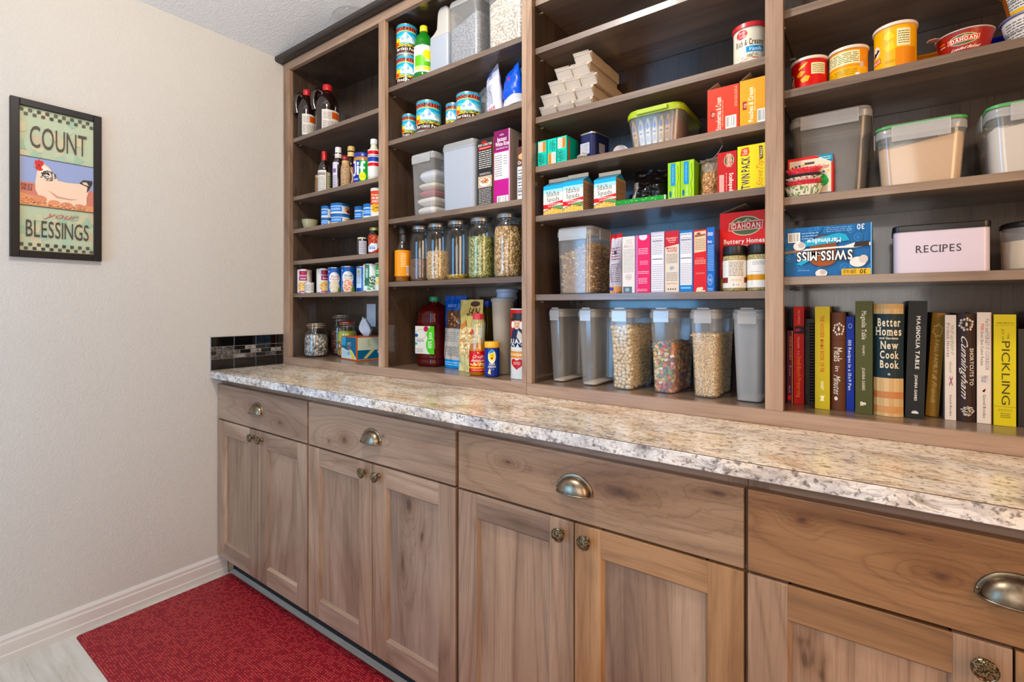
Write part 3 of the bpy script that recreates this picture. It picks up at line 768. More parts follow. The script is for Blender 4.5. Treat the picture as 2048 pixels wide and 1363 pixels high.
def pieces_fill(t, hx0, hy0, hx1, hy1, z0, z1, sp, fn, mat, seed=1, rad=.014, slope=0.0):
    """loose pieces standing against the walls of a tapered tub and heaped on top"""
    g = G(); rn = random.Random(seed); row = 0; z = z0 + sp * .55
    ring = lambda z, d: [(x, y) for x, y, _ in rrect(hx0 + (hx1 - hx0) * (z - z0) / .22 - d, hy0 + (hy1 - hy0) * (z - z0) / .22 - d, max(rad - d, .002), 0, 6)]
    while z < z1 + abs(slope) + sp:
        pts = ring(z, sp * .5); n = len(pts); s = rn.uniform(0, 1) * sp; acc = 0.0
        for i in range(n):
            a, b = pts[i], pts[(i + 1) % n]; L = math.hypot(b[0] - a[0], b[1] - a[1])
            while s < acc + L:
                k = (s - acc) / L; x = a[0] + (b[0] - a[0]) * k; y = a[1] + (b[1] - a[1]) * k
                j = rn.uniform(0, .35) * sp; x -= x / max(hx0, .01) * j * .3; y -= y / max(hy0, .01) * j * .3
                if (y < hy0 * .9 or abs(x) > hx0 * .8) and z + rn.uniform(-.2, .2) * sp < z1 + slope * x / hx0: fn(g, (x + rn.uniform(-.12, .12) * sp, y, z + rn.uniform(-.28, .28) * sp), rn)
                s += sp * rn.uniform(.82, 1.2)
            acc += L
        z += sp * .84; row += 1
    hx, hy = hx1 - sp * .7, hy1 - sp * .7; x = -hx
    while x < hx:
        y = -hy
        while y < hy:
            fn(g, (x + rn.uniform(-.2, .2) * sp, y + rn.uniform(-.2, .2) * sp, z1 + slope * (x / hx) + rn.uniform(-.35, .35) * sp), rn); y += sp
        x += sp
    o = g.build('contents', mat, t, smooth=60); o['kind'] = 'stuff'
    return o
def tub(label, x0, x1, yf, depth, z0, zt, taper=.93, lidh=.022, lid='#c9ccd0', body=None, lidmat=None, fill=None, fillh=0, band=None, latches='fr', rad=.02, over=.003, group=None, name='food_container', cat='container', slope=0.0, heap=.004, stripe=None, tab=False, bands=True, lw=.42):
    body = body or G_TUB; w = x1 - x0; hx, hy = w / 2 - over, depth / 2 - over; h = zt - z0
    t = thing(name, label, cat, ((x0 + x1) / 2, yf + depth / 2, z0 + .0006), 0, group)
    hb = h - lidh; bx0, by0 = hx * taper, hy * taper; rad = min(rad, hx * .8, hy * .8)
    R = lambda k, z, d=0: rrect(bx0 + (hx - bx0) * k - d, by0 + (hy - by0) * k - d, max(rad - d, .001), z, 6)
    g = G(); g.loft([R(-.03, .0, .004), R(0, .0025), R(0.02, .006)] + [R(k / 6, hb * k / 6 if k else .008) for k in range(1, 7)] + [rrect(hx + .0015, hy + .0015, rad, hb + .0005, 6)], True, False)
    g.build('tub', body, t, smooth=50)
    lm = lidmat or G_LID
    g = G(); o2 = over - .0006
    RL = lambda d, z: rrect(hx + o2 - d, hy + o2 - d, rad + .001, z, 6)
    g.loft([RL(.001, hb - .006), RL(0, hb - .004), RL(0, hb + lidh * .45), RL(.0015, hb + lidh * .55), RL(.0025, h - .002), RL(.005, h)], False, True)
    l = g.build('lid', lm, t, smooth=40)
    if band:
        g = G(); g.loft([RL(-.0006, hb + lidh * .62), RL(-.0004, hb + lidh * .86)], False, False); g.loft([RL(.0018, hb + lidh * .9), RL(.009, h + .0004)], False, False); g.build('seal_band', plain(band, .4), l)
    for c in latches:
        g = G(); zt2 = h - lidh * .25; zb2 = hb - .018
        if c in 'fb':
            s = -1 if c == 'f' else 1; L = hx * 2 * lw; y = s * (hy + o2 + .001)
            g.box(-L / 2, L / 2, min(y, y + s * .0028), max(y, y + s * .0028), zb2, zt2)
            if tab: g.box(-L * .35, L * .35, min(y, y - s * .008), max(y, y - s * .008), h - .001, h + .004)
        else:
            s = 1 if c == 'r' else -1; L = hy * 2 * min(lw, .45); x = s * (hx + o2 + .001)
            g.box(min(x, x + s * .0028), max(x, x + s * .0028), -L / 2, L / 2, zb2, zt2)
        g.build('latch', G_LATCH if lidmat is None else lm, t, bev=.0012)
    if fill is not None and fillh:
        g = G(); n = 10; d = .0018; zs = [.0035 + (fillh - .0035) * k / 5 for k in range(6)]
        rings = [R(z / hb, z, d) for z in zs]
        top = rings[-1]; rn = random.Random(int(x0 * 1000))
        rings[-1] = [(x, y, z + slope * x / hx + rn.uniform(-heap, heap) * .4) for x, y, z in top]
        for k in (.8, .55, .25): rings.append([(x * k, y * k, fillh + slope * x * k / hx + rn.uniform(-heap, heap) + heap * (1 - k)) for x, y, z in top])
        g.loft(rings, True, True); o = g.build('contents', fill, t, smooth=60)
    return t
def lathe_thing(name, label, cat, c, z0, parts, group=None, rz=0):
    t = thing(name, label, cat, (c[0], c[1], z0 + .0005), math.radians(rz), group)
    for nm, prof, mat in parts:
        G().lathe(prof).build(nm, mat, t, smooth=45)
    return t
def mason_jar(label, c, z0, zt, fill, fillf, group='tall glass canning jars of dry goods'):
    cx, cy, r = c; h = zt - z0
    t = thing('glass_jar', label, 'jar', (cx, cy, z0 + .0005), 0, group)
    nr = r * .80
    body = [(r * .80, 0), (r * .92, .002), (r * .985, .010), (r, .02), (r, h * .70), (r * .985, h * .76), (r * .93, h * .82), (nr * 1.04, h * .865), (nr, h * .885), (nr * .99, h * .90), (nr * 1.02, h * .91), (nr * 1.02, h * .92), (nr * .98, h * .93)]
    G().lathe(body, cap1=False).build('jar_body', G_CLEAR, t, smooth=60)
    k = r - .003; fh = h * fillf
    rn = random.Random(int(cx * 1000)); 
    g = G(); pf = [(r * .78, .003), (r * .88, .005), (k * .98, .012), (k, .022)] + ([(k, fh)] if fh < h * .74 else [(k, h * .72), (k * .95, h * .79), (k * .90, fh)])
    if fh < .03: pf = [(r * .78, .003), (r * .88, .005), (k * .98, fh)]
    last = pf[-1][0]; pf += [(last * .7, fh + .003), (last * .35, fh + .001), (.001, fh + .002)]
    g.lathe(pf); o = g.build('contents', fill, t, smooth=60)
    lid = [(nr * 1.03, h * .925), (nr * 1.06, h * .93), (nr * 1.06, h * .945), (nr * 1.03, h * .95), (nr * 1.06, h * .955), (nr * 1.06, h * .985), (nr * 1.04, h * .995), (nr * .9, h), (nr * .88, h * .994), (0.002, h * .994)]
    G().lathe(lid).build('screw_band', plain('#a9a9ab', .25, .95), t, smooth=35)
    return t
def book(label, x0, x1, yf, h, depth, color, art, rough=.5, lean=0, rounded=0, z0=.9507, pages='#d8cfbb', group='cookbooks on the bottom shelf', cat='book', name='cookbook', rz=0):
    w = x1 - x0
    t = thing(name, label, cat, ((x0 + x1) / 2, yf + depth / 2, z0 + .0005), math.radians(rz), group)
    if lean: t.rotation_euler[1] = math.radians(lean); t.location.z += abs(math.sin(math.radians(lean))) * w / 2
    hx, hy = w / 2, depth / 2; th = min(.0028, w * .12); g = G(); n = 8
    rd = rounded * w * .22
    out = [(-hx + w * i / n, -hy - rd * math.sin(PI * i / n) + rd) for i in range(n + 1)]
    inn = [(x * (1 - 2 * th / w), y + th) for x, y in out]
    prof = [(-hx, hy)] + out + [(hx, hy), (hx - th, hy)] + inn[::-1] + [(-hx + th, hy)]
    m = len(prof); 
    v = [(x, y, 0) for x, y in prof] + [(x, y, h) for x, y in prof]; g.v = v
    # quads between outer and inner outlines
    no = n + 3; outer = list(range(0, no)); inner = list(range(m - 1, no - 1, -1))
    for i in range(no - 1):
        a, b, c, d = outer[i], outer[i + 1], inner[i + 1], inner[i]
        g.face([a, b, c, d][::-1][::-1]); g.face([d + m, c + m, b + m, a + m])
        g.face([a + m, b + m, b, a]); g.face([d, c, c + m, d + m])
    g.face([outer[0], inner[0], inner[0] + m, outer[0] + m]); g.face([outer[-1], outer[-1] + m, inner[-1] + m, inner[-1]])
    g.build('cover', plain(color, rough), t)
    G().box(-hx + th + .0003, hx - th - .0003, -hy + th + rd + .001, hy - .004, .003, h - .003).build('page_block', plain(pages, .8), t)
    # spine lettering follows the spine
    gg = G()
    for i, (ps, c) in enumerate(art_polys(art, w / h)):
        cl = ink(c); off = .0002 + LAY * i
        for p in slices(box_clip(ps, .0, 1), 0, [k / n for k in range(1, n)]):
            out2 = []
            for x, y in p:
                k = min(int(x * n + 1e-9 if x < 1 else n - 1), n - 1)
                mid = sum(q[0] for q in p) / len(p); k = min(int(mid * n), n - 1); f = x * n - k
                yy = out[k][1] + (out[k + 1][1] - out[k][1]) * f
                out2.append((-hx + w * x, yy - off, y * h))
            gg.add(out2, [list(range(len(out2)))], cl)
    gg.build('spine_print', print_mat(rough), t)
    return t
def bag(label, cx, cy, z0, w, h, d, colorfn, rz=0, name='food_bag', cat='bag', group=None, mat=None, rx=0, crimp=.06, wr=.006, seed=1, art=None, topw=1.0, nx=30, nz=44, fold=0.0, ry=0, fullness=.55):
    t = thing(name, label, cat, (cx, cy, z0 + .001), math.radians(rz), group, math.radians(rx), math.radians(ry))
    g = G()
    def P(u, v, side):
        ww = w * (1 + (topw - 1) * v)
        x = (u - .5) * ww
        e = max(0.0, 1 - abs(2 * u - 1) ** 2.6) ** .6
        vv = min(1.0, v / (1 - crimp)) if v < 1 - crimp else 1
        prof = (1 - vv ** 2.2) ** fullness if vv < 1 else 0
        y = d / 2 * e * max(prof, .02) 
        nz_ = noise.noise(Vector((u * 4 + seed, v * 5 + seed * 2.3, side * 3.1))) + .5 * noise.noise(Vector((u * 11 + seed, v * 9, side * 5)))
        y = max(y + nz_ * wr * (.4 + e), .0006)
        z = v * h + noise.noise(Vector((u * 3, seed, 0))) * .006 * v
        x += noise.noise(Vector((seed, v * 4, 1))) * wr * .8
        if v < .04: z += (1 - e) * .006
        yy = -y if side < 0 else y
        if fold and v > 1 - fold:      # upper part flops forward
            k = (v - (1 - fold)) * h; a = min(k / (fold * h) * 2.2, 1.9); 
            yy -= k * .55 * math.sin(a); z = (1 - fold) * h + k * math.cos(a) * .45 + noise.noise(Vector((u * 5, seed, 4))) * .005
        return (x, yy, z)
    for side in (-1, 1):
        b = len(g.v)
        for j in range(nz + 1):
            for i in range(nx + 1): g.v.append(P(i / nx, j / nz, side))
        for j in range(nz):
            for i in range(nx):
                q = [b + j * (nx + 1) + i, b + j * (nx + 1) + i + 1, b + (j + 1) * (nx + 1) + i + 1, b + (j + 1) * (nx + 1) + i]
                if side > 0: q = q[::-1]
                g.face(q, ink(colorfn((i + .5) / nx, (j + .5) / nz)) if colorfn else None)
    nb = (nx + 1) * (nz + 1)       # close the bottom
    for i in range(nx): g.face([i + 1, i, nb + i, nb + i + 1], ink(colorfn(.5, 0)) if colorfn else None)
    for j in range(nz):
        a = j * (nx + 1); c = a + nx
        g.face([a, a + nx + 1, nb + a + nx + 1, nb + a], ink(colorfn(0, j / nz)) if colorfn else None)
        g.face([c + nx + 1, c, nb + c, nb + c + nx + 1], ink(colorfn(1, j / nz)) if colorfn else None)
    mr = Matrix.Rotation(math.radians(ry), 3, 'Y') @ Matrix.Rotation(math.radians(rx), 3, 'X')
    t.location.z = z0 + .0006 - min((mr @ Vector(p)).z for p in g.v)
    g.build('bag_film', mat or print_mat(.3), t, smooth=70)
    if art:
        gg = G()
        for i, (ps, c) in enumerate(art_polys(art, w / h)):
            cl = ink(c); off = .0005 + LAY * 2 * i
            for p in slices(slices(box_clip(ps), 0, [k / nx for k in range(1, nx)]), 1, [k / nz for k in range(1, nz)]):
                mx = sum(q[0] for q in p) / len(p); my = sum(q[1] for q in p) / len(p)
                iu, iv = min(int(mx * nx), nx - 1), min(int(my * nz), nz - 1)
                A, B, C_, D = (Vector(P(a / nx, b / nz, -1)) for a, b in ((iu, iv), (iu + 1, iv), (iu + 1, iv + 1), (iu, iv + 1)))
                n = (B - A).cross(D - A).normalized()
                gg.add([tuple(A.lerp(B, x * nx - iu).lerp(D.lerp(C_, x * nx - iu), y * nz - iv) + n * off) for x, y in p], [list(range(len(p)))], cl)
        gg.build('bag_print', print_mat(.35), t)
    return t

# ================================================================== BAY 1 (left)
def P_(c, *pts): return ('p', list(pts), c)
# dark syrup jugs, top shelf
def jug(label, c, z0, zt, art=None):
    cx, cy, r = c; h = zt - z0
    t = thing('syrup_jug', label, 'jug', (cx, cy, z0 + .0005), math.radians(-30), 'dark syrup jugs on the top shelf')
    brown = glassy_dark
    G().lathe([(r * .9, 0), (r, .006), (r, h * .18), (r * .97, h * .22), (r * .97, h * .5), (r, h * .54), (r * .98, h * .62), (r * .82, h * .74), (r * .5, h * .83), (r * .3, h * .86), (r * .3, h * .9)]).build('jug_body', brown, t, smooth=60)
    G().lathe([(r * .37, h * .885), (r * .39, h * .89), (r * .39, h * .975), (r * .36, h), (.001, h)], 24).build('cap', plain('#c51d22', .35), t, smooth=40)
    pts = [(r * .42, 0, h * .86), (r * .75, 0, h * .885), (r * 1.02, 0, h * .83), (r * 1.12, 0, h * .72), (r * 1.10, 0, h * .6), (r * .98, 0, h * .50)]
    G().tube([(0, -p[0], p[2]) for p in pts], [.012, .014, .015, .015, .0145, .014], 12).build('handle', brown, t, smooth=60)
    round_print('back_label', [('r', 0, 0, 1, 1, '#cfc7bd'), ('l', .06, .08, .94, .5, 9, '#5a4c44'), ('r', .5, .62, .95, .92, '#b5552e'), ('l', .1, .58, .46, .9, 5, '#7a5c48')], t, r, h * .04, h * .42, math.radians(18), math.radians(95), .4, lift=.0008)
    return t
t_ = NT('dark_brown_bottle'); glassy_dark = t_.done(t_.pbsdf(base=lin('#1c0c08'), rough=.08, spec=.7, coat=.4))
jug('large dark brown syrup jug with a red cap, front one on the top left shelf', (.2150, .1070, .056), 2.022, 2.272)
jug('dark brown syrup jug with a red cap, nearest the left wall', (.1050, .0640, .042), 2.022, 2.262)

# second shelf
def glassb(label, c, z0, zt, prof, bodymat, capmat, caph, labels=(), group=None, cat='bottle', name='bottle', extra=None, capr=None, rz=0):
    """prof in fractions of r and h"""
    cx, cy, r = c; h = zt - z0
    t = thing(name, label, cat, (cx, cy, z0 + .0005), math.radians(rz), group)
    G().lathe([(a * r, b * h) for a, b in prof], cap1=True).build('bottle_body', bodymat, t, smooth=60)
    cr = (capr or prof[-1][0] * 1.18) * r
    G().lathe([(cr * .98, h * (1 - caph)), (cr, h * (1 - caph) + .001), (cr * .97, h - .0015), (cr * .9, h), (.001, h)], 28).build('cap', capmat, t, smooth=40)
    for nm, art, z, hh, rr, ph, sp in labels:
        round_print(nm, art, t, rr * r, z * h, hh * h, math.radians(ph), math.radians(sp), .4, lift=.0006)
    return t
BOT = [(.9, 0), (1, .02), (1, .55), (.96, .62), (.75, .70), (.42, .78), (.36, .84), (.36, .93)]
SML = [('l', .08, .05, .92, .7, 12, '#5b5650'), ('r', .08, .76, .92, .9, '#8b857c')]
glassb('soy sauce bottle with a long red neck sleeve and white label', (.2422, .0725, .0285), 1.736, 1.9375, BOT, glassy_dark, plain('#b8141c', .35), .27, [('back_label', [('r', 0, 0, 1, 1, '#d9d2c6')] + SML, .03, .5, 1, -65, 100), ('front_label', [('r', 0, 0, 1, 1, '#c9bd9a'), ('l', .1, .1, .9, .85, 6, '#4e6b4a')], .03, .46, 1, 20, 55)], capr=.42)
glassb('dark bottle with a white cap and lilac-white side label', (.3475, .077, .0245), 1.736, 1.938, [(.9, 0), (1, .02), (1, .6), (.9, .68), (.6, .76), (.5, .82), (.5, .93)], glassy_dark, plain('#d8d3cc', .4), .13, [('neck_label', [('r', 0, 0, 1, 1, '#e2dbcf'), ('l', .1, .2, .9, .8, 3, '#7b7468')], .73, .11, .62, -40, 200), ('side_label', [('r', 0, 0, 1, 1, '#cfc8cf'), ('l', .1, .05, .9, .5, 7, '#5a5460'), ('r', .2, .6, .8, .75, '#7a5a86')], .04, .6, 1, -80, 70)])
glassb('small dark bottle with a cream cap and cream neck band', (.4165, .098, .023), 1.736, 1.934, [(.9, 0), (1, .02), (1, .55), (.9, .66), (.62, .74), (.58, .8), (.58, .93)], liquid('amber_syrup', '#3a1808'), plain('#c9a35c', .4), .11, [('neck_label', [('r', 0, 0, 1, 1, '#d8bd86')], .76, .10, .68, -40, 200), ('front_label', [('r', 0, 0, 1, 1, '#c98f66'), ('e', .5, .5, .36, .36, '#efe2cf'), ('e', .5, .5, .25, .25, '#b86f4e')], .05, .45, 1, -45, 80)], capr=.72)
t = thing('spice_shaker', 'short tan seasoning shaker at the left end behind the soy sauce', 'jar', (.183, .0853, 1.7365)); M_SES = grain('sesame_seed', ['#b58f63', '#c7a273', '#a67c4f', '#d0ad80'], 420)
G().lathe([(.02, 0), (.021, .002), (.021, .07), (.018, .085)], 28).build('shaker_body', grain('tan_spice', ['#9a6b42', '#ab7a4c', '#8a5c36'], 500), t, smooth=50); G().lathe([(.019, .084), (.0195, .085), (.0195, .098), (.001, .099)], 24).build('cap', plain('#b98a5a', .5), t, smooth=40)
t = thing('nut_canister', 'clear plastic canister with a red lid behind the sauce bottles', 'container', (.2855, .155, 1.7365))
G().lathe([(.038, 0), (.04, .003), (.04, .155), (.036, .165)], 36, cap1=False).build('canister_body', G_FROST, t, smooth=50); G().lathe([(.0415, .162), (.042, .164), (.042, .182), (.039, .186), (.001, .186)], 36).build('lid', plain('#a8161c', .4), t, smooth=40)
t = thing('seasoning_jar', 'tan seed-filled jar beside the peanut butter', 'jar', (.441, .0505, 1.7365))
G().lathe([(.0195, 0), (.0215, .003), (.0215, .075), (.019, .095), (.015, .104)], 32).build('jar_body', M_SES, t, smooth=50); G().lathe([(.0162, .103), (.0165, .104), (.0165, .116), (.001, .117)], 24).build('cap', plain('#c39a62', .4), t, smooth=40)
t = thing('peanut_butter_jar', 'peanut butter jar with a blue lid and green-blue label', 'jar', (.515, .0905, 1.7365)); r = .0425
G().lathe([(r * .9, 0), (r, .004), (r, .112), (r * .95, .122), (r * .88, .126)]).build('jar_body', plain('#a9743a', .3), t, smooth=50)
G().lathe([(r * .93, .1235), (r * .96, .125), (r * .96, .14), (r * .92, .1425), (.001, .1425)]).build('lid', plain('#1b2d86', .3), t, smooth=40)
round_print('label', [('r', 0, 0, .42, 1, '#1c2f8c'), ('r', .42, 0, .80, 1, '#1f8b3a'), ('r', .80, 0, 1, 1, '#16408f'), ('r', .0, 0, .1, 1, '#1f8b3a'), P_('#f1efe8', (.16, .94), (.2, .98), (.30, .98), (.31, .5), (.28, .3), (.2, .26), (.16, .34), (.16, .42), (.2, .42), (.21, .36), (.25, .38), (.265, .5), (.26, .9), (.16, .88)),
    ('r', .335, .32, .40, .74, '#f1efe8'), ('e', .368, .85, .035, .08, '#f1efe8'), ('r', .455, .3, .515, .8, '#f1efe8'), P_('#f1efe8', (.455, .78), (.47, .92), (.52, .98), (.57, .95), (.575, .86), (.54, .86), (.52, .84), (.515, .74)), ('r', .425, .60, .565, .70, '#f1efe8'),
    ('e', .50, .25, .095, .2, '#e3df26'), ('l', .43, .18, .57, .34, 3, '#7a7a20'), ('r', .17, .06, .40, .2, '#2b4fa8'), ('t', 'Creamy', .19, .09, .38, .17, '#e8e2c8', {'st': 'b'})], t, r, .012, .094, math.radians(-42), math.radians(215), .3, lift=.0006)
glassb('striped squeeze bottle with a white cap at the stile end of the sauce shelf', (.6095, .075, .026), 1.736, 1.923, [(.9, 0), (1, .02), (1, .6), (.9, .7), (.6, .8), (.5, .86), (.5, .93)], plain('#d9cfb2', .35), plain('#e5e0da', .4), .12, [('label', [('r', 0, 0, 1, 1, '#dcd6cf'), ('r', 0, .82, 1, .95, '#c2293a'), ('r', 0, .55, 1, .72, '#2b3f8f'), ('r', 0, .38, 1, .5, '#c2293a'), ('l', .1, .74, .9, .8, 1, '#333')], .12, .62, 1, -55, 220)])

# third shelf
t = thing('ramekin', 'small olive-cream ramekin dish at the left end of the tin shelf', 'dish', (.1, .086, 1.5765))
G().lathe([(.026, 0), (.028, .002), (.0365, .034), (.0385, .0475), (.0395, .0505), (.0375, .0505), (.035, .034), (.026, .004), (.001, .003)], cap1=False).build('dish', plain('#a39a74', .22), t, smooth=60)
t = thing('small_dish', 'green bowl standing behind the ramekin', 'dish', (.1855, .205, 1.5765))
G().lathe([(.026, 0), (.028, .002), (.04, .05), (.045, .09), (.043, .09), (.036, .04), (.001, .004)], cap1=False).build('bowl', plain('#7d8050', .35), t, smooth=60)
def chk(hue, pic):
    return [('r', 0, 0, 1, 1, '#d7d4cf'), ('r', 0, .8, 1, 1, '#2a6ba8'), ('r', .28, .2, .56, .72, '#1c78c0'), ('l', .31, .34, .53, .6, 2, '#e8eef4'), ('dots', .70, .42, .10, .3, 40, pic, .02), ('dots', .18, .42, .08, .3, 40, ['#b99b77', '#8a6a4a', '#d8cbb2'], .02), ('e', .70, .24, .05, .16, '#a82b33'), ('l', .80, .15, .98, .7, 6, '#777')]
G3 = 'small blue-rimmed chicken tins'
BL = plain('#3c78b4', .3, .5)
def ctin(label, c, z0, zt, k=0): return can(label, (*c, zt), z0, chk(0, [['#d8c9ad', '#c19a72'], ['#e3d7c2', '#b98a62'], ['#d0c0a0', '#c07a58']][k % 3]), -45, 330, G3, 'can', 'food_tin', .3, BL)
ctin('upper tin of the narrow blue-rimmed stack, nearest the ramekin', (.2505, .081, .0268), 1.6155, 1.6745, 0)
ctin('lower tin of the narrow blue-rimmed stack beside the ramekin', (.2505, .081, .0268), 1.576, 1.615, 1)
ctin('upper tin of the wide blue-rimmed chicken stack in the middle of the shelf', (.340, .093, .0440), 1.624, 1.6760, 2)
ctin('lower tin of the wide blue-rimmed chicken stack', (.342, .094, .0440), 1.576, 1.6235, 1)
ctin('single dark-red labelled tin right of the wide chicken stack', (.4599, .120, .0300), 1.576, 1.6535, 0)
ctin('single blue tin beside the tall orange canister', (.5765, .080, .0300), 1.576, 1.644, 1)
t = can('tall white and orange fried onion canister at the right end of the tin shelf', (.6473, .069, .034, 1.7004), 1.576, [('r', 0, 0, 1, 1, '#e0d8cc'), ('r', 0, .42, 1, .93, '#c7512a'), ('t', 'French', .36, .74, .62, .82, '#f0e4d6', {'st': 'bs'}), ('t', 'FRIED', .36, .62, .62, .70, '#f0e4d6', {'st': 'b'}), ('t', 'ONIONS', .36, .5, .62, .58, '#f0e4d6', {'st': 'b'}), ('e', .47, .3, .12, .16, '#d8a63c'), ('dots', .47, .3, .1, .13, 40, ['#e8c060', '#b07a28'], .02), ('e', .2, .86, .06, .04, '#7a2018')], -52, 320, None, 'canister', 'onion_canister', .4, plain('#e2ddd6', .4))

# fourth shelf
t = glassb('short dark jar with a cream lid and pale label', (.527, .0775, .0255), 1.421, 1.5035, [(.9, 0), (1, .03), (1, .78), (.9, .86), (.86, .92)], glassy_dark, plain('#c9c3a4', .35), .14, [('label', [('r', 0, 0, 1, 1, '#b7b2b6'), ('l', .1, .1, .9, .9, 5, '#8b868c')], .08, .72, 1, -35, 80)], cat='jar', name='jam_jar', capr=.88)
t = glassb('salsa jar with a gold lid and blue-white label', (.6045, .0865, .0300), 1.421, 1.541, [(.9, 0), (1, .03), (1, .74), (.86, .84), (.82, .9)], glassy_dark, plain('#b8a15a', .3, .6), .12, [('label', [('r', 0, 0, 1, 1, '#a33c28'), ('dots', .35, .6, .3, .4, 60, ['#c8643c', '#8c2a1c', '#d68a5a'], .04), P_('#dfe1e6', (.0, .35), (.3, .55), (.62, .5), (.62, .2), (.3, .05), (0, .1)), ('t', 'Salsa', .12, .22, .5, .42, '#33518f', {'st': 'b'}), ('r', .64, .3, .84, .95, '#c9c6c2'), ('l', .66, .35, .82, .9, 5, '#555'), ('r', .84, .1, 1, .6, '#6e7a38')], .06, .66, 1, -42, 150)], cat='jar', name='salsa_jar', capr=.84)
can('green labelled can tucked against the stile beside the salsa', (.684, .086, .034, 1.541), 1.421, [('r', 0, 0, 1, 1, '#d5d6cc'), ('r', 0, .6, 1, 1, '#3f9a4e'), ('dots', .4, .3, .3, .22, 50, ['#c8643c', '#e0a060'], .03)], -60, 320)

# fifth shelf: row of vegetable cans
def vegcan(label, c, art, phi=-45, zt=1.3795, z0=1.262, tin=None): return can(label, (*c, zt), z0, art, phi, 330, 'vegetable cans in a row', 'can', 'food_can', .3, tin or TIN)
MAG = [('r', 0, 0, 1, 1, '#ddd6cc'), ('r', .42, .52, .62, .96, '#8d1c4c'), ('t', 'Roasted', .43, .72, .61, .79, '#eadbe0', {'st': 'b'}), ('t', 'beef', .46, .58, .60, .66, '#eadbe0', {'st': 'b'}), ('e', .52, .86, .03, .05, '#c9203a'), ('e', .5, .27, .12, .22, '#d9b878'), ('dots', .5, .28, .11, .2, 50, ['#c79a52', '#a86f38', '#e6cf9c'], .02), ('r', .42, .0, .62, .07, '#b9667e'), ('l', .68, .1, .95, .9, 12, '#8a857e')]
vegcan('cream and magenta labelled can at the left end of the can row', (.0990, .0580, .0345), MAG, -52)
vegcan('second magenta labelled can behind the little white tin', (.2120, .092, .0365), MAG, -30)
can('little white tuna tin in front of the magenta cans', (.1630, .0440, .0225, 1.3145), 1.262, [('r', 0, 0, 1, 1, '#cfcac2'), ('l', .3, .15, .55, .85, 6, '#6c6760'), ('l', .58, .15, .75, .85, 6, '#6c6760')], -40, 330, None, 'can', 'food_tin')
WHT = lambda word, cols, pic: [('r', 0, 0, 1, 1, '#2f66ae'), ('e', .5, .56, .15, .27, '#e6e6e4'), ('e', .35, .86, .05, .11, '#1d4f9c'), ('r', .325, .845, .375, .865, '#e6e6e4'), ('r', .345, .80, .355, .91, '#e6e6e4'), ('t', word, .42, .60, .60, .70, cols, {'st': 'b'}), ('e', .5, .22, .14, .28, '#d8cdb4'), ('dots', .5, .22, .13, .26, 130, pic, .014), ('e', .64, .08, .05, .1, '#5f8f3c')]
vegcan('blue and white can of sliced potatoes', (.3185, .079, .0325), WHT('Sliced', '#b06a5c', ['#e2d2ae', '#c8b184', '#efe6cf']) + [('t', 'Potatoes', .39, .50, .61, .58, '#b06a5c', {'st': 'b'})], -40)
vegcan('blue and white can of sliced carrots', (.4168, .083, .0330), WHT('Sliced', '#4a7a4a', ['#e06a1c', '#c9541a', '#f08a34']) + [('t', 'Carrots', .40, .50, .60, .58, '#c9642c', {'st': 'b'})], -42, 1.3805)
vegcan('bright blue can turned to its white panel, right of the carrots', (.4941, .108, .0330), [('r', 0, 0, 1, 1, '#1f7fc2'), ('r', .30, .04, .46, .96, '#c9d4de'), ('r', .3, .0, .46, .14, '#223e86'), ('l', .32, .3, .44, .7, 9, '#5f6f80'), ('e', .38, .8, .04, .06, '#c7a94c'), ('dots', .53, .5, .02, .4, 20, ['#8fc4e4'], .02)], -42, 1.378)
vegcan('can of green beans with a dark green panel', (.6013, .065, .0330), [('r', 0, 0, 1, 1, '#dfe0da'), ('r', .36, .18, .49, 1, '#1f6e58'), ('e', .40, .92, .025, .04, '#c0202c'), ('t', 'GREEN', .40, .5, .45, .86, '#d8e6de', {'rot': -90, 'st': 'b'}), ('dots', .55, .36, .1, .22, 90, ['#2f5a32', '#3c7440', '#1f3f26'], .018), ('dots', .42, .34, .06, .14, 40, ['#2f4a2a', '#4c6a3a'], .016), ('dots', .52, .1, .1, .08, 30, ['#4a9a5a', '#3c8a4c'], .02)], -46, 1.3805)
vegcan('can of corn with a green panel against the stile', (.6690, .075, .0330), [('r', 0, 0, 1, 1, '#dfe0da'), ('r', .3, .5, .6, 1, '#2f8a48'), ('e', .40, .94, .03, .035, '#c0202c'), ('t', 'CORN', .34, .62, .52, .76, '#e6efe0', {'st': 'b'}), ('dots', .44, .3, .12, .18, 80, ['#e6c23c', '#d8a82c', '#f0da70'], .018)], -50, 1.3825)

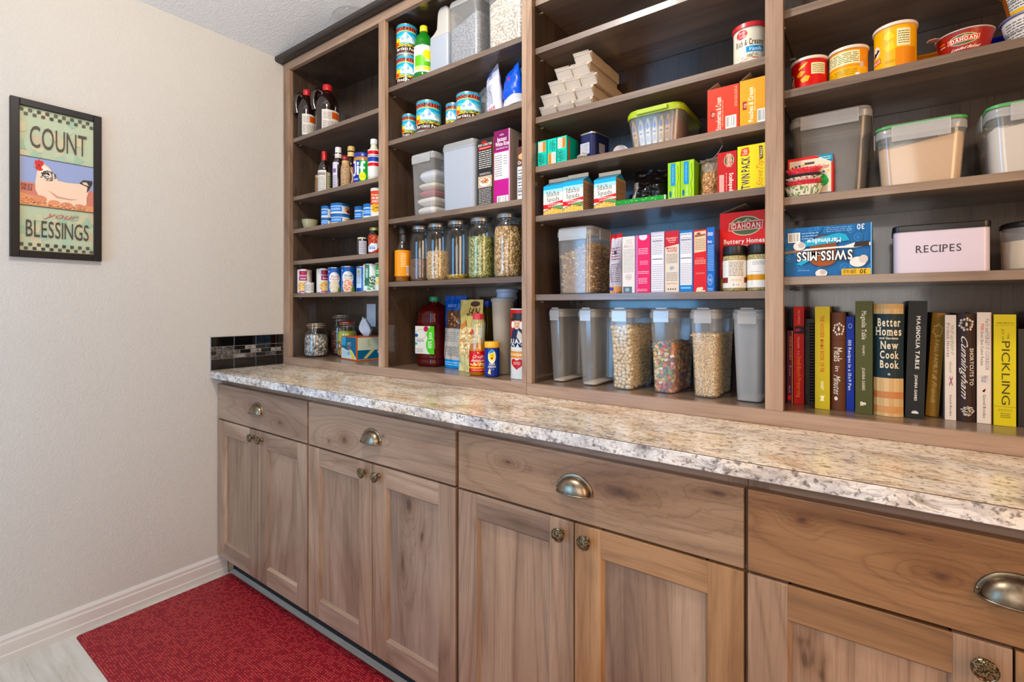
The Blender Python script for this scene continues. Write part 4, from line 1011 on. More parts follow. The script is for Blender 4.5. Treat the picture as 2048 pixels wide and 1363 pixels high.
# bottom deck of bay 1
def clip_jar(label, c, h, r, fillparts, lidc, group='clip-top glass jars in the lower left corner', rz=0):
    t = thing('clip_top_jar', label, 'jar', (c[0], c[1], ZB + .0005), math.radians(rz), group)
    G().lathe([(r * .9, 0), (r * .98, .006), (r, .015), (r, h * .60), (r * .94, h * .68), (r * .74, h * .745), (r * .72, h * .78), (r * .72, h * .82), (r * .76, h * .83), (r * .76, h * .85)], cap1=False).build('jar_body', G_CLEAR, t, smooth=60)
    for nm, prof, m in fillparts: G().lathe([(a * r, b * h) for a, b in prof]).build(nm, m, t, smooth=60)
    G().lathe([(r * .76, h * .865), (r * .78, h * .875), (r * .78, h * .9), (r * .7, h * .935), (r * .5, h * .945), (.001, h * .945)]).build('glass_lid', G_CLEAR if lidc is None else lidc, t, smooth=50)
    G().lathe([(r * .765, h * .848), (r * .80, h * .852), (r * .80, h * .866), (r * .765, h * .869)], cap0=False, cap1=False).build('rubber_seal', plain('#b07a52', .6), t, smooth=50)
    wire = plain('#b9b2a2', .25, .9); g = G()
    for zz, rr in ((h * .80, r * .745), (h * .905, r * .80)): g.tube([(rr * math.cos(a), rr * math.sin(a), zz) for a in [2 * PI * i / 28 for i in range(28)]], .0013, 6, True)
    for s in (-1, 1): g.tube([(rr_, s * .008, z) for rr_, z in ((r * .76, h * .79), (r * .98, h * .74), (r * 1.05, h * .68), (r * .93, h * .82), (r * .80, h * .905))], .0013, 6)
    g.build('wire_clasp', wire, t, smooth=60)
    return t
M_FOIL = grain('foil_wrapped_sweets', ['#b9b2a6', '#8f877c', '#d8d2c6', '#6e675f', '#a39b90'], 95, 1.0)
M_MIXR = grain('red_brown_sweets', ['#4a1c18', '#6b2a22', '#7d4638', '#2c1412', '#8c5a48'], 70)
M_CANDY = grain('yellow_wrapped_sweets', ['#d6b63c', '#c99a2c', '#e8dc9c', '#a05a24', '#e8e2c8', '#b8741f'], 80)
clip_jar('clip-top jar of silver foil sweets, front left on the bottom shelf', (.1300, .100), .178, .056, [('contents', [(.86, .04), (.95, .09), (.95, .5), (.8, .6), (.4, .62), (.001, .62)], M_FOIL)], None, rz=-40)
clip_jar('taller dark clip-top jar at the back of the bottom left shelf', (.1500, .2300), .222, .052, [('contents', [(.86, .04), (.95, .09), (.95, .5), (.8, .56), (.001, .57)], M_MIXR)], None, rz=-50)
clip_jar('clip-top jar with yellow and red wrapped sweets behind the tissue box', (.2500, .1950), .186, .0480, [('contents', [(.86, .04), (.95, .09), (.95, .38), (.5, .41), (.001, .4)], M_CANDY), ('yellow_wrapper', [(.94, .40), (.955, .41), (.955, .60), (.8, .68), (.001, .68)], plain('#b8b828', .35)), ], plain('#8a2418', .3), rz=-45)
t = carton('open tissue box with an orange edge and blue fish pattern', (.340, .492, 1.0585), .0930, .165, ZB, '#c4592e', rz=-9, name='tissue_box', cat='tissue box',
    front=[('r', 0, 0, 1, 1, '#c8602f'), ('r', .03, .04, .97, .97, '#1f5f7c'), ('r', .03, .6, .30, .97, '#4b97b8'), ('t', 'AMC', .40, .62, .66, .76, '#c9b98a'), ('l', .42, .44, .62, .6, 2, '#c7713c'), P_('#c9d3cc', (.03, .05), (.97, .05), (.97, .1), (.72, .4), (.6, .46), (.5, .4), (.3, .43), (.15, .5), (.03, .48)), P_('#d8c04c', (.55, .42), (.66, .42), (.92, .07), (.74, .07)), ('l', .12, .12, .42, .38, 4, '#8fb8c6'), ('e', .5, .28, .1, .09, '#7fb3cc')],
    right=[('r', 0, 0, 1, 1, '#c8602f'), ('r', .03, .04, .97, .97, '#c7cdb6'), ('r', .03, .05, .97, .44, '#1f5f7c'), P_('#c7cdb6', (.03, .44), (.03, .5), (.2, .52), (.3, .44), (.5, .42), (.7, .46), (.95, .4), (.95, .44)), P_('#cfc184', (.2, .08), (.3, .08), (.56, .44), (.46, .48)), ('p', [(.36, .9), (.44, .84), (.36, .78), (.44, .72), (.38, .72), (.3, .78), (.38, .84), (.3, .9)], '#b9b48e'), ('p', [(.36, .72), (.44, .66), (.36, .60), (.44, .56), (.38, .56), (.3, .61), (.38, .66), (.3, .72)], '#b9b48e'), ('r', .78, .34, .97, .62, '#b5342c'), P_('#d8c04c', (.66, .28), (.7, .28), (.86, .08), (.76, .08)), ('e', .66, .34, .03, .06, '#e2dccc')])
g = G(); rows = []
for j in range(9):
    v = j / 8; row = []
    for i in range(15):
        u = i / 14; a = 2 * PI * u
        rr = (.011 + .020 * math.sin(PI * min(v * 1.1, 1)) * (1 - .25 * v)) * (1 + .35 * math.sin(3 * a + 2 * v))
        row.append((rr * math.cos(a) * (1.5 - .9 * v) - .006 - .016 * v, rr * math.sin(a) * .8 + .01, .1075 + .085 * v + .006 * math.sin(2 * a) * v))
    rows.append(row)
g.loft(rows, False, False); tt = NT('tissue_paper'); mt = tt.done(tt.pbsdf(base=lin('#dcdfe4'), rough=.8, sub=.15)); o = g.build('tissue', mt, t, smooth=80); o['label'] = 'white tissue sticking up out of the slot'

# ================================================================== BAY 2
FRT = [('r', 0, 0, 1, 1, '#9cc4d2'), ('r', 0, .62, 1, 1, '#3f9cba'), ('r', 0, .52, 1, .64, '#6fb2c8'),
       P_('#e6ecf0', (.33, .37), (.39, .50), (.43, .58), (.47, .70), (.50, .735), (.53, .68), (.58, .57), (.63, .50), (.70, .37)), P_('#86a4c0', (.50, .735), (.51, .62), (.49, .55), (.52, .48), (.55, .56), (.54, .64)), P_('#86a4c0', (.44, .58), (.47, .52), (.45, .45), (.41, .50)), P_('#9db6cc', (.58, .55), (.60, .46), (.65, .42), (.63, .49)),
       ('r', .2, .34, .8, .385, '#3fa0a8'), ('r', .2, .25, .8, .345, '#c4ae52'), ('dots', .55, .30, .20, .04, 60, ['#3f7a3c', '#d8b84c', '#5f4a2a'], .012), P_('#1f1b1e', (.24, .80), (.70, .80), (.665, .86), (.70, .93), (.24, .93), (.27, .86)), ('t', 'HOOD-CREST', .27, .80, .67, .92, '#d8604c', {'st': 'bs'}), P_('#e0bc4a', (.3, .735), (.48, .775), (.66, .735), (.66, .76), (.48, .80), (.3, .76)), ('r', .2, .03, .8, .25, '#2b1a16'), ('r', .25, .045, .75, .07, '#8c4a38'),
       ('e', .345, .42, .055, .145, '#e8a01c'), ('e', .335, .36, .045, .09, '#d8552a'), ('e', .355, .47, .03, .07, '#f2cc3c'), P_('#5f8a2c', (.33, .56), (.37, .60), (.38, .56))]
def fruit(word): return FRT + [('t', word, .33, .115, .68, .215, '#ece4d8', {'st': 'bs'})]
LG = 'fruit cans with a mountain label'
can('upper large mountain-label pear can of the two stacked on the top shelf', (.8170, .0780, .0440, 2.337), 2.2125, fruit('Bartlett Pears'), -47, 350, LG)
can('lower large mountain-label peach can under the stacked pear can', (.8170, .0780, .0440, 2.2115), 2.088, fruit('Sliced Peaches'), -44, 350, LG)
t = glassb('green lemon juice bottle with a yellow cap', (.9080, .0850, .0385), 2.088, 2.3185, [(.85, 0), (1, .03), (1, .14), (.985, .16), (.985, .60), (1, .62), (.96, .72), (.72, .82), (.4, .875), (.33, .90), (.33, .93)], liquid('green_plastic', '#1f8a22', .1), plain('#e0d21e', .35), .10, [('label', [('r', 0, 0, 1, 1, '#dfe0d6'), ('r', .3, .22, .62, .62, '#5fa81e'), ('e', .55, .66, .09, .17, '#ecd21c'), ('t', 'LEMON', .5, .40, .66, .5, '#eef2dc', {'st': 'b'}), ('r', .3, .08, .62, .2, '#e8cf52'), ('e', .4, .12, .08, .06, '#f2e08c')], .15, .46, 1, -38, 330)], capr=.42)
# pitcher with a handle-like neck
t = thing('drink_pitcher', 'cloudy flat pitcher with a tall pale handle beside the lemon juice', 'pitcher', (1.0090, .1150, 2.0885), math.radians(0))
g = G(); R_ = lambda hx, z, r=.012, cx=0: rrect(hx, .05, r, z, 5, cx)
g.loft([R_(.048, 0), R_(.051, .004), R_(.051, .150), R_(.0505, .153)]); g.build('pitcher_body', G_CLOUDY, t, smooth=50)
g = G(); g.loft([R_(.0512, .1535), R_(.051, .158), R_(.041, .168, .012, .010), R_(.033, .182, .012, .0180), R_(.030, .238, .012, .0200), R_(.026, .252, .011, .0220), R_(.018, .258, .008, .0240)]); g.build('pitcher_top', plain('#b3ada4', .4), t, smooth=60)
M_SEED = grain('blue_grey_seed', ['#7c828c', '#8e939c', '#6a707a', '#a2a6ac'], 330, .8); M_WBEAN = grain('small_white_beans', ['#d8cbb8', '#e4d9c8', '#c9b9a2', '#d2c0aa'], 150, .9)
tub('tall clear tub of grey-blue seeds on the top shelf', 1.0730, 1.2270, .045, .20, 2.088, 2.3330, .97, .018, fill=M_SEED, fillh=.155, slope=.022, latches='', rad=.022, group='dry goods tubs on the top shelf', body=G_TUB)
tub('tall clear tub of small white beans at the right end of the top shelf', 1.2600, 1.4200, .045, .20, 2.088, 2.3330, .97, .018, fill=M_WBEAN, fillh=.19, slope=.03, latches='', rad=.022, group='dry goods tubs on the top shelf')
# second shelf
zs = 1.8715
can('small mountain-label fruit can at the left end', (.8295, .0800, .0310, 1.9765), zs, fruit('Fruit Mix'), -44, 350, LG)
can('large mountain-label pear can tipped forward at the shelf edge', (.9450, .0770, .0500, 1.9960), zs, fruit('Bartlett Pears'), -50, 350, LG)
can('small mountain-label can between the two large ones', (1.0520, .1080, .0335, 1.9760), zs, fruit('Peaches'), -78, 350, LG)
can('large mountain-label can next to the sugar bags', (1.1480, .0850, .0480, 1.9800), zs, fruit('Bartlett Pears'), -52, 350, LG)
bag('clear crinkled zip bag with a blue corner beside the fruit cans', 1.2080, .155, zs, .110, .168, .05, lambda u, v: '#3a6ab0' if (u < .35 and .45 < v < .8) else ('#3f5a86' if v > .93 else '#a8b2c0'), rz=-14, seed=3, wr=.010, ry=-14, mat=G_WRAP)
def sugarc(u, v):
    if (u - .5) ** 2 * 4 + (v - .5) ** 2 * 4 > .92 and u < .2: return '#2a56a8'
    return '#c6c5ce' if v < .75 else '#aeb0c2'
bag('white sugar bag with a blue outline leaning on the shelf', 1.2760, .085, zs, .090, .180, .05, sugarc, rz=-24, seed=8, wr=.004, ry=-9, art=[('p', [(.02, .02), (.07, .02), (.10, .8), (.3, .97), (.6, .985), (.6, 1), (.25, 1), (.03, .85)], '#2353a8'), ('l', .3, .2, .75, .62, 11, '#8a8a96'), ('l', .4, .75, .6, .9, 4, '#2f3f70'), ('t', 'SUGAR', .35, .06, .85, .13, '#b8323c', {'st': 'bs'})])
bag('bright blue sugar bag with a red flower mark', 1.3700, .075, zs, .095, .150, .07, lambda u, v: '#2455b4' if v > .22 else '#c9c6cc', rz=-25, seed=12, wr=.006, ry=-10, art=[('e', .55, .72, .12, .06, '#c8304c')])
bag('pale blue zip bag standing behind the sugar bags', 1.3850, .150, zs, .095, .172, .022, lambda u, v: '#2b86b8' if .78 < v < .86 else ('#6fa8c8' if v > .86 else '#4f8fbe'), rz=-6, seed=15, wr=.004, ry=-27)
# third shelf: two tubs and cartons
zs = 1.552
t = tub('clear tub holding rolled white bags, left end of its shelf', .8628, .9960, .050, .185, zs, 1.8020, .90, .022, fill=None, latches='f', rad=.016, group='clear lidded tubs', lw=.8)
for k, (x, y, z, sx, sy, sz, c) in enumerate(((.929, .140, 1.5585, .050, .07, .040, '#d6cec4'), (.928, .140, 1.5995, .052, .07, .036, '#d8cfc2'), (.930, .138, 1.6365, .050, .068, .024, '#b04a52'), (.930, .138, 1.6615, .048, .066, .032, '#cfc4b0'), (.930, .138, 1.6945, .046, .062, .05, '#c8ccd2'))):
    g = G(); rings = []
    for j in range(7):
        v = j / 6; q = math.sin(PI * (.12 + .76 * v)) ** .5
        rings.append([(px * q + noise.noise(Vector((px * 60, py * 60, k * 3 + v * 3))) * .003, py * q + noise.noise(Vector((py * 50, px * 50, k * 5 + v))) * .003, v * sz * 1.02) for px, py, pz in rrect(sx, sy, .02, 0, 6)])
    g.loft(rings); o = g.build('rolled_bag', plain(c, .45, bump=.3, bscale=60), None, smooth=70, loc=(x, y, z))
    tag(o, ['lowest white rolled bag inside the clear tub', 'second white rolled bag from the bottom in the tub', 'red-banded rolled bag in the middle of the tub', 'cream rolled bag near the top of the tub', 'clear knotted bag on top inside the tub'][k], 'bag', 'rolled bags inside the clear tub')
tub('empty cloudy tub with a milky lid in the middle of its shelf', 1.0405, 1.2060, .045, .19, zs, 1.8080, .96, .022, latches='', rad=.018, group='clear lidded tubs', body=G_CLOUDY)
carton('narrow black pasta box with a dish photo', (1.2190, 1.2900, 1.7930), .050, .17, zs, '#1d1a19', group='cartons beside the cloudy tub',
    front=[('r', 0, 0, 1, 1, '#211d1c'), ('e', .45, .945, .18, .022, '#a02a22'), ('t', 'RED LOBSTER', .06, .895, .94, .925, '#d8d2cc', {'st': 'bs'}), ('r', .08, .84, .92, .885, '#a3222c'), ('l', .14, .85, .84, .875, 1, '#e2c2bc'), ('l', .1, .56, .9, .83, 9, '#cfcac4'), ('l', .15, .465, .85, .50, 2, '#cfcac4'), ('r', .06, .28, .94, .45, '#b8a48e'), ('e', .5, .36, .36, .065, '#ddd6cc'), ('dots', .5, .37, .24, .045, 40, ['#d8703c', '#c8542c', '#e8b07a'], .06), ('l', .1, .03, .9, .27, 10, '#bdb8b2')],
    right=[('r', 0, 0, 1, 1, '#8a5a34'), ('r', 0, .0, .2, 1, '#c89a5a')])
carton('magenta and white instant rice box', (1.2989, 1.3680, 1.8055), .045, .17, zs, '#8f1a5c', group='cartons beside the cloudy tub',
    front=[('r', 0, 0, 1, 1, '#a8187a'), ('r', .0, .72, .92, 1, '#6f1850'), ('t', 'white', .36, .925, .62, .95, '#e8c8d0', {'st': 'b'}), ('t', 'Instant', .22, .85, .80, .905, '#ece0e6', {'st': 'b'}), ('t', 'White Rice', .10, .785, .92, .84, '#ece0e6', {'st': 'b'}), ('t', 'precooked rice', .14, .742, .86, .77, '#dcb8cc', {'st': 'b'}), ('r', .03, .33, .92, .70, '#ddd9d6'), ('l', .07, .37, .52, .67, 10, '#6a5f68'), ('l', .60, .52, .86, .66, 4, '#8a8088'), ('bar', .2, .0, .9, .105), ('r', .93, 0, 1, 1, '#c9a0b8')],
    right=[('r', 0, 0, 1, 1, '#a8998c'), ('r', .3, .52, 1, .9, '#3f1820'), ('e', .4, .35, .12, .05, '#b5442c'), ('e', .45, .32, .1, .03, '#5f7a3c')])
carton('brown and white snack box at the stile, right of the rice box', (1.3869, 1.4380, 1.7390), .060, .15, zs, '#6a4434', group='cartons beside the cloudy tub',
    front=[('r', 0, 0, 1, 1, '#5a3a30'), ('e', .5, .82, .4, .06, '#d8a878'), ('t', 'Original', .08, .68, .95, .74, '#e8dcd0', {'st': 'b'}), ('r', .04, .05, .96, .64, '#dedad8'), ('l', .1, .1, .9, .6, 9, '#55505a'), ('r', .06, .42, .94, .435, '#222'), ('r', .06, .2, .94, .21, '#222')])
# fourth shelf: bottle and five canning jars
zs = 1.297
glassb('clear glass bottle with a black stopper and orange label', (.8030, .0660, .0310), zs, 1.5270, [(.9, 0), (1, .015), (1, .50), (.92, .58), (.62, .68), (.44, .74), (.42, .86)], G_CLEAR, plain('#1d1b1b', .3), .14, [('label', [('r', 0, 0, 1, 1, '#d98f1e'), ('l', .52, .35, .66, .9, 9, '#f0dcae'), ('bar', .66, .06, .74, .4)], .10, .46, 1, -60, 300)], capr=.52)
G().lathe([(.027, .002), (.0292, .006), (.0292, .118), (.02, .119), (.001, .119)]).build('vinegar', liquid('amber_vinegar', '#b8701a', .06), [o for o in COL.objects if o.type == 'EMPTY' and o.get('label', '').startswith('clear glass bottle with a black stopper')][0], smooth=50)
M_LENT = grain('brown_lentils', ['#5f3c2c', '#75503c', '#4c2e22', '#866048'], 260); M_OATG = grain('pale_split_grain', ['#c79c60', '#d6b07a', '#b08449', '#e0c08e'], 210)
M_YEL = grain('yellow_lentils', ['#c99a1e', '#dcb238', '#b5861a'], 240); M_PEA = grain('split_green_peas', ['#9a9c4a', '#b4b060', '#7c8238', '#c4bc78', '#6c7a34'], 175); M_CHK = grain('tan_dried_beans', ['#c69a5c', '#d8b277', '#b0824a', '#e0c192', '#9c6e3a'], 150)
mason_jar('canning jar part filled with brown lentils, leftmost of the five jars', (.8730, .1050, .0470), zs, 1.5240, M_LENT, .40)
mason_jar('canning jar half filled with pale split grain, second of the five jars', (.9750, .0980, .0480), zs, 1.5230, M_OATG, .51)
mason_jar('nearly empty canning jar with a layer of yellow lentils', (1.0850, .0960, .0480), zs, 1.5225, M_YEL, .085)
mason_jar('canning jar of green split peas, second from the stile', (1.2020, .0940, .0500), zs, 1.5215, M_PEA, .68)
mason_jar('full canning jar of tan dried beans next to the stile', (1.3270, .0920, .0520), zs, 1.5220, M_CHK, .78)
# bottom deck of bay 2
t = thing('juice_bottle', 'large bottle of red apple juice with a green cap', 'bottle', (.8700, .1850, ZB + .0005), math.radians(6)); M_JUI = liquid('red_juice', '#5a0c08', .06)
g = G(); R2 = lambda k, z: rrect(.055 * k, .068 * k, .03 * k, z, 7)
g.loft([R2(.93, 0), R2(1, .006), R2(1, .022), R2(.955, .028), R2(1, .034), R2(1, .045), R2(.94, .05), R2(.94, .168), R2(1, .174), R2(1, .19), R2(.93, .205), R2(.97, .213), R2(.86, .232), R2(.62, .25)] + [[(.02 * math.cos(2 * PI * (i - 4) / 32 - .0), .02 * math.sin(2 * PI * (i - 4) / 32), z) for i in range(32)] for z in (.263, .272)])
g.build('bottle_body', M_JUI, t, smooth=60)
G().lathe([(.0215, .268), (.023, .270), (.023, .284), (.0215, .288), (.001, .288)], 28).build('cap', plain('#177a4a', .35), t, smooth=40)
flat_print('label', [('r', 0, 0, 1, 1, '#d5cfc2'), ('e', .3, .7, .3, .2, '#c4bba8'), ('e', .3, .7, .24, .15, '#d5cfc2'), ('e', .58, .9, .13, .1, '#a3224a'), ('e', .06, .66, .1, .06, '#1d4f8c'), ('e', .05, .36, .08, .05, '#4fa0b0'), ('t', 'Apple', .06, .44, .46, .53, '#2a3a48'), P_('#4fae1e', (1, 0), (1, 1), (.82, 1), (.66, .85), (.6, .7), (.66, .55), (.58, .4), (.58, .25), (.68, .08), (.8, 0)), ('t', '100% Juice', .68, .22, .88, .78, '#eef4e0', {'rot': 90}), ('l', .06, .04, .42, .2, 4, '#8a8478')], t, (-.05, -.0655, .052), (1, 0, 0), (0, 0, 1), .10, .114, .4, .001)
def bagc1(u, v):
    if v > .80: return '#1d4a8c'
    if v > .55: return '#5a3a28' if .15 < u < .95 else '#1d4a8c'
    if v < .12: return '#2a88c0'
    return '#b9b0a4'
bag('blue and grey bag of chocolate sweets standing behind the tan bag', 1.0000, .175, ZB, .130, .290, .05, bagc1, rz=-6, seed=21, wr=.005, art=[('dots', .5, .66, .3, .09, 50, ['#7a4426', '#4a2818', '#9a6a48', '#c9a88a'], .05), ('l', .12, .16, .85, .30, 6, '#6a625a'), ('l', .12, .36, .85, .50, 5, '#8a8278'), ('l', .2, .84, .6, .88, 2, '#9ab4d8'), ('l', .15, .03, .9, .09, 2, '#bfe0f2')])
def bagc2(u, v):
    if v > .62: return '#b5a468'
    if v < .18: return '#c8bf8c'
    return '#cfc296' if (u < .18 or u > .88) else '#d3b784'
bag('tan tortilla strip bag with a folded top reading SAN', 1.1280, .125, ZB, .120, .272, .07, bagc2, rz=-4, seed=27, wr=.007, fold=.0, art=[('dots', .52, .42, .30, .20, 160, ['#e2cfa4', '#c29a66', '#dcc08c', '#b58a58', '#ecdcb8'], .06), ('r', .22, .19, .86, .27, '#c2bb8c'), ('p', [(.24, .195), (.34, .265), (.44, .195), (.54, .265), (.64, .195), (.74, .265), (.84, .195), (.84, .215), (.74, .27), (.64, .22), (.54, .27), (.44, .22), (.34, .27), (.24, .22)], '#b8582c'), ('p', [(.15, .64), (.45, .72), (.48, .66), (.2, .58)], '#c07a4c'), ('t', 'SAN', .42, .78, .86, .88, '#5a1c1c', {'st': 'bs', 'skew': 1}), ('e', .68, .94, .2, .04, '#4a2a22'), ('r', .0, .35, .1, .4, '#c04a34'), ('p', [(.7, .6), (.78, .56), (.74, .5), (.68, .55)], '#b03024')])
t = thing('water_bottle', 'thin bottle with a blue cap behind the popcorn oil', 'bottle', (1.1080, .2450, ZB + .0005))
G().lathe([(.022, 0), (.024, .004), (.024, .2), (.020, .225), (.012, .24), (.012, .25)], 32).build('bottle_body', liquid('olive_oil', '#8a7a1e'), t, smooth=60); G().lathe([(.0135, .245), (.0145, .246), (.0145, .268), (.001, .27)], 24).build('cap', plain('#2146c8', .35), t, smooth=40)
t = thing('popcorn_oil_bottle', 'ribbed bottle of golden popping oil with a red cap', 'bottle', (1.2080, .0670, ZB + .0005)); oil = liquid('golden_oil', '#d88a10', .05)
G().lathe([(.029, 0), (.032, .004), (.032, .088), (.030, .1), (.0262, .112)]).build('oil', oil, t, smooth=60)
g = G(); seg = 48; zz = [(.0320, .086), (.030, .102), (.0245, .118), (.023, .14), (.0245, .165), (.0275, .178), (.0265, .19), (.019, .20), (.016, .203)]
g.loft([[(r * (1 + (.035 if (.1 < z < .17 and k % 4 < 2) else 0)) * math.cos(2 * PI * k / seg), r * (1 + (.035 if (.1 < z < .17 and k % 4 < 2) else 0)) * math.sin(2 * PI * k / seg), z) for k in range(seg)] for r, z in zz], False, False); g.build('bottle_neck', G_CLEAR, t, smooth=60)
G().lathe([(.0185, .2), (.0195, .201), (.0190, .2175), (.0175, .220), (.001, .220)], 28).build('cap', plain('#c2203a', .35), t, smooth=40)
round_print('label', [('r', 0, 0, 1, 1, '#b8242c'), ('r', 0, .17, 1, .25, '#e0a83c'), ('t', "Orville", .32, .66, .64, .82, '#f0d8c8', {'skew': 2}), ('t', "Redenbacher's", .26, .5, .72, .62, '#f0d8c8', {'skew': 2, 'st': 'b'}), ('dots', .5, .36, .24, .09, 40, ['#f2e2b8', '#e8c878'], .03), ('e', .5, .92, .03, .04, '#d8a8a0'), ('l', .3, .06, .7, .14, 1, '#e8c0b0')], t, .032, .012, .075, math.radians(-50), math.radians(230), .3, lift=.0007)
t = thing('seasoning_shaker', 'blue popcorn seasoning shaker with a yellow lid', 'shaker', (1.2780, .0600, ZB + .0005))
G().lathe([(.024, 0), (.0255, .003), (.0245, .05), (.0262, .098), (.0262, .102)]).build('shaker_body', plain('#14265e', .3), t, smooth=60); G().lathe([(.0268, .102), (.0272, .103), (.0268, .1205), (.0255, .1225), (.001, .1225)]).build('lid', plain('#e0a81c', .35), t, smooth=40)
round_print('label', [('r', 0, 0, 1, 1, '#1a3078'), ('e', .5, .72, .13, .26, '#e9e2cc'), ('e', .49, .74, .09, .17, '#ecc63c'), ('p', [(.4, .82), (.58, .9), (.54, .97), (.42, .96)], '#3a8ac8'), ('e', .46, .76, .01, .025, '#2a1c14'), ('e', .52, .77, .01, .025, '#2a1c14'), ('p', [(.45, .68), (.54, .7), (.52, .63), (.48, .62)], '#7a2018'), ('t', 'WHITE', .40, .40, .60, .47, '#e6e4dc', {'st': 'b'}), ('t', 'CHEDDAR', .37, .31, .63, .38, '#e6e4dc', {'st': 'b'}), ('l', .42, .22, .58, .28, 2, '#8fa0d0'), ('p', [(.36, .1), (.42, .3), (.46, .22), (.46, .05)], '#e0c890')], t, .0262, .004, .094, math.radians(-52), math.radians(230), .3, R1=.0264, lift=.0007)
t = thing('tall_tumbler', 'tall frosted plastic tumbler with a clear lid behind the shaker', 'tumbler', (1.2650, .1430, ZB + .0005))
G().lathe([(.030, 0), (.032, .003), (.042, .262), (.0435, .268)]).build('tumbler_body', plain('#a89a86', .45), t, smooth=60); G().lathe([(.0445, .265), (.0455, .267), (.0455, .274), (.040, .279), (.001, .279)]).build('lid', G_FROST, t, smooth=40)
t = thing('water_jug', 'clear blue-tinted canister with a white rimmed lid at the back', 'container', (1.2100, .2400, ZB + .0005))
G().lathe([(.038, 0), (.040, .003), (.040, .272), (.038, .278)], cap1=False).build('canister_body', liquid('blue_plastic', '#1c4a90', .1), t, smooth=60); G().lathe([(.0415, .274), (.042, .276), (.042, .286), (.040, .288), (.040, .300), (.044, .302), (.044, .312), (.042, .314), (.001, .314)]).build('lid', plain('#bfc8d6', .35), t, smooth=40)
can('tall cardboard oats canister with a white lid by the stile', (1.3880, .1000, .0470, 1.1900), ZB, [('r', 0, 0, 1, 1, '#dcd8d2'), ('r', 0, .60, 1, 1, '#b4302c'), ('r', 0, .45, 1, .60, '#1c2238'), ('p', [(.40, .60), (.42, .68), (.47, .74), (.50, .76), (.56, .74), (.62, .66), (.66, .58), (.66, .50), (.40, .5)], '#1d2440'), ('p', [(.50, .60), (.52, .70), (.56, .66), (.60, .56), (.56, .52)], '#cfc4b4'), ('e', .50, .79, .055, .065, '#dcae92'), ('e', .43, .78, .035, .05, '#e8e2d8'), ('e', .57, .77, .035, .06, '#e8e2d8'), ('e', .50, .77, .045, .058, '#dcae92'), ('p', [(.38, .84), (.62, .84), (.65, .87), (.57, .88), (.58, .95), (.43, .95), (.43, .88), (.36, .87)], '#23201e'), ('e', .485, .795, .006, .008, '#3a2a22'), ('e', .525, .795, .006, .008, '#3a2a22'), ('p', [(.485, .755), (.53, .76), (.51, .745)], '#a8453c'),
     ('t', 'QUAKER', .33, .50, .70, .57, '#ece8e2', {'st': 'b'}), ('t', 'OATS', .40, .42, .66, .49, '#ece8e2', {'st': 'b'}), ('r', 0, .29, 1, .39, '#d08a3c'), ('t', 'OLD FASHIONED', .34, .32, .68, .36, '#f4e8d8', {'st': 'b'}), ('p', [(.50, .12), (.41, .20), (.41, .26), (.455, .28), (.50, .255), (.545, .28), (.59, .26), (.59, .20)], '#b8242c'), ('l', .45, .19, .55, .24, 3, '#e8c8c0')], -88, 350, None, 'canister', 'oats_canister', .4, plain('#e4e0da', .4))

# ================================================================== BAY 3
# vacuum packed flour-like packets in a leaning pile
zs = 1.806
PK = 'clear sleeves of cream crackers in a pile'
M_PKT = plain('#bfa88c', .45, bump=.5, bscale=60)
def packet(label, x, y, z, sx, sy, sz, rz=0, ry=0, rx=0):
    t = thing('cracker_sleeve', label, 'packet', (x, y, z), math.radians(rz), PK, math.radians(rx), math.radians(ry))
    g = G(); n = 9; rings = []
    for j in range(n):
        v = j / (n - 1); q = 1.0; y_ = -sy + 2 * sy * v
        rings.append([(px * q + noise.noise(Vector((px * 50, v * 9, x * 40 + z * 31))) * .0018, y_, pz * q + sz + noise.noise(Vector((pz * 60, v * 8, z * 50))) * .0018) for px, pz in [(a, b) for a, b, _ in rrect(sx, sz, .004, 0, 3)]])
    g.loft(rings); g.build('sleeve', M_PKT, t, smooth=60)
    g = G()                                     # crimped film end facing out
    for s, k in ((-1, .026),):
        y0 = s * sy; A = [(-sx, y0, sz * 1.9), (sx, y0, sz * 1.9), (sx * .98, y0 + s * k * .6, sz * 1.15), (-sx * .98, y0 + s * k * .6, sz * 1.15)]; Bq = [(-sx, y0, .1 * sz), (sx, y0, .1 * sz), (sx * .98, y0 + s * k * .6, sz * 1.1), (-sx * .98, y0 + s * k * .6, sz * 1.1)]
        g.add(A, [(0, 1, 2, 3)]); g.add(Bq, [(0, 3, 2, 1)])
        g.add([(-sx * .98, y0 + s * k * .6, sz * 1.18), (sx * .98, y0 + s * k * .6, sz * 1.18), (sx * 1.03, y0 + s * k, sz * 1.5), (-sx * 1.02, y0 + s * k * .9, sz * 1.7)], [(0, 1, 2, 3)])
        g.add([(-sx, y0, .1 * sz), (-sx, y0, 1.9 * sz), (-sx * .98, y0 + s * k * .6, sz * 1.12)], [(0, 1, 2)]); g.add([(sx, y0, .1 * sz), (sx * .98, y0 + s * k * .6, sz * 1.12), (sx, y0, 1.9 * sz)], [(0, 1, 2)])
    g.build('film_end', G_END, t)
G_END = glass('shiny_film', (.95, .95, .95), .12, .2, .4, .62, '#e2d8ca')
sl = [(1.528, 0, .028, 0, 0), (1.588, 0, .028, 0, 1), (1.648, 0, .028, 0, 2), (1.534, 1, .028, 0, 3), (1.592, 1, .028, 0, 4), (1.650, 1, .028, 0, 5), (1.560, 2, .026, 0, 6), (1.612, 2, .026, 0, 7), (1.664, 2, .026, 0, 8), (1.585, 3, .027, 0, 9), (1.640, 3, .028, 0, 10), (1.645, 4, .028, 0, 11)]
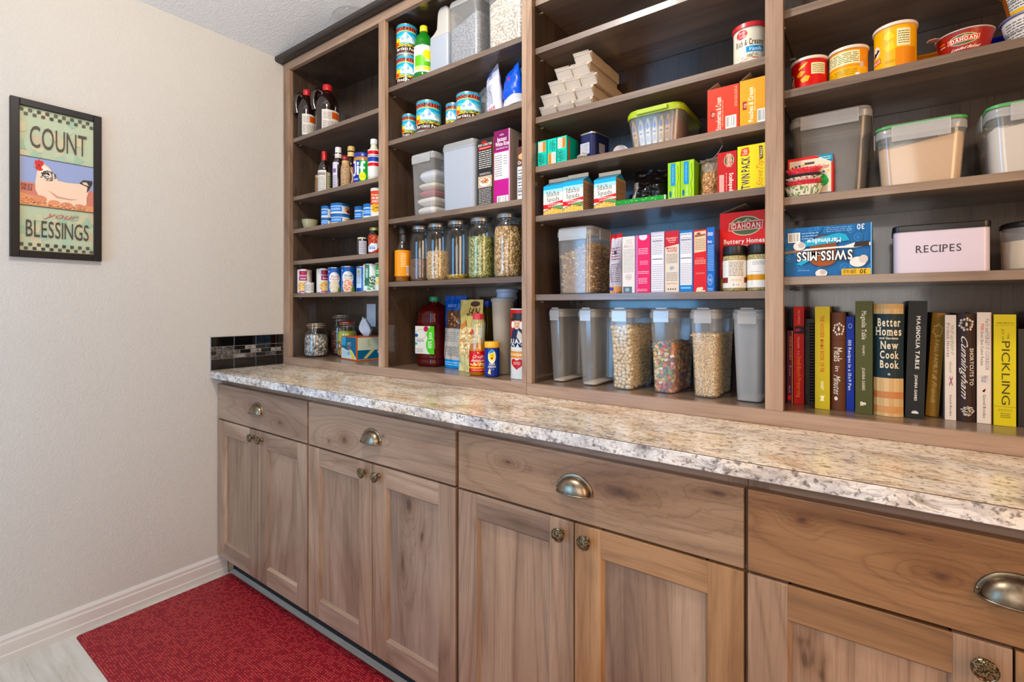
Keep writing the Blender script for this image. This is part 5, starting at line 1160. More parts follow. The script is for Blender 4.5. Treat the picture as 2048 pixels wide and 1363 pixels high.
labs = ['leftmost sleeve in the bottom row of the cracker pile', 'middle sleeve in the bottom row of the cracker pile', 'rightmost sleeve in the bottom row of the cracker pile', 'leftmost sleeve in the second row of the cracker pile', 'middle sleeve in the second row of the cracker pile', 'rightmost sleeve in the second row of the cracker pile', 'leftmost sleeve in the third row of the cracker pile', 'middle sleeve in the third row of the cracker pile', 'rightmost sleeve in the third row of the cracker pile', 'left sleeve in the fourth row of the cracker pile', 'right sleeve in the fourth row of the cracker pile', 'single topmost sleeve of the cracker pile']
for (x, row, hw, _, i) in sl: packet(labs[i], x, .150 + .006 * ((i * 7) % 3 - 1), zs + .001 + row * .0355, hw - .0006, .098, .0172, rz=0)
CR = can('white and cream frosting tub with a red lid', (2.1130, .0800, .0400, 1.9120), zs, [('r', 0, 0, 1, 1, '#ddd5c2'), ('r', 0, 0, 1, .12, '#e2dcd0'), ('p', [(.3, .0), (.75, .0), (.75, .08), (.5, .13), (.3, .04)], '#c23a30'), ('p', [(.3, .0), (.75, .0), (.75, .06), (.5, .11), (.3, .02)], '#e4ddd0'), ('e', .395, .76, .06, .12, '#b8303a'), ('t', 'Betty', .36, .77, .43, .85, '#e8d0cc', {'skew': 1}), ('t', 'Crocker', .35, .68, .44, .75, '#e8d0cc', {'skew': 1}), ('t', 'Rich & Creamy', .33, .46, .62, .60, '#4a3228', {'st': 'bs'}), ('r', .44, .27, .62, .42, '#1f8ac0'), ('t', 'Vanilla', .46, .30, .60, .39, '#dceaf2', {'st': 'b', 'skew': 1}), ('dots', .5, .17, .16, .05, 20, ['#e8e0cc', '#d8ccb4'], .03)], -72, 350, None, 'tub', 'frosting_tub', .35, plain('#c2222c', .35))
G().lathe([(.0405, .0935), (.0422, .094), (.0422, .1045), (.040, .1062), (.030, .1066), (.001, .1066)]).build('lid', plain('#c2222c', .3), CR, smooth=40)

# snack boxes row
zs = 1.648
TEAL = '#23b09a'
def teal(label, b, flip, yf=.032):
    U = [('r', 0, 0, 1, 1, TEAL)]
    if not flip: U += [('r', .06, .56, .54, .95, '#dcd8cc'), ('l', .12, .58, .50, .93, 3, '#c45a44', 1), ('r', .54, .56, .86, .95, '#d88a2c'), ('l', .56, .6, .84, .93, 2, '#8a4a20', 1), ('t', 'CRISPY', .12, .06, .42, .5, '#0e4a48', {'rot': -90, 'st': 'b'}), ('t', 'ALMOND', .45, .1, .7, .45, '#0e4a48', {'rot': -90}), ('l', .74, .1, .9, .45, 1, '#2f7f78', 1)]
    else: U += [('t', 'CRISPY', .50, .52, .84, .93, '#0e4a48', {'rot': 90, 'st': 'b'}), ('t', 'ALMOND', .24, .58, .46, .9, '#0e4a48', {'rot': 90}), ('r', .1, .03, .42, .46, '#d88a2c'), ('l', .13, .06, .4, .42, 2, '#8a4a20', 1), ('r', .46, .03, .9, .46, '#dcd8cc'), ('l', .5, .06, .86, .42, 3, '#c45a44', 1)]
    return carton(label, b, yf, .074, zs, TEAL, U, [('r', 0, 0, 1, 1, '#1c9a88'), ('r', .10, .08, .22, .9, '#c8602c'), ('l', .12, .1, .20, .88, 2, '#7a2c18', 1)], group='turquoise cracker boxes')
teal('leftmost turquoise cracker box', (1.4905, 1.5245, 1.7300), False)
teal('middle turquoise cracker box, printed upside down', (1.5270, 1.5610, 1.7298), True)
teal('rightmost turquoise cracker box with its orange side showing', (1.5634, 1.5980, 1.7302), False)
t = thing('meat_tin', 'dark blue rounded rectangular meat tin', 'can', (1.6560, .1080, zs + .0005), math.radians(-8))
g = G(); Q = lambda d, z: rrect(.030 - d, .046 - d, .015, z, 6); g.loft([Q(.001, 0), Q(0, .001), Q(0, .003), Q(.001, .004), Q(.001, .082), Q(0, .083), Q(0, .086), Q(.002, .087)]); g.build('tin', plain('#1c2250', .3, .3), t, smooth=40)
g = G(); g.loft([Q(-.0002, .0825), Q(-.0005, .0835), Q(-.0005, .086), Q(-.0002, .087)], False, False); g.build('rim', TIN, t, smooth=40)
flat_print('nutrition_panel', [('r', 0, 0, 1, 1, '#c9c8ce'), ('l', .06, .05, .94, .95, 8, '#3a3c50')], t, (-.022, -.0455, .022), (1, 0, 0), (0, 0, 1), .034, .034, .4, .0008)
flat_print('side_panel_print', [('r', 0, 0, 1, 1, '#9a98a4'), ('l', .1, .05, .9, .95, 7, '#3a3c50')], t, (.0295, -.02, .025), (0, 1, 0), (0, 0, 1), .03, .03, .4, .0008)
t = thing('small_flat_tin', 'small round tin lying on its side at the shelf front', 'can', (1.7280, .1400, zs + .0262), 0); t.rotation_euler = (PI / 2, 0, math.radians(30))
G().lathe([(.024, -.012), (.0255, -.013), (.0255, -.0105), (.0240, -.0095), (.0240, .0095), (.0255, .0105), (.0255, .013), (.024, .012)]).build('tin', TIN, t, smooth=40)
g = G(); g.lathe([(.0225, .0122), (.0225, .0128), (.001, .0128)]); g.build('lid', plain('#c9c6ce', .35), t, smooth=30)
t = thing('crumpled_wrapper', 'small crumpled silver wrapper in front of the blue tin', 'wrapper', (1.6500, .0400, zs + .0012))
g = G(); g.sphere((0, 0, .0085), .017, .011, .0085, 14, 8); g.v = [(x + noise.noise(Vector((x * 150, y * 150, z * 150))) * .005, y + noise.noise(Vector((y * 150, z * 150, x * 90))) * .003, max(0, z + noise.noise(Vector((z * 150, x * 150, y * 90))) * .004)) for x, y, z in g.v]; g.build('wrapper', plain('#b9b2a8', .3, .6), t)
LIME = '#a3b81c'
t = tub('clear tub with a lime green lid holding snack bars', 1.7820, 1.9500, .045, .21, zs, 1.7620, .86, .016, fill=None, latches='', rad=.03, body=G_TUB, lidmat=plain(LIME, .35))
o = [c for c in t.children if c.name.startswith('lid')][0]; g = G(); g.box(-.045, .045, -.1115, -.1060, .096, .110); o2 = g.build('lid_tab', plain(LIME, .35), o, bev=.002)
cols = ['#c8a878', '#d8bf88', '#dcc48e', '#d8bf88', '#dcc48e', '#c8a06a', '#8c5a3c']
for k in range(7):
    x = 1.8110 + k * .0175; tt = thing('snack_bar', ['crumpled clear wrapped bar at the left in the lime tub', 'cream snack bar second from the left in the lime tub', 'cream snack bar third from the left in the lime tub', 'middle cream snack bar with blue print in the lime tub', 'cream snack bar fifth from the left in the lime tub', 'cream snack bar sixth from the left in the lime tub', 'brown snack bar at the right in the lime tub'][k], 'snack bar', (x, .130, zs + .005), math.radians(0), 'snack bars in the lime-lidded tub', 0, math.radians([-9, -6, -3, 0, 1, 2, 2][k]))
    g = G(); g.loft([rrect(.0030 + .0045 * math.sin(PI * min(1, .05 + v * .95)) ** .6, .058 - .002 * abs(v - .5), .0028, v * .088, 3) for v in [i / 8 for i in range(9)]]); g.build('wrapper', plain(cols[k], .35, bump=.4, bscale=50), tt, smooth=60)
    flat_print('bar_print', [('l', .1, .1, .9, .35, 3, '#6f6a72', 1), ('r', .2, .45, .8, .52, '#4a5a8a'), ('p', [(.1, .7), (.5, .95), (.9, .72), (.5, .6)], '#5a6aa0')] if k != 6 else [('l', .3, .2, .7, .8, 1, '#3a1c14', 1)], tt, (-.006, -.0583, .012), (1, 0, 0), (0, 0, 1), .012, .07, .4, .0006)
RED2 = '#c9421f'
carton('open orange-red instant oatmeal box beside the lime tub', (2.0194, 2.0960, 1.7614), .035, .17, zs, RED2, flaps=[('l', .030, -62), ('b', .020, -10)], group='open instant oatmeal boxes',
    front=[('r', 0, 0, 1, 1, '#d2481f'), ('r', .10, .32, .24, .5, '#8c2a1c'), ('t', 'tip', .12, .36, .22, .46, '#e8b8a0', {'rot': 90, 'st': 'b'}), ('t', 'Strawberries & Cream', .28, .04, .44, .78, '#f0dccc', {'rot': 90, 'st': 'b'}), ('l', .47, .1, .52, .7, 1, '#e8b090', 1), ('l', .86, .5, .95, .96, 2, '#e8b090', 1), ('bar', .58, .04, .92, .32)])
carton('open golden yellow instant oatmeal box at the stile', (2.0980, 2.1650, 1.7640), .035, .17, zs, '#d0961c', flaps=[('l', .030, -55), ('b', .018, -20)], group='open instant oatmeal boxes',
    front=[('r', 0, 0, 1, 1, '#d99a1c'), ('r', .10, .36, .24, .54, '#8c2a1c'), ('t', 'tip', .12, .40, .22, .5, '#e8b8a0', {'rot': 90, 'st': 'b'}), ('t', 'Peaches & Cream', .30, .08, .46, .82, '#f4ead0', {'rot': 90, 'st': 'b'}), ('l', .49, .3, .55, .8, 1, '#f0d8a0', 1), ('bar', .60, .04, .98, .32)])

# potatoes row
zs = 1.489
def milkc(label, x0, x1, yf, zt, side=False):
    w = x1 - x0; d = .069; h = zt - zs; hb = h * .76
    t = thing('milk_style_carton', label, 'carton', ((x0 + x1) / 2, yf + d / 2, zs + .0006), 0, 'hashbrown potato cartons with gable tops')
    hx, hy = w / 2, d / 2; g = G()
    g.loft([rrect(hx, hy, .0015, 0, 1), rrect(hx, hy, .0015, hb, 1)], True, False)
    g.build('carton_body', plain('#d8dcdc', .4), t)
    zr = h * .905; g = G()
    g.add([(-hx, -hy, hb), (hx, -hy, hb), (hx, -.0015, zr), (-hx, -.0015, zr)], [(0, 1, 2, 3)]); g.add([(-hx, hy, hb), (hx, hy, hb), (hx, .0015, zr), (-hx, .0015, zr)], [(1, 0, 3, 2)])
    g.add([(hx, -hy, hb), (hx, hy, hb), (hx - .004, .0, zr)], [(0, 1, 2)]); g.add([(-hx, -hy, hb), (-hx, hy, hb), (-hx + .004, .0, zr)], [(1, 0, 2)])
    g.build('gable', plain('#2a86ae', .4), t)
    g = G().box(-hx, hx, -.0018, .0018, zr, h); g.build('top_fin', plain('#cdc3a8', .4), t)
    flat_print('printed_front', [('r', 0, 0, 1, 1, '#ddd9cf'), ('r', 0, .86, 1, 1, '#3f9fc4'), ('r', 0, .74, 1, .87, '#a4c8d0'), ('t', 'Idaho', .18, .64, .82, .80, '#2a2226', {'st': 's'}), ('t', 'Spuds', .18, .46, .82, .60, '#2a2226', {'st': 's'}), ('p', [(0, .26), (1, .36), (1, .46), (0, .36)], '#c22830'), ('r', 0, .22, 1, .30, '#c22830'), ('t', 'HASHBROWN', .16, .345, .88, .385, '#f0dcd4', {'st': 'b'}), ('t', 'POTATOES', .26, .265, .76, .31, '#f0dcd4', {'st': 'b'}), ('e', .72, .2, .3, .10, '#5f8a54'), ('e', .5, -.02, .62, .25, '#2a2018'), ('e', .5, -.04, .60, .25, '#dcae5c'), ('dots', .5, .06, .5, .15, 150, ['#e8c880', '#c98a34', '#f0dcA8', '#d8983c'], .03)], t, (-hx, -hy, 0), (1, 0, 0), (0, 0, 1), w, hb, .4)
    flat_print('printed_side', [('r', 0, 0, 1, 1, '#a88468'), ('l', .06, .05, .94, .92, 14, '#4a2e22'), ('r', .04, .70, .96, .715, '#2a1c18'), ('r', .04, .5, .96, .51, '#2a1c18'), ('r', .04, .25, .96, .265, '#2a1c18')], t, (hx, -hy, 0), (0, 1, 0), (0, 0, 1), d, hb, .45)
    return t
milkc('leftmost hashbrown potato carton', 1.5101, 1.5820, .035, 1.6110)
milkc('second hashbrown potato carton with its nutrition side showing', 1.5855, 1.6560, .030, 1.6120)
milkc('hashbrown carton standing behind, only its cream fin showing', 1.6420, 1.7120, .130, 1.6080)
milkc('third front hashbrown carton beside the black bag', 1.6877, 1.7590, .040, 1.6050)
def blackbag(u, v): return '#c4bdb8' if (u < .22 and v < .66) else ('#3c4a50' if (.4 < u < .5 and v > .86) else '#17120f')
bag('crumpled black foil bag with a pale label edge slumped over', 1.8250, .130, zs, .115, .112, .07, blackbag, rz=-8, seed=33, wr=.008, ry=6, mat=print_mat(.22), art=[('l', .03, .05, .2, .5, 9, '#6a6460')])
t = thing('green_packet', 'flat green packet lying at the shelf front in front of the black bag', 'packet', (1.8380, .0500, zs + .0012)); g = G()
g.loft([rrect(.074, .024, .004, z, 3) for z in (0, .004, .0115, .0135)]); g.build('packet', plain('#1d8024', .35), t, smooth=30)
flat_print('edge_print', [('r', 0, 0, 1, 1, '#1d8024'), ('dots', .5, .5, .45, .35, 40, ['#6fb86a', '#2f9a3a', '#a8cc8a'], .012), ('r', .97, 0, 1, 1, '#c9c8b8')], t, (-.074, -.0242, .001), (1, 0, 0), (0, 0, 1), .148, .0118, .35)
def green(label, x0, x1, zt):
    return carton(label, (x0, x1, zt), .034, .10, zs, '#7fae22', group='lime green soup mix boxes',
        front=[('r', 0, 0, 1, 1, '#86b42a'), ('r', .7, 0, 1, 1, '#9cc034'), ('r', .24, .36, .62, .97, '#1b86b8'), ('l', .38, .45, .46, .9, 1, '#a8d4e4', 1), ('t', 'Savory', .36, .04, .54, .30, '#e2ecc4', {'rot': 90, 'skew': 1}), ('e', .22, .14, .09, .09, '#1f5f78'), ('p', [(.78, 0), (.82, 0), (.86, .2), (.8, .35), (.9, .55), (.84, .9), (.80, .9), (.86, .55), (.76, .35), (.82, .2)], '#3f6a14')],
        right=[('r', 0, 0, 1, 1, '#6a9a1c')])
green('left lime green box with a blue panel', 1.9150, 1.9480, 1.5885); green('right lime green box with a blue panel', 1.9494, 1.9850, 1.5885)
M_GRAN2 = None
t = bag('clear bag of mixed dried mushroom and nut pieces, mouth open', 2.0150, .085, zs, .052, .108, .055, lambda u, v: ('#a8835c', '#c7a277', '#8a6040', '#d6b78c', '#6f4a32', '#b87048')[int(abs(noise.noise(Vector((u * 31, v * 37, 2)))) * 23) % 6] if v < .62 else '#8f8270', seed=41, wr=.004, fullness=.35, mat=print_mat(.35), topw=1.1, nx=34, nz=60)
t['category'] = 'bag'
# thin curved film edge of the same bag
g = G(); g.tube([(-.036, -.004, .098), (-.012, -.006, .099), (.010, -.006, .108), (.022, -.004, .122), (.030, 0, .138)], .0009, 6); g.build('film_edge', plain('#cfc9c0', .3), t, smooth=60)
OVAL = lambda cx, cy, rx, ry, word='IDAHOAN', rot=0: [('e', cx, cy, rx, ry, '#cfc0a0'), ('e', cx, cy, rx * .93, ry * .9, '#4a5234')]
def idahoan(cx, cy, w, h, red='#c42c22'):
    return [('e', cx, cy, w * .46, h * .5, '#d2c5a0'), ('e', cx, cy, w * .435, h * .455, '#4d5838'), ('p', [(cx - w * .36, cy + h * .12), (cx - w * .2, cy + h * .3), (cx - w * .1, cy + h * .22), (cx + w * .05, cy + h * .38), (cx + w * .2, cy + h * .24), (cx + w * .3, cy + h * .28), (cx + w * .38, cy + h * .12)], '#b9b08a'), ('p', [(cx - w * .3, cy + h * .12), (cx - w * .16, cy + h * .24), (cx - w * .05, cy + h * .15), (cx + w * .07, cy + h * .3), (cx + w * .2, cy + h * .16), (cx + w * .3, cy + h * .2), (cx + w * .34, cy + h * .12)], '#39422a'),
            ('p', [(cx - w * .5, cy - h * .22), (cx - w * .47, cy + h * .2), (cx + w * .5, cy + h * .24), (cx + w * .47, cy - h * .2)], '#e2d4b4'), ('p', [(cx - w * .48, cy - h * .19), (cx - w * .455, cy + h * .17), (cx + w * .48, cy + h * .21), (cx + w * .455, cy - h * .17)], red), ('t', 'IDAHOAN', cx - w * .42, cy - h * .13, cx + w * .42, cy + h * .14, '#efe8d8', {'st': 'bs'})]
def rot_art(a, deg=90):       # turn a finished piece of art clockwise
    out = []
    for s in a:
        if s[0] == 'e': out.append(('e', s[2], 1 - s[1], s[4], s[3], s[5]))
        elif s[0] == 'p': out.append(('p', [(y, 1 - x) for x, y in s[1]], s[2]))
        elif s[0] == 't': out.append(('t', s[1], s[3], 1 - s[4], s[5], 1 - s[2], s[6], dict(s[7] if len(s) > 7 else {}, rot=-90)))
    return out
carton('dark red scalloped potato box with an oval badge on its side', (2.0451, 2.0915, 1.5920), .032, .15, zs, '#8e1820', front=[('r', 0, 0, 1, 1, '#a81c22'), ('r', .1, 0, .34, .44, '#e8b0a8'), ('l', .13, .02, .31, .42, 4, '#c87a74', 1), ('t', 'Scalloped', .62, .02, .82, .46, '#f2e4da', {'rot': -90, 'st': 'b'}), ('l', .44, .04, .5, .48, 1, '#e8b8a8', 1)] + rot_art(idahoan(.22, .60, .34, .52, '#a81c22')))
carton('yellow twin pack stuffing box standing on end by the stile', (2.0935, 2.1600, 1.5990), .032, .15, zs, '#d6c41a', front=[('r', 0, 0, 1, 1, '#dcc81c'), ('r', .0, .0, .06, 1, '#e8dc50'), ('t', 'TWIN PACK', .14, .02, .42, .74, '#1f2248', {'rot': 90, 'st': 'b'}), ('p', [(.1, .78), (.14, .94), (.38, .96), (.42, .84), (.36, .76)], '#c8502c'), ('t', 'Kraft', .17, .8, .34, .92, '#e8dccc', {'rot': 90, 'st': 'b'}), ('t', 'StoveTop', .66, .03, .86, .62, '#d8742c', {'rot': 90, 'skew': 1}), ('p', [(.76, .64), (.74, .95), (.86, .94), (.88, .66)], '#5a3a1c'), ('t', 'TURKEY', .78, .68, .85, .92, '#e8dca8', {'rot': 90, 'st': 'b'})])

# cake mixes row
zs = 1.236
def noodle(g, p, rn):
    a = rn.uniform(0, PI); b = rn.uniform(-.5, .5); L = .008; r = .0040; n = 5; pts = []
    ux = Vector((math.cos(a) * math.cos(b), math.sin(a) * math.cos(b) * .5, math.sin(b) + rn.uniform(-.6, .6))).normalized(); vx = ux.cross(Vector((0, 0, 1))).normalized(); wx = ux.cross(vx)
    c = rn.choice(NC); b0 = len(g.v)
    for i in range(n):
        s = (i / (n - 1) - .5) * 2 * L; th = i * 1.15
        d = vx * math.cos(th) + wx * math.sin(th)
        P0 = Vector(p) + ux * s
        g.v += [tuple(P0 + d * r), tuple(P0 - d * r)]
        if i: g.face([b0 + 2 * i - 2, b0 + 2 * i - 1, b0 + 2 * i + 1, b0 + 2 * i], c)
    b0 = len(g.v)
    for i in range(n):
        s = (i / (n - 1) - .5) * 2 * L; th = i * 1.15 + PI / 2; d = vx * math.cos(th) + wx * math.sin(th); P0 = Vector(p) + ux * s
        g.v += [tuple(P0 + d * r * .7), tuple(P0 - d * r * .7)]
        if i: g.face([b0 + 2 * i - 2, b0 + 2 * i - 1, b0 + 2 * i + 1, b0 + 2 * i], c)
NC = [lin(c) for c in ('#c99a52', '#dcb470', '#b9863c', '#e4c58c', '#cfa45c')]
t = tub('square clear tub of spiral pasta', 1.5423, 1.6750, .050, .18, zs, 1.4470, .93, .024, rad=.022, latches='fr', lw=.78)
G().loft([rrect(.050, .068, .015, z, 5) for z in (.006, .128)]).build('pasta_core', plain('#8a6430', .8), t)
pieces_fill(t, .0560, .0720, .0605, .0790, .010, .138, .0115, noodle, print_mat(.5), 5, .018, slope=.018)
def rwb(u, v): return '#c2262c' if (u < .13 or v > .93) else ('#b9b4bc' if v > .12 else '#c9946a')
bag('upright red-edged white bag next to the pasta tub', 1.7450, .075, zs, .042, .178, .040, rwb, rz=-10, seed=51, wr=.004, art=[('l', .3, .18, .92, .5, 10, '#6a5a68'), ('l', .3, .55, .9, .78, 5, '#8a4a5a'), ('e', .6, .68, .12, .03, '#2a2a30'), ('r', .1, .05, .5, .1, '#3a4aa0')])
def cake(label, x0, x1, zt, color, art, right=None, yf=.032, d=.15): return carton(label, (x0, x1, zt), yf, d, zs, color, art, right, group='baking mix boxes standing side by side')
cake('white baking mix box with small grey print at the left of the row', 1.7831, 1.8205, 1.3978, '#cfc9c2', [('r', 0, 0, 1, 1, '#d4cfca'), ('t', "Betty's", .12, .80, .8, .86, '#9a6a68', {'skew': 1}), ('l', .08, .36, .92, .78, 17, '#8f8c90'), ('l', .3, .86, .8, .95, 3, '#a8a4a4'), ('e', .5, .28, .3, .06, '#c4bcb8'), ('t', 'Tuffy', .34, .26, .66, .29, '#8a8084'), ('r', .06, .0, .78, .11, '#55636c'), ('e', .4, .055, .18, .035, '#8fa0a8')], [('r', 0, 0, 1, 1, '#a8a4a0')])
cake('magenta-pink baking mix box', 1.8226, 1.8660, 1.3980, '#b5134c', [('r', 0, 0, 1, 1, '#c2185a'), ('r', 0, .0, .16, 1, '#b06a9a'), ('e', .52, .97, .28, .06, '#ddc8d4'), ('l', .2, .66, .85, .78, 4, '#e8b8cc'), ('l', .3, .48, .85, .56, 3, '#e0a0c0'), ('l', .18, .32, .9, .38, 2, '#e8b8cc'), ('l', .2, .15, .8, .26, 4, '#e8b8cc'), ('l', .15, .02, .8, .07, 2, '#e8b8cc')], [('r', 0, 0, 1, 1, '#a01040')])
NUT = lambda c, hdr, ft: [('r', 0, 0, 1, 1, c), ('r', .06, ft, .92, .96, '#d6d6da'), ('t', 'Nutrition Facts', .1, .925, .88, .95, '#3a3c4a', {'st': 'b'}), ('l', .1, .62, .88, .90, 10, '#8a8c9a'), ('r', .1, .845, .88, .853, '#2a2c40'), ('r', .1, .545, .88, .556, '#2a2c40'), ('r', .1, .455, .88, .46, '#555'), ('l', .1, ft + .02, .88, .44, 11, '#a8a8b4')]
cake('white and navy box showing a nutrition panel', 1.8681, 1.9060, 1.4032, '#2c3270', NUT('#b9b4c4', 0, .03), [('r', 0, 0, 1, 1, '#23285c')])
cake('white box with a red top reading MAKERS WANTED', 1.9077, 1.9460, 1.4024, '#b08a80', [('r', 0, 0, 1, 1, '#cfc3b4'), ('p', [(0, .74), (1, .78), (1, 1), (0, 1)], '#a82c34'), ('t', 'CRANBERRY', .08, .87, .9, .895, '#e0b8a8', {'st': 'b'}), ('t', 'ORANGE', .2, .835, .78, .86, '#e0b8a8', {'st': 'b'}), ('l', .3, .8, .7, .825, 1, '#e0b8a8'), ('t', 'MAKERS', .12, .70, .86, .735, '#a8382c', {'st': 'b'}), ('t', 'WANTED', .16, .655, .86, .69, '#a8382c', {'st': 'b'}), ('l', .1, .47, .9, .63, 7, '#7a7068'), ('p', [(.3, .4), (.45, .35), (.7, .4), (.5, .43)], '#8fa4b4'), ('l', .1, .18, .9, .33, 6, '#8a8078'), ('t', 'GIVE IT BACK', .14, .13, .84, .15, '#b5543c'), ('e', .25, .05, .05, .013, '#5a5550'), ('e', .42, .05, .05, .013, '#5a5550'), ('e', .58, .05, .05, .013, '#5a5550'), ('e', .74, .05, .05, .013, '#5a5550')])
cake('blue and white box showing a nutrition panel and a blue foot', 1.9473, 1.9830, 1.4003, '#1c5fa8', NUT('#2a6fae', 0, .11) + [('r', .1, .05, .85, .08, '#7ab0dc')], [('r', 0, 0, 1, 1, '#174f90')])
cake('bright red baking mix box with a cream text panel', 1.9843, 2.0180, 1.3990, '#a8141c', [('r', 0, 0, 1, 1, '#b8161e'), ('p', [(.06, .63), (.94, .65), (.94, .98), (.06, .97)], '#cdbba0'), ('e', .4, .93, .16, .03, '#7a4a34'), ('p', [(.1, .88), (.9, .9), (.9, .93), (.1, .92)], '#8c5a40'), ('l', .12, .67, .88, .86, 7, '#8a6a54'), ('t', 'Try the Other', .2, .53, .8, .55, '#e8b8a8'), ('l', .1, .44, .92, .52, 3, '#e8b8a8'), ('l', .2, .28, .85, .31, 2, '#d89888'), ('e', .45, .04, .22, .03, '#e2cdb4'), ('e', .62, .05, .12, .025, '#e2cdb4'), ('r', .2, 0, .9, .02, '#e2cdb4')], [('r', 0, 0, 1, 1, '#80101a')])
cake('blue chocolate cookie baking mix box partly behind the big red box', 2.0188, 2.0375, 1.4030, '#12508f', [('r', 0, 0, 1, 1, '#1660a8'), ('t', 'OREO', .08, .87, .8, .92, '#dbe2ee', {'st': 'b'}), ('t', 'Betty', .12, .76, .7, .80, '#dbe2ee', {'st': 'b'}), ('l', .1, .32, .9, .73, 15, '#8fb4dc'), ('e', .42, .18, .36, .09, '#8fb8e0'), ('e', .42, .18, .32, .08, '#1660a8'), ('e', .42, .18, .26, .065, '#8fb8e0'), ('e', .42, .18, .23, .058, '#1660a8'), ('t', 'Tuffy', .25, .16, .6, .2, '#dbe2ee', {'st': 'b'}), ('l', .1, .01, .8, .06, 2, '#a8c8e8')])
carton('large open red-orange mashed potato box with an oval badge', (2.0385, 2.1650, 1.4440), .0830, .17, zs, '#c2301c', flaps=[('l', .068, -72), ('b', .02, -60)], name='food_box',
    front=[('r', 0, 0, 1, 1, '#cf3a20'), ('p', [(0, .0), (0, .62), (.3, .45), (.5, .5), (.8, .2), (1, 0)], '#c9381f')] + idahoan(.50, .82, .66, .245, '#c42c20') + [('t', 'Buttery Homestyle', .08, .605, 1.06, .66, '#f2e6da', {'st': 'b'}), ('t', 'MASHED POTATOES', .28, .55, .95, .58, '#f2e6da', {'st': 'b'}), ('e', .4, .06, .5, .20, '#6a3a24'), ('e', .42, .1, .4, .2, '#c9912c'), ('dots', .12, .33, .09, .05, 30, ['#e09a6c', '#e8b888'], .02)])
def spice(label, c, art, ph): 
    t = glassb(label, c, zs, 1.3515, [(.93, 0), (1, .015), (1, .70), (.96, .76), (.92, .78)], M_SPI, plain('#161414', .35), .205, [('label', art, .07, .60, 1.0, ph, 250)], group='seasoning jars with black lids', cat='jar', name='seasoning_jar', capr=1.02)
    return t
M_SPI = grain('green_tan_seasoning', ['#a89a5c', '#b8a870', '#97884a', '#c4b684'], 420)
spice('black-lidded seasoning jar with a nutrition label and maroon band', (2.0830, .0520, .0285), [('r', 0, 0, 1, 1, '#dcd8d2'), ('r', 0, .18, 1, .38, '#7a3430'), ('r', .34, .02, .66, .98, '#d6d0c6'), ('l', .36, .42, .64, .9, 9, '#5a544c'), ('t', 'Nutrition Facts', .36, .91, .64, .96, '#3a342c', {'st': 'b'}), ('l', .4, .26, .6, .3, 1, '#7a746c'), ('bar', .42, .04, .58, .17)], -72)
spice('black-lidded seasoning jar with an ochre band by the stile', (2.1400, .0520, .0275), [('r', 0, 0, 1, 1, '#dedad4'), ('r', 0, .26, 1, .46, '#c08a1c'), ('l', .34, .8, .66, .95, 3, '#8a847c'), ('l', .3, .54, .5, .58, 1, '#8a847c'), ('r', .33, .06, .335, .5, '#3a342c'), ('t', '19', .6, .1, .66, .16, '#3a342c', {'st': 'b'})], -74)

# six cereal tubs on the bottom deck
def puff(g, p, rn):
    r = .0066; g.sphere(p, r, nu=8, nv=5, col=rn.choice(PC))
PC = [lin(c) for c in ('#d8c49a', '#cfb98c', '#e2d2ac', '#d6be90')]
FC = [lin(c) for c in ('#c8452c', '#d8862c', '#d8b84c', '#5a8a4a', '#4f7078', '#b8586c', '#e0dcc8', '#7a4a68', '#c86a3c', '#d8c070')]
def fruity(g, p, rn):
    a = rn.uniform(0, PI); s = .0075; c = rn.choice(FC); q = Matrix.Rotation(a, 3, 'Y') @ Matrix.Rotation(rn.uniform(-.5, .5), 3, 'X')
    vs = [tuple(Vector(p) + q @ Vector((x * s * (.75 if z else 1), y * s * .45, z * s * .5))) for z in (-1, 1) for x, y in ((-1, -1), (1, -1), (1, 1), (-1, 1))]
    g.add(vs, [(0, 3, 2, 1), (4, 5, 6, 7), (0, 1, 5, 4), (1, 2, 6, 5), (2, 3, 7, 6), (3, 0, 4, 7)], c)
def rice(g, p, rn):
    a = rn.uniform(0, PI); g.sphere((0, 0, 0), .0048, .0017, .0019, 6, 4, rn.choice(RC)); n = 6 * 3
    q = Matrix.Rotation(a, 3, 'Y') @ Matrix.Rotation(rn.uniform(-.6, .6), 3, 'Z')
    for i in range(len(g.v) - n, len(g.v)): g.v[i] = tuple(Vector(p) + q @ Vector(g.v[i]))
RC = [lin(c) for c in ('#d6b47c', '#e0c48e', '#c9a266', '#e8d2a4')]
TU = [(1.5040, 1.5640, .064, 'leftmost empty cereal tub with a milky snap lid', None), (1.6180, 1.6840, .054, 'second empty cereal tub from the left', None), (1.7260, 1.8060, .047, 'cereal tub full of round cream puffs', 'puff'),
      (1.8480, 1.9260, .059, 'cereal tub half full of multicoloured fruit cereal', 'fruit'), (1.9640, 2.0420, .051, 'cereal tub of toasted rice cereal', 'rice'), (2.0720, 2.1500, .055, 'cloudy empty cereal tub at the right end of the row', None)]
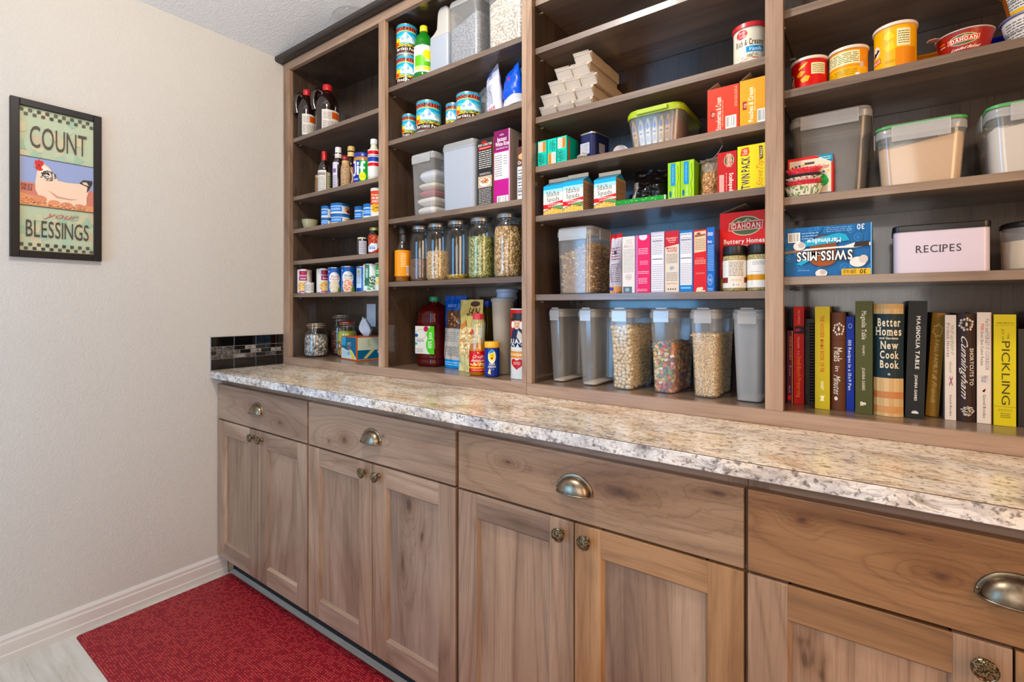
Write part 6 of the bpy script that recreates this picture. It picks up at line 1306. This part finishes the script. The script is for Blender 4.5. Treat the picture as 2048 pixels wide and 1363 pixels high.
for i, (x0, x1, yf, lab, k) in enumerate(TU):
    t = tub(lab, x0, x1, yf, .205, ZB, 1.1900, .84, .020, rad=.016, latches='fl' if i else 'f', group='tall cereal tubs with snap lids', name='cereal_tub', tab=True, lw=.62, body=G_TUB if i < 5 else G_FROST)
    hx = (x1 - x0) / 2 - .003; hy = .1025 - .003
    if k:
        H = {'puff': .185, 'fruit': .135, 'rice': .168}[k]; col = {'puff': '#b9a272', 'fruit': '#8c5a34', 'rice': '#b08a50'}[k]
        cr = lambda z: (.84 + .16 * z / .219)
        G().loft([rrect(hx * cr(z) - .013, hy * cr(z) - .013, .008, z, 4) for z in (.006, H - .012)]).build('cereal_core', plain(col, .9), t)
        pieces_fill(t, hx * .84 - .0015, hy * .84 - .0015, hx - .0015, hy - .0015, .004, H, {'puff': .0118, 'fruit': .0112, 'rice': .0066}[k], {'puff': puff, 'fruit': fruity, 'rice': rice}[k], print_mat(.6), 11 + i, .013)
        if k == 'rice':
            top = G(); top.loft([rrect(hx * cr(z) - .006, hy * cr(z) - .006, .008, z, 4) for z in (.006, H - .004)]); top.build('cereal_core', grain('toasted_rice', ['#d6b47c', '#e0c48e', '#c9a266', '#e8d2a4'], 260), t)
    else:
        G().loft([rrect(hx * .84 - .003, hy * .84 - .003, .012, z, 4) for z in (.004, .007)]).build('cereal_dust', plain('#c9b9a8', .8), t)

# ================================================================== BAY 4 (right)
zs = 1.711
def chips(label, c, art, ph): 
    t = can(label, c, zs, art, ph, 350, 'short stacked chip canisters', 'canister', 'chip_canister', .35, plain('#cfc8bc', .35))
    h = c[3] - zs; r = c[2]; G().lathe([(r * 1.0, h - .006), (r * 1.045, h - .0055), (r * 1.045, h - .001), (r * 1.02, h + .0012), (r * .9, h + .0014), (.001, h + .0014)]).build('lid', plain('#d8c4b4', .35), t, smooth=40)
    return t
MUST = lambda x, y: [('e', x, y, .055, .17, '#d9d2c6'), ('p', [(x - .05, y - .05), (x - .02, y + .04), (x, y), (x + .02, y + .04), (x + .05, y - .05), (x + .03, y - .08), (x, y - .03), (x - .03, y - .08)], '#1d1512')]
chips('red short chip canister next to the stile', (2.2460, .0750, .0385, 1.7845), [('r', 0, 0, 1, 1, '#b8201c')] + [('e', .30, .42, .04, .18, '#d9d2c6'), ('p', [(.265, .30), (.285, .5), (.31, .56), (.335, .5), (.31, .42), (.285, .28)], '#15110f'), ('t', 'ES', .31, .12, .35, .26, '#e8c89a', {'st': 'b'}), ('p', [(.40, .66), (.46, .74), (.49, .88), (.45, .84), (.40, .72)], '#dcb04c'), ('p', [(.38, .5), (.42, .62), (.47, .56), (.43, .42), (.39, .4)], '#d89a34'), ('p', [(.42, .3), (.47, .42), (.51, .36), (.49, .2), (.44, .18)], '#e0a83c'), ('r', .52, .42, .66, .82, '#ddd3a8'), ('l', .53, .46, .65, .78, 5, '#5a5230')], -86)
chips('yellow short chip canister with a long nutrition strip', (2.3240, .0750, .0385, 1.7850), [('r', 0, 0, 1, 1, '#d08a1c'), ('r', 0, .0, 1, .35, '#dca81e'), ('r', .28, .45, .62, .9, '#ddd3a8'), ('l', .29, .5, .61, .86, 6, '#5a5230'), ('l', .3, .08, .6, .3, 4, '#8a6414'), ('r', .62, .3, .66, .5, '#c8b4a0'), ('e', .60, .08, .02, .06, '#f0e8dc')], -95)
chips('taller yellow chip canister with a moustache face', (2.4100, .0780, .0390, 1.8120), [('r', 0, 0, 1, 1, '#dca41c'), ('r', .52, 0, .70, .45, '#c8801c'), ('e', .345, .5, .045, .14, '#d9d2c6'), ('p', [(.305, .42), (.32, .52), (.345, .49), (.365, .56), (.39, .52), (.365, .46), (.345, .42), (.325, .38)], '#1d1512'), ('r', .31, .2, .40, .32, '#b8402c'), ('t', 'PRINGLES', .24, .225, .395, .30, '#ecdcc8', {'st': 'b'}), ('p', [(.42, .75), (.47, .9), (.52, .72), (.46, .66)], '#e8c04c'), ('p', [(.43, .5), (.5, .66), (.52, .45), (.46, .4)], '#e8bc44'), ('r', .53, .48, .64, .88, '#e2d8ae'), ('l', .54, .52, .63, .84, 6, '#5a5230'), ('l', .44, .12, .52, .2, 2, '#a8842c')], -97)
# potato bowl with its lid rim and a pull tab
t = thing('potato_bowl', 'dark red microwave potato bowl with a peel lid and oval badge', 'bowl', (2.5255, .0830, zs + .0005))
G().lathe([(.033, 0), (.035, .002), (.0450, .0470), (.0455, .0490)]).build('bowl_body', plain('#7a241c', .35), t, smooth=50)
G().lathe([(.0450, .0475), (.0475, .0480), (.0478, .0495), (.0465, .0505), (.001, .0507)]).build('peel_lid', plain('#c9a89c', .35), t, smooth=30)
g = G(); g.loft([[(x, y, .0485 + dz - s) for x, y, s in ((-.040, -.024, 0), (-.047, -.012, 0), (-.063, -.026, .003), (-.060, -.036, .003), (-.048, -.034, .001))] for dz in (0, .0012)]); g.build('pull_tab', plain('#b98a78', .4), t)
round_print('bowl_print', [('r', 0, 0, 1, 1, '#8c2a1e')] + [(s[0],) + tuple([(s[1] - .5) * 1.0 + .5] + list(s[2:])) if s[0] in 'e' else s for s in idahoan(.5, .62, .24, .52, '#b8302a')] + [('t', 'Loaded Baked', .40, .16, .62, .28, '#e8d8c8', {'st': 'b', 'skew': 1}), ('l', .30, .5, .36, .62, 1, '#dcb8a8'), ('r', .30, .66, .36, .74, '#c85a3c')], t, .0362, .005, .041, math.radians(-98), math.radians(300), .35, R1=.0448, lift=.0006)
bag('dark blue and orange snack bag lying behind the potato bowl', 2.5300, .205, zs, .190, .082, .07, lambda u, v: '#b8781c' if u < .32 else '#152a80', seed=61, wr=.006, rz=0)
bag('dark blue foil bag standing behind the stacked bowls', 2.6720, .225, zs, .075, .105, .05, lambda u, v: '#16246c', seed=63, wr=.006)
t = thing('noodle_bowl', 'white and blue instant bowl at the bottom of the right-hand stack', 'bowl', (2.6360, .0960, zs + .0005), 0, 'stacked instant bowls')
def ibowl(t, band, h=.062):
    G().lathe([(.038, 0), (.040, .002), (.052, h - .004), (.053, h - .003)]).build('bowl_body', plain('#cfc8c2', .4), t, smooth=50); G().lathe([(.0525, h - .0045), (.0560, h - .004), (.0560, h - .0015), (.0545, h), (.001, h)]).build('rim_lid', plain(band, .4), t, smooth=30)
    round_print('nutrition_print', [('r', 0, 0, 1, 1, '#d2cbc4'), ('l', .30, .1, .49, .9, 8, '#4a463f'), ('l', .52, .1, .75, .9, 8, '#4a463f'), ('r', .28, .48, .5, .5, '#222')] + ([('r', .28, .0, 1, .16, '#dca81e'), ('r', .5, .0, 1, .6, '#dca81e'), ('r', 0, 0, .3, 1, '#8a4a1c')] if band != '#6a6a98' else []), t, .0408, .004, h - .010, math.radians(-100), math.radians(320), .4, R1=.0515, lift=.0006)
ibowl(t, '#6a6a98')
t = thing('noodle_bowl', 'white and yellow instant bowl at the top of the right-hand stack', 'bowl', (2.6360, .0960, zs + .0632), 0, 'stacked instant bowls'); ibowl(t, '#b98a3c')

zs = 1.457
t = tub('large empty cloudy tub with a milky lid behind the cupcake liners', 2.2000, 2.3700, .085, .185, zs, 1.6640, .86, .020, rad=.022, body=glass('smoky_plastic', (.8, .8, .8), .2, .08, .4, .42, '#7f7870'), latches='f', lw=.72, group='big flour tubs')
M_BSUG = plain('#c7a274', .9, bump=1.0, bscale=40)
tub('tub of brown sugar with a green-edged lid', 2.3751, 2.5300, .050, .175, zs, 1.5950, .90, .022, rad=.022, fill=M_BSUG, fillh=.094, band='#3f9a4a', lw=.66, latches='fl', group='big flour tubs', heap=.010, slope=.010)
tub('tub of white flour with a green-edged lid at the right edge', 2.5560, 2.7150, .050, .175, zs, 1.6010, .90, .022, rad=.022, fill=plain('#c9bfb2', .95, bump=.6, bscale=30), fillh=.104, band='#3f9a4a', lw=.6, latches='fl', group='big flour tubs', heap=.008, slope=.010)
carton('red and white food colour box with a green frosted cupcake picture', (2.2040, 2.2965, 1.5510), .046, .028, zs, '#a8221c', [('r', 0, 0, 1, 1, '#c43a28'), ('r', .04, .05, .96, .93, '#d9cdb8'), ('p', [(.62, 1), (1, 1), (1, .78)], '#2a7f96'), ('l', .70, .86, .96, .96, 2, '#bcd8dc'), ('r', .38, .80, .6, .86, '#4a443c'), ('e', .11, .76, .028, .028, '#b8242c'), ('e', .19, .78, .028, .028, '#3f5a2c'), ('e', .27, .79, .028, .028, '#2a4a8c'), ('e', .35, .80, .028, .028, '#b8a82c'), ('t', 'Food Color', .42, .66, .92, .76, '#b8402c', {'st': 'bs'}), ('e', .70, .56, .028, .028, '#2f8a4c'), ('e', .80, .575, .028, .028, '#2a6ab0'), ('e', .90, .59, .028, .028, '#c8b02c'), ('r', 0, 0, 1, .06, '#2a4a6c'), ('p', [(.64, .16), (.69, .07), (.86, .08), (.90, .24), (.64, .24)], '#c9b8a0'), ('e', .77, .34, .14, .13, '#2a8a3c'), ('e', .77, .42, .11, .08, '#34a04a'), ('e', .77, .48, .06, .05, '#2a8a3c')], [('r', 0, 0, 1, 1, '#b0201c')], rz=-2, name='food_color_box')
def liner(label, z, r, h, cols, sp, n=36):
    t = thing('cupcake_liners', label, 'baking cups', (2.2380, .0345, z), 0, 'nested stack of cupcake liners')
    g = G(); k = n * 2
    ring = lambda rr, z, am: [((rr + (am if i % 2 else -am)) * math.cos(2 * PI * i / k) * .9, (rr + (am if i % 2 else -am)) * math.sin(2 * PI * i / k) * .40, z) for i in range(k)]
    b0 = len(g.v); R = [ring(r * .78, 0, 0), ring(r * .80, .001, .0006)] + [ring(r * (.80 + .20 * q / 6), h * q / 6, .0008 + .001 * q / 6) for q in range(1, 7)] + [ring(r * .97, h, .0018)]
    for rr in R: g.v.extend(rr)
    rn = random.Random(int(z * 10000))
    for j in range(len(R) - 1):
        for i in range(k): g.face([j * k + i, j * k + (i + 1) % k, (j + 1) * k + (i + 1) % k, (j + 1) * k + i], lin(cols[0] if rn.random() > sp else rn.choice(cols[1:])))
    g.face(list(range(k))[::-1], lin(cols[0])); g.face([(len(R) - 1) * k + i for i in range(k)], lin(cols[0]))
    g.build('paper_cups', print_mat(.6), t)
liner('green leaf patterned white cupcake liners, lowest in the stack', zs + .0008, .042, .024, ['#cfc7b2', '#5f7a3c', '#7a9050'], .35)
liner('lower red cupcake liners in the stack', zs + .0256, .041, .010, ['#b8202c', '#d83a44'], .3)
liner('white holly patterned cupcake liners in the middle of the stack', zs + .0362, .041, .008, ['#d2c9b8', '#4a6a34', '#b83a3c'], .25)
liner('black cupcake liners in the middle of the stack', zs + .0450, .040, .006, ['#231e1c', '#3a3430'], .3)
liner('bright red cupcake liners on top of the stack', zs + .0518, .040, .013, ['#c8202e', '#e04a54'], .3)

zs = 1.2677
COC = [('r', 0, 0, 1, 1, '#2a5f92')]
rn = random.Random(9)
for i in range(26):
    x, y, r = rn.random(), rn.random() * .98, rn.uniform(.03, .06); c = rn.choice(('#3f78aa', '#4a86b6', '#3a6fa0'))
    COC += [('e', x, y, r, r * 1.7, c), ('e', x + .006, y, r * .78, r * 1.3, '#2a5f92'), ('e', x, y, r * .4, r * .7, c)]
COC += [('bar', .04, .70, .19, .90), ('l', .21, .74, .41, .9, 3, '#8fb0cc'), ('t', '30', .84, .88, .92, .98, '#c8d8e6', {'rot': 180, 'st': 'b'}), ('l', .5, .86, .78, .97, 3, '#7aa0c2'),
        ('e', .46, .58, .17, .26, '#1a3c5c'), ('e', .46, .58, .155, .23, '#7a4222'), ('e', .46, .36, .17, .18, '#5a2c18'), ('e', .46, .34, .155, .15, '#8a4c28'), ('dots', .46, .45, .12, .03, 24, ['#e2ddd4'], .02), ('p', [(.0, .52), (.16, .55), (.22, .50), (.0, .47)], '#8a6a4c'),
        ('p', [(.24, .60), (.62, .66), (.76, .68), (.72, .80), (.64, .84), (.25, .72)], '#2f9ab8'), ('t', 'Marshmallow', .27, .655, .66, .745, '#dde8ec', {'rot': 180, 'st': 'b'}), ('p', [(.26, .555), (.7, .575), (.82, .63), (.98, .62), (1, .56), (.8, .53), (.62, .54), (.2, .515)], '#e4ded6'), ('p', [(.82, .63), (.97, .65), (.97, .55), (.80, .54)], '#2a1d16'),
        *[('t', 'SWISS MISS', .15 + dx, .31 + dy, .79 + dx, .49 + dy, '#1d1a24', {'rot': 180, 'st': 'b'}) for dx, dy in ((-.008, -.014), (.008, -.014), (-.008, .014), (.008, .014))], ('t', 'SWISS MISS', .15, .31, .79, .49, '#ece8e2', {'rot': 180, 'st': 'b'}), ('e', .18, .62, .075, .09, '#dcd6d0'), ('e', .205, .635, .04, .06, '#b8aea6'), ('e', .85, .25, .09, .10, '#dcd6d0'), ('e', .91, .30, .05, .08, '#c4bab2'), ('e', .44, .05, .07, .08, '#dcd6d0'), ('e', .46, .07, .035, .05, '#b8aea6'), ('p', [(.14, .25), (.22, .33), (.3, .31), (.2, .22)], '#2f9ab8'),
        ('r', .67, 0, .985, .12, '#d0a81e'), ('t', 'SUPER VALUE', .69, .03, .83, .10, '#2a2a1c', {'rot': 180, 'st': 'b'}), ('t', '30', .87, .02, .94, .10, '#2a2a1c', {'rot': 180, 'st': 'b'}), ('l', .16, .1, .3, .13, 1, '#8fb0cc'), ('r', .985, 0, 1, 1, '#6f9cc0')]
carton('blue marshmallow cocoa box lying upside down and torn open', (2.1995, 2.3690, 1.3820), .032, .15, zs, '#2a5f92', COC, [('r', 0, 0, 1, 1, '#1c3f66')], name='cocoa_box')
t = thing('recipe_tin', 'pale lilac tin with a black lid reading RECIPES', 'tin', (2.4845, .1100, zs + .0005))
g = G(); Q = lambda d, z: rrect(.0775 - d, .060 - d, .012, z, 6); g.loft([Q(.001, 0), Q(0, .001), Q(0, .0900)]); g.build('tin_body', plain('#c6b9c4', .3), t, smooth=40)
g = G(); g.loft([Q(-.0015, .0895), Q(-.0018, .0905), Q(-.0018, .1015), Q(.002, .1035), Q(.006, .1040)]); g.build('lid', plain('#161313', .3), t, smooth=40)
flat_print('lettering', [('t', 'RECIPES', 0, 0, 1, 1, '#2a2226', {'st': 's'})], t, (-.0395, -.0600, .0435), (1, 0, 0), (0, 0, 1), .0725, .0150, .4, .0005)
t = thing('flour_canister', 'round canister of cream flour with a black lid at the right edge', 'canister', (2.6470, .1160, zs + .0005))
G().lathe([(.056, 0), (.06, .003), (.062, .088)], cap1=False).build('canister_body', G_TUB, t, smooth=50); G().lathe([(.054, .003), (.0575, .005), (.060, .060), (.03, .064), (.001, .062)]).build('contents', plain('#c9b08c', .9, bump=.5, bscale=30), t, smooth=50)
G().lathe([(.0630, .086), (.0650, .088), (.0650, .094), (.060, .098), (.030, .099), (.001, .099)]).build('lid', plain('#161313', .3), t, smooth=40)

# ------------------------------------------------------------------ cookbooks
def wreath(cx, cy, rx, ry, c, n=13):
    out = []
    for k in range(n):
        a = 2 * PI * k / n; q = .9 + .16 * (k % 2); out.append(('e', cx + rx * q * math.cos(a), cy + ry * q * math.sin(a), rx * .17, ry * .2, c))
    return out
S = lambda s, x0, y0, x1, y1, c, **o: ('t', s, x0, y0, x1, y1, c, dict(rot=-90, **o))
book('thin dark purple cookbook against the stile', 2.1925, 2.2050, 0.1210, 0.1849, .12, '#3c1024', [('r', 0, 0, 1, 1, '#451429'), ('r', .86, 0, 1, 1, '#b89060'), S('INVERTED', .42, .78, .72, .92, '#b0704c', st='b'), S('HOURS', .42, .60, .72, .76, '#b0704c', st='b'), S('Ryan', .4, .38, .7, .52, '#a880a0'), S('Back', .3, .14, .6, .24, '#a880a0', st='b'), ('e', .42, .08, .3, .035, '#b8141c')])
book('bright red small-batch preserving book', 2.2069, 2.2295, 0.1235, 0.2460, .13, '#a8141c', [('r', 0, 0, 1, 1, '#b0141c'), S('THE COMPLETE', .4, .82, .62, .97, '#e0a090'), ('r', .06, .72, 1, .80, '#2a1218'), ('e', .4, .76, .3, .015, '#8a3a5a'), S('Guide to', .38, .50, .6, .69, '#e0a090'), S('Small-Batch Preserving', .34, .07, .72, .49, '#d8883c')])
t = book('black spiral-bound book between the red and yellow books', 2.2292, 2.2494, 0.1480, 0.2149, .13, '#16110f', [('r', 0, 0, .3, 1, '#1c1613'), ('l', .06, .1, .26, .9, 2, '#5a5048', 1)], pages='#3a342c')
g = G()
for i in range(28): 
    z = .008 + i * .0072; g.tube([(.0055 + .0052 * math.cos(a), -.0655 + .0052 * math.sin(a) - .004, z) for a in [2 * PI * k / 10 for k in range(10)]], .0011, 5, True)
o = g.build('spiral_binding', plain('#2a2522', .3, .5), t, smooth=60)
book('yellow-green pie cookbook with red lettering', 2.2566, 2.2867, 0.0855, 0.2460, .15, '#a8981c', [('r', 0, 0, 1, 1, '#b0a01e'), S('THE HOOSIER MAMA BOOK OF PIE', .36, .36, .62, .91, '#a8501c', st='b'), S('HANEY', .40, .185, .60, .27, '#e6e2b8', st='b'), ('p', [(.34, .08), (.66, .08), (.58, .1), (.66, .13), (.34, .13), (.42, .1)], '#e6e2b8')])
book('brown leather-look cookbook with white script, Mabel in minutes', 2.2886, 2.3178, 0.0890, 0.2318, .15, '#4a2c1e', [('r', 0, 0, 1, 1, '#54311f'), ('r', 0, .72, 1, .724, '#36200f'), ('r', 0, .3, 1, .304, '#36200f'), *wreath(.55, .83, .34, .055, '#d8d0c4'), ('e', .55, .83, .07, .02, '#d8d0c4'), ('p', [(.52, .85), (.55, .875), (.58, .85)], '#d8d0c4'), S('Meals', .22, .50, .78, .64, '#ddd6ca'), S('in', .3, .40, .6, .45, '#ddd6ca'), S('Minutes', .2, .17, .66, .36, '#ddd6ca', skew=1), ('e', .36, .12, .12, .02, '#ddd6ca')], rounded=1)
book('thin blue cookbook for thirteen by nine pan recipes', 2.3190, 2.3345, 0.0975, 0.2225, .14, '#1e2f78', [('r', 0, 0, 1, 1, '#23368a'), ('e', .5, .9, .26, .028, '#8fa0d0'), ('e', .5, .9, .16, .017, '#23368a'), S('150 Recipes in a 13x9 Pan', .26, .22, .62, .75, '#e6e2e8', st='b')])
book('tall olive green cookbook with white lettering', 2.3373, 2.3698, 0.0740, 0.2586, .16, '#3a3c1c', [('r', 0, 0, 1, 1, '#414422'), S('Magnolia Table', .38, .66, .64, .91, '#ddd8c8', st='s'), S('VOLUME 2', .42, .52, .54, .61, '#ddd8c8'), S('JOANNA GAINES', .40, .21, .56, .41, '#ddd8c8', st='s'), S('&', .3, .07, .62, .11, '#ddd8c8', st='b')])
GING = [('r', 0, 0, 1, 1, '#b89c74')]
for k in range(3): GING += [('r', k * .333 + .02, 0, k * .333 + .19, 1, '#c2a880')]
for yy, c in ((.03, '#b88a60'), (.16, '#b07a54'), (.955, '#b0946a')): GING.append(('r', 0, yy, 1, yy + .06, c))
book('wide gingham and navy cook book with large cream title', 2.3714, 2.4252, 0.0760, 0.2522, .17, '#b39a72', GING + [('r', 0, .34, 1, .91, '#14262c'), ('t', 'Better', .14, .80, .90, .87, '#d8cdb4', {'st': 'bs'}), ('t', 'Homes', .08, .72, .93, .79, '#d8cdb4', {'st': 'bs'}), ('t', 'and Gardens', .20, .685, .82, .705, '#d8cdb4', {'st': 'b'}), ('t', 'New', .24, .60, .82, .665, '#d8cdb4', {'st': 'bs'}), ('t', 'Cook', .22, .515, .84, .58, '#d8cdb4', {'st': 'bs'}), ('t', 'Book', .22, .43, .84, .495, '#d8cdb4', {'st': 'bs'}), ('e', .52, .375, .05, .01, '#8fa0a0')], rounded=1)
book('tall black cookbook leaning right, white capital letters', 2.4279, 2.4604, 0.0880, 0.2581, .17, '#141414', [('r', 0, 0, 1, 1, '#161716'), S('MAGNOLIA TABLE', .46, .42, .66, .87, '#d8d4cc', st='bs'), S('JOANNA GAINES', .46, .15, .60, .37, '#d8d4cc', st='b'), ('r', .34, .04, .7, .055, '#d8d4cc'), S('fb', .4, .05, .62, .065, '#d8d4cc', st='b')], lean=1.4)
book('gold-brown family and friends cookbook leaning beside the black one', 2.4657, 2.4887, 0.1330, 0.2315, .13, '#8a6c38', [('r', 0, 0, 1, 1, '#8f713c'), *wreath(.5, .83, .34, .055, '#c4ac78'), S('FALL FAMILY', .34, .42, .66, .74, '#c9b484'), S('& Friends', .3, .14, .66, .41, '#c9b484', skew=1)], rounded=1, lean=3.0)
book('slim white potluck cookbook', 2.4973, 2.5155, 0.1130, 0.2276, .14, '#c4bab0', [('r', 0, 0, 1, 1, '#cfc6bc'), S('Potluck Heaven', .16, .60, .42, .92, '#5a2c5a', st='s'), S('FIX-IT and ENJOY-IT', .52, .62, .78, .90, '#4a7a4c'), S('Good', .4, .46, .62, .56, '#5f7a4c', skew=1), ('p', [(.4, .32), (.7, .40), (.66, .42), (.36, .34)], '#8a5a6a'), ('p', [(.66, .32), (.7, .34), (.44, .42), (.4, .40)], '#8a5a6a'), S('Good Books', .42, .04, .62, .24, '#3a3030', st='s')])
book('very dark brown cookbook with curly white script and a wreath', 2.5169, 2.5464, 0.1080, 0.2311, .15, '#22140f', [('r', 0, 0, 1, 1, '#2a1813'), *wreath(.5, .90, .36, .052, '#cfc6ba'), *wreath(.5, .90, .30, .043, '#a89c8c', 9), ('e', .5, .90, .06, .02, '#cfc6ba'), S('Cunningham', .22, .24, .56, .81, '#dcd4c8', skew=1), S('SHORTCUTS TO', .68, .34, .88, .68, '#cfc6ba', st='b'), ('dots', .56, .10, .34, .05, 60, ['#cfc6ba'], .06)], rounded=1)
book('white slow cooker cookbook with blue-grey title', 2.5486, 2.5711, 0.1120, 0.2337, .14, '#c4bab0', [('r', 0, 0, 1, 1, '#cfc6bc'), S('Fix-It and FORGET-IT COOKBOOK', .58, .48, .84, .94, '#4a5070', st='s'), S('700', .26, .84, .46, .90, '#b8402c', st='b'), S('Great Slow Cooker Recipes', .26, .52, .46, .83, '#3a3c4c'), S('Phyllis Good', .3, .37, .8, .43, '#5a5c80'), ('p', [(.35, .29), (.6, .32), (.5, .28), (.62, .31)], '#b83a2c'), S('Good Books', .42, .05, .60, .26, '#3a3030', st='s'), ('r', .96, 0, 1, 1, '#a8643c')])
book('bright yellow pickling cookbook near the right edge', 2.5737, 2.6068, 0.1070, 0.2295, .15, '#b0a414', [('r', 0, 0, 1, 1, '#beb018'), ('r', 0, .17, 1, .175, '#8c8210'), ('t', 'ZIEDRICH', .1, .915, .9, .93, '#4a4410'), ('r', .06, .90, .94, .903, '#8c8210'), S('THE', .60, .78, .7, .83, '#3a3414'), S('JOY OF', .36, .77, .46, .87, '#3a3414'), S('PICKLING', .36, .19, .72, .76, '#3a3414'), ('l', .2, .13, .82, .155, 2, '#8c8210'), ('l', .3, .07, .75, .12, 3, '#6a6210')])
t = book('dark spiral-bound book at the far right edge of the shelf', 2.6117, 2.6280, 0.1180, 0.2001, .14, '#1c1613', [('l', .5, .05, .95, .95, 5, '#4a4038', 1)], pages='#b9b09a')
for i_, (x, w, h, c) in enumerate(((2.6360, .030, .235, '#5a2420'), (2.6690, .034, .235, '#2a3a4c'), (2.7060, .03, .22, '#7a6a4c'))):
    book(['dark red cookbook beyond the spiral book', 'navy cookbook beyond the dark red one', 'tan cookbook at the end of the row'][i_], x, x + w, .12, h, .14, c, [('r', 0, 0, 1, 1, c)])

# ------------------------------------------------------------------ clear jar on top of the shelving
t = thing('glass_cookie_jar', 'clear glass jar with a lid on top of the shelving near the left wall', 'jar', (.400, .135, 2.4205)); r = .125
G().lathe([(r * .9, 0), (r, .01), (r, .06), (r * .96, .09), (r * .82, .112), (r * .80, .118)], cap1=False).build('jar_body', G_THIN, t, smooth=60)
G().lathe([(r * .84, .118), (r * .86, .121), (r * .84, .127), (r * .60, .140), (r * .2, .146), (.001, .146)]).build('lid', G_THIN, t, smooth=60)

# ------------------------------------------------------------------ ceiling lamp (outside the picture)
t = thing('ceiling_lamp', 'round ceiling lamp hanging over the pantry floor', 'lamp', (1.5, -.94, 2.75))
G().lathe([(.15, 0), (.155, .004), (.155, .03), (.05, .05), (.001, .05)]).build('lamp_housing', plain('#d8d2c8', .5), t, smooth=40)
G().tube([(0, 0, .05), (0, 0, .40)], .008, 10).build('stem', plain('#8a8478', .4, .6), t, smooth=60)
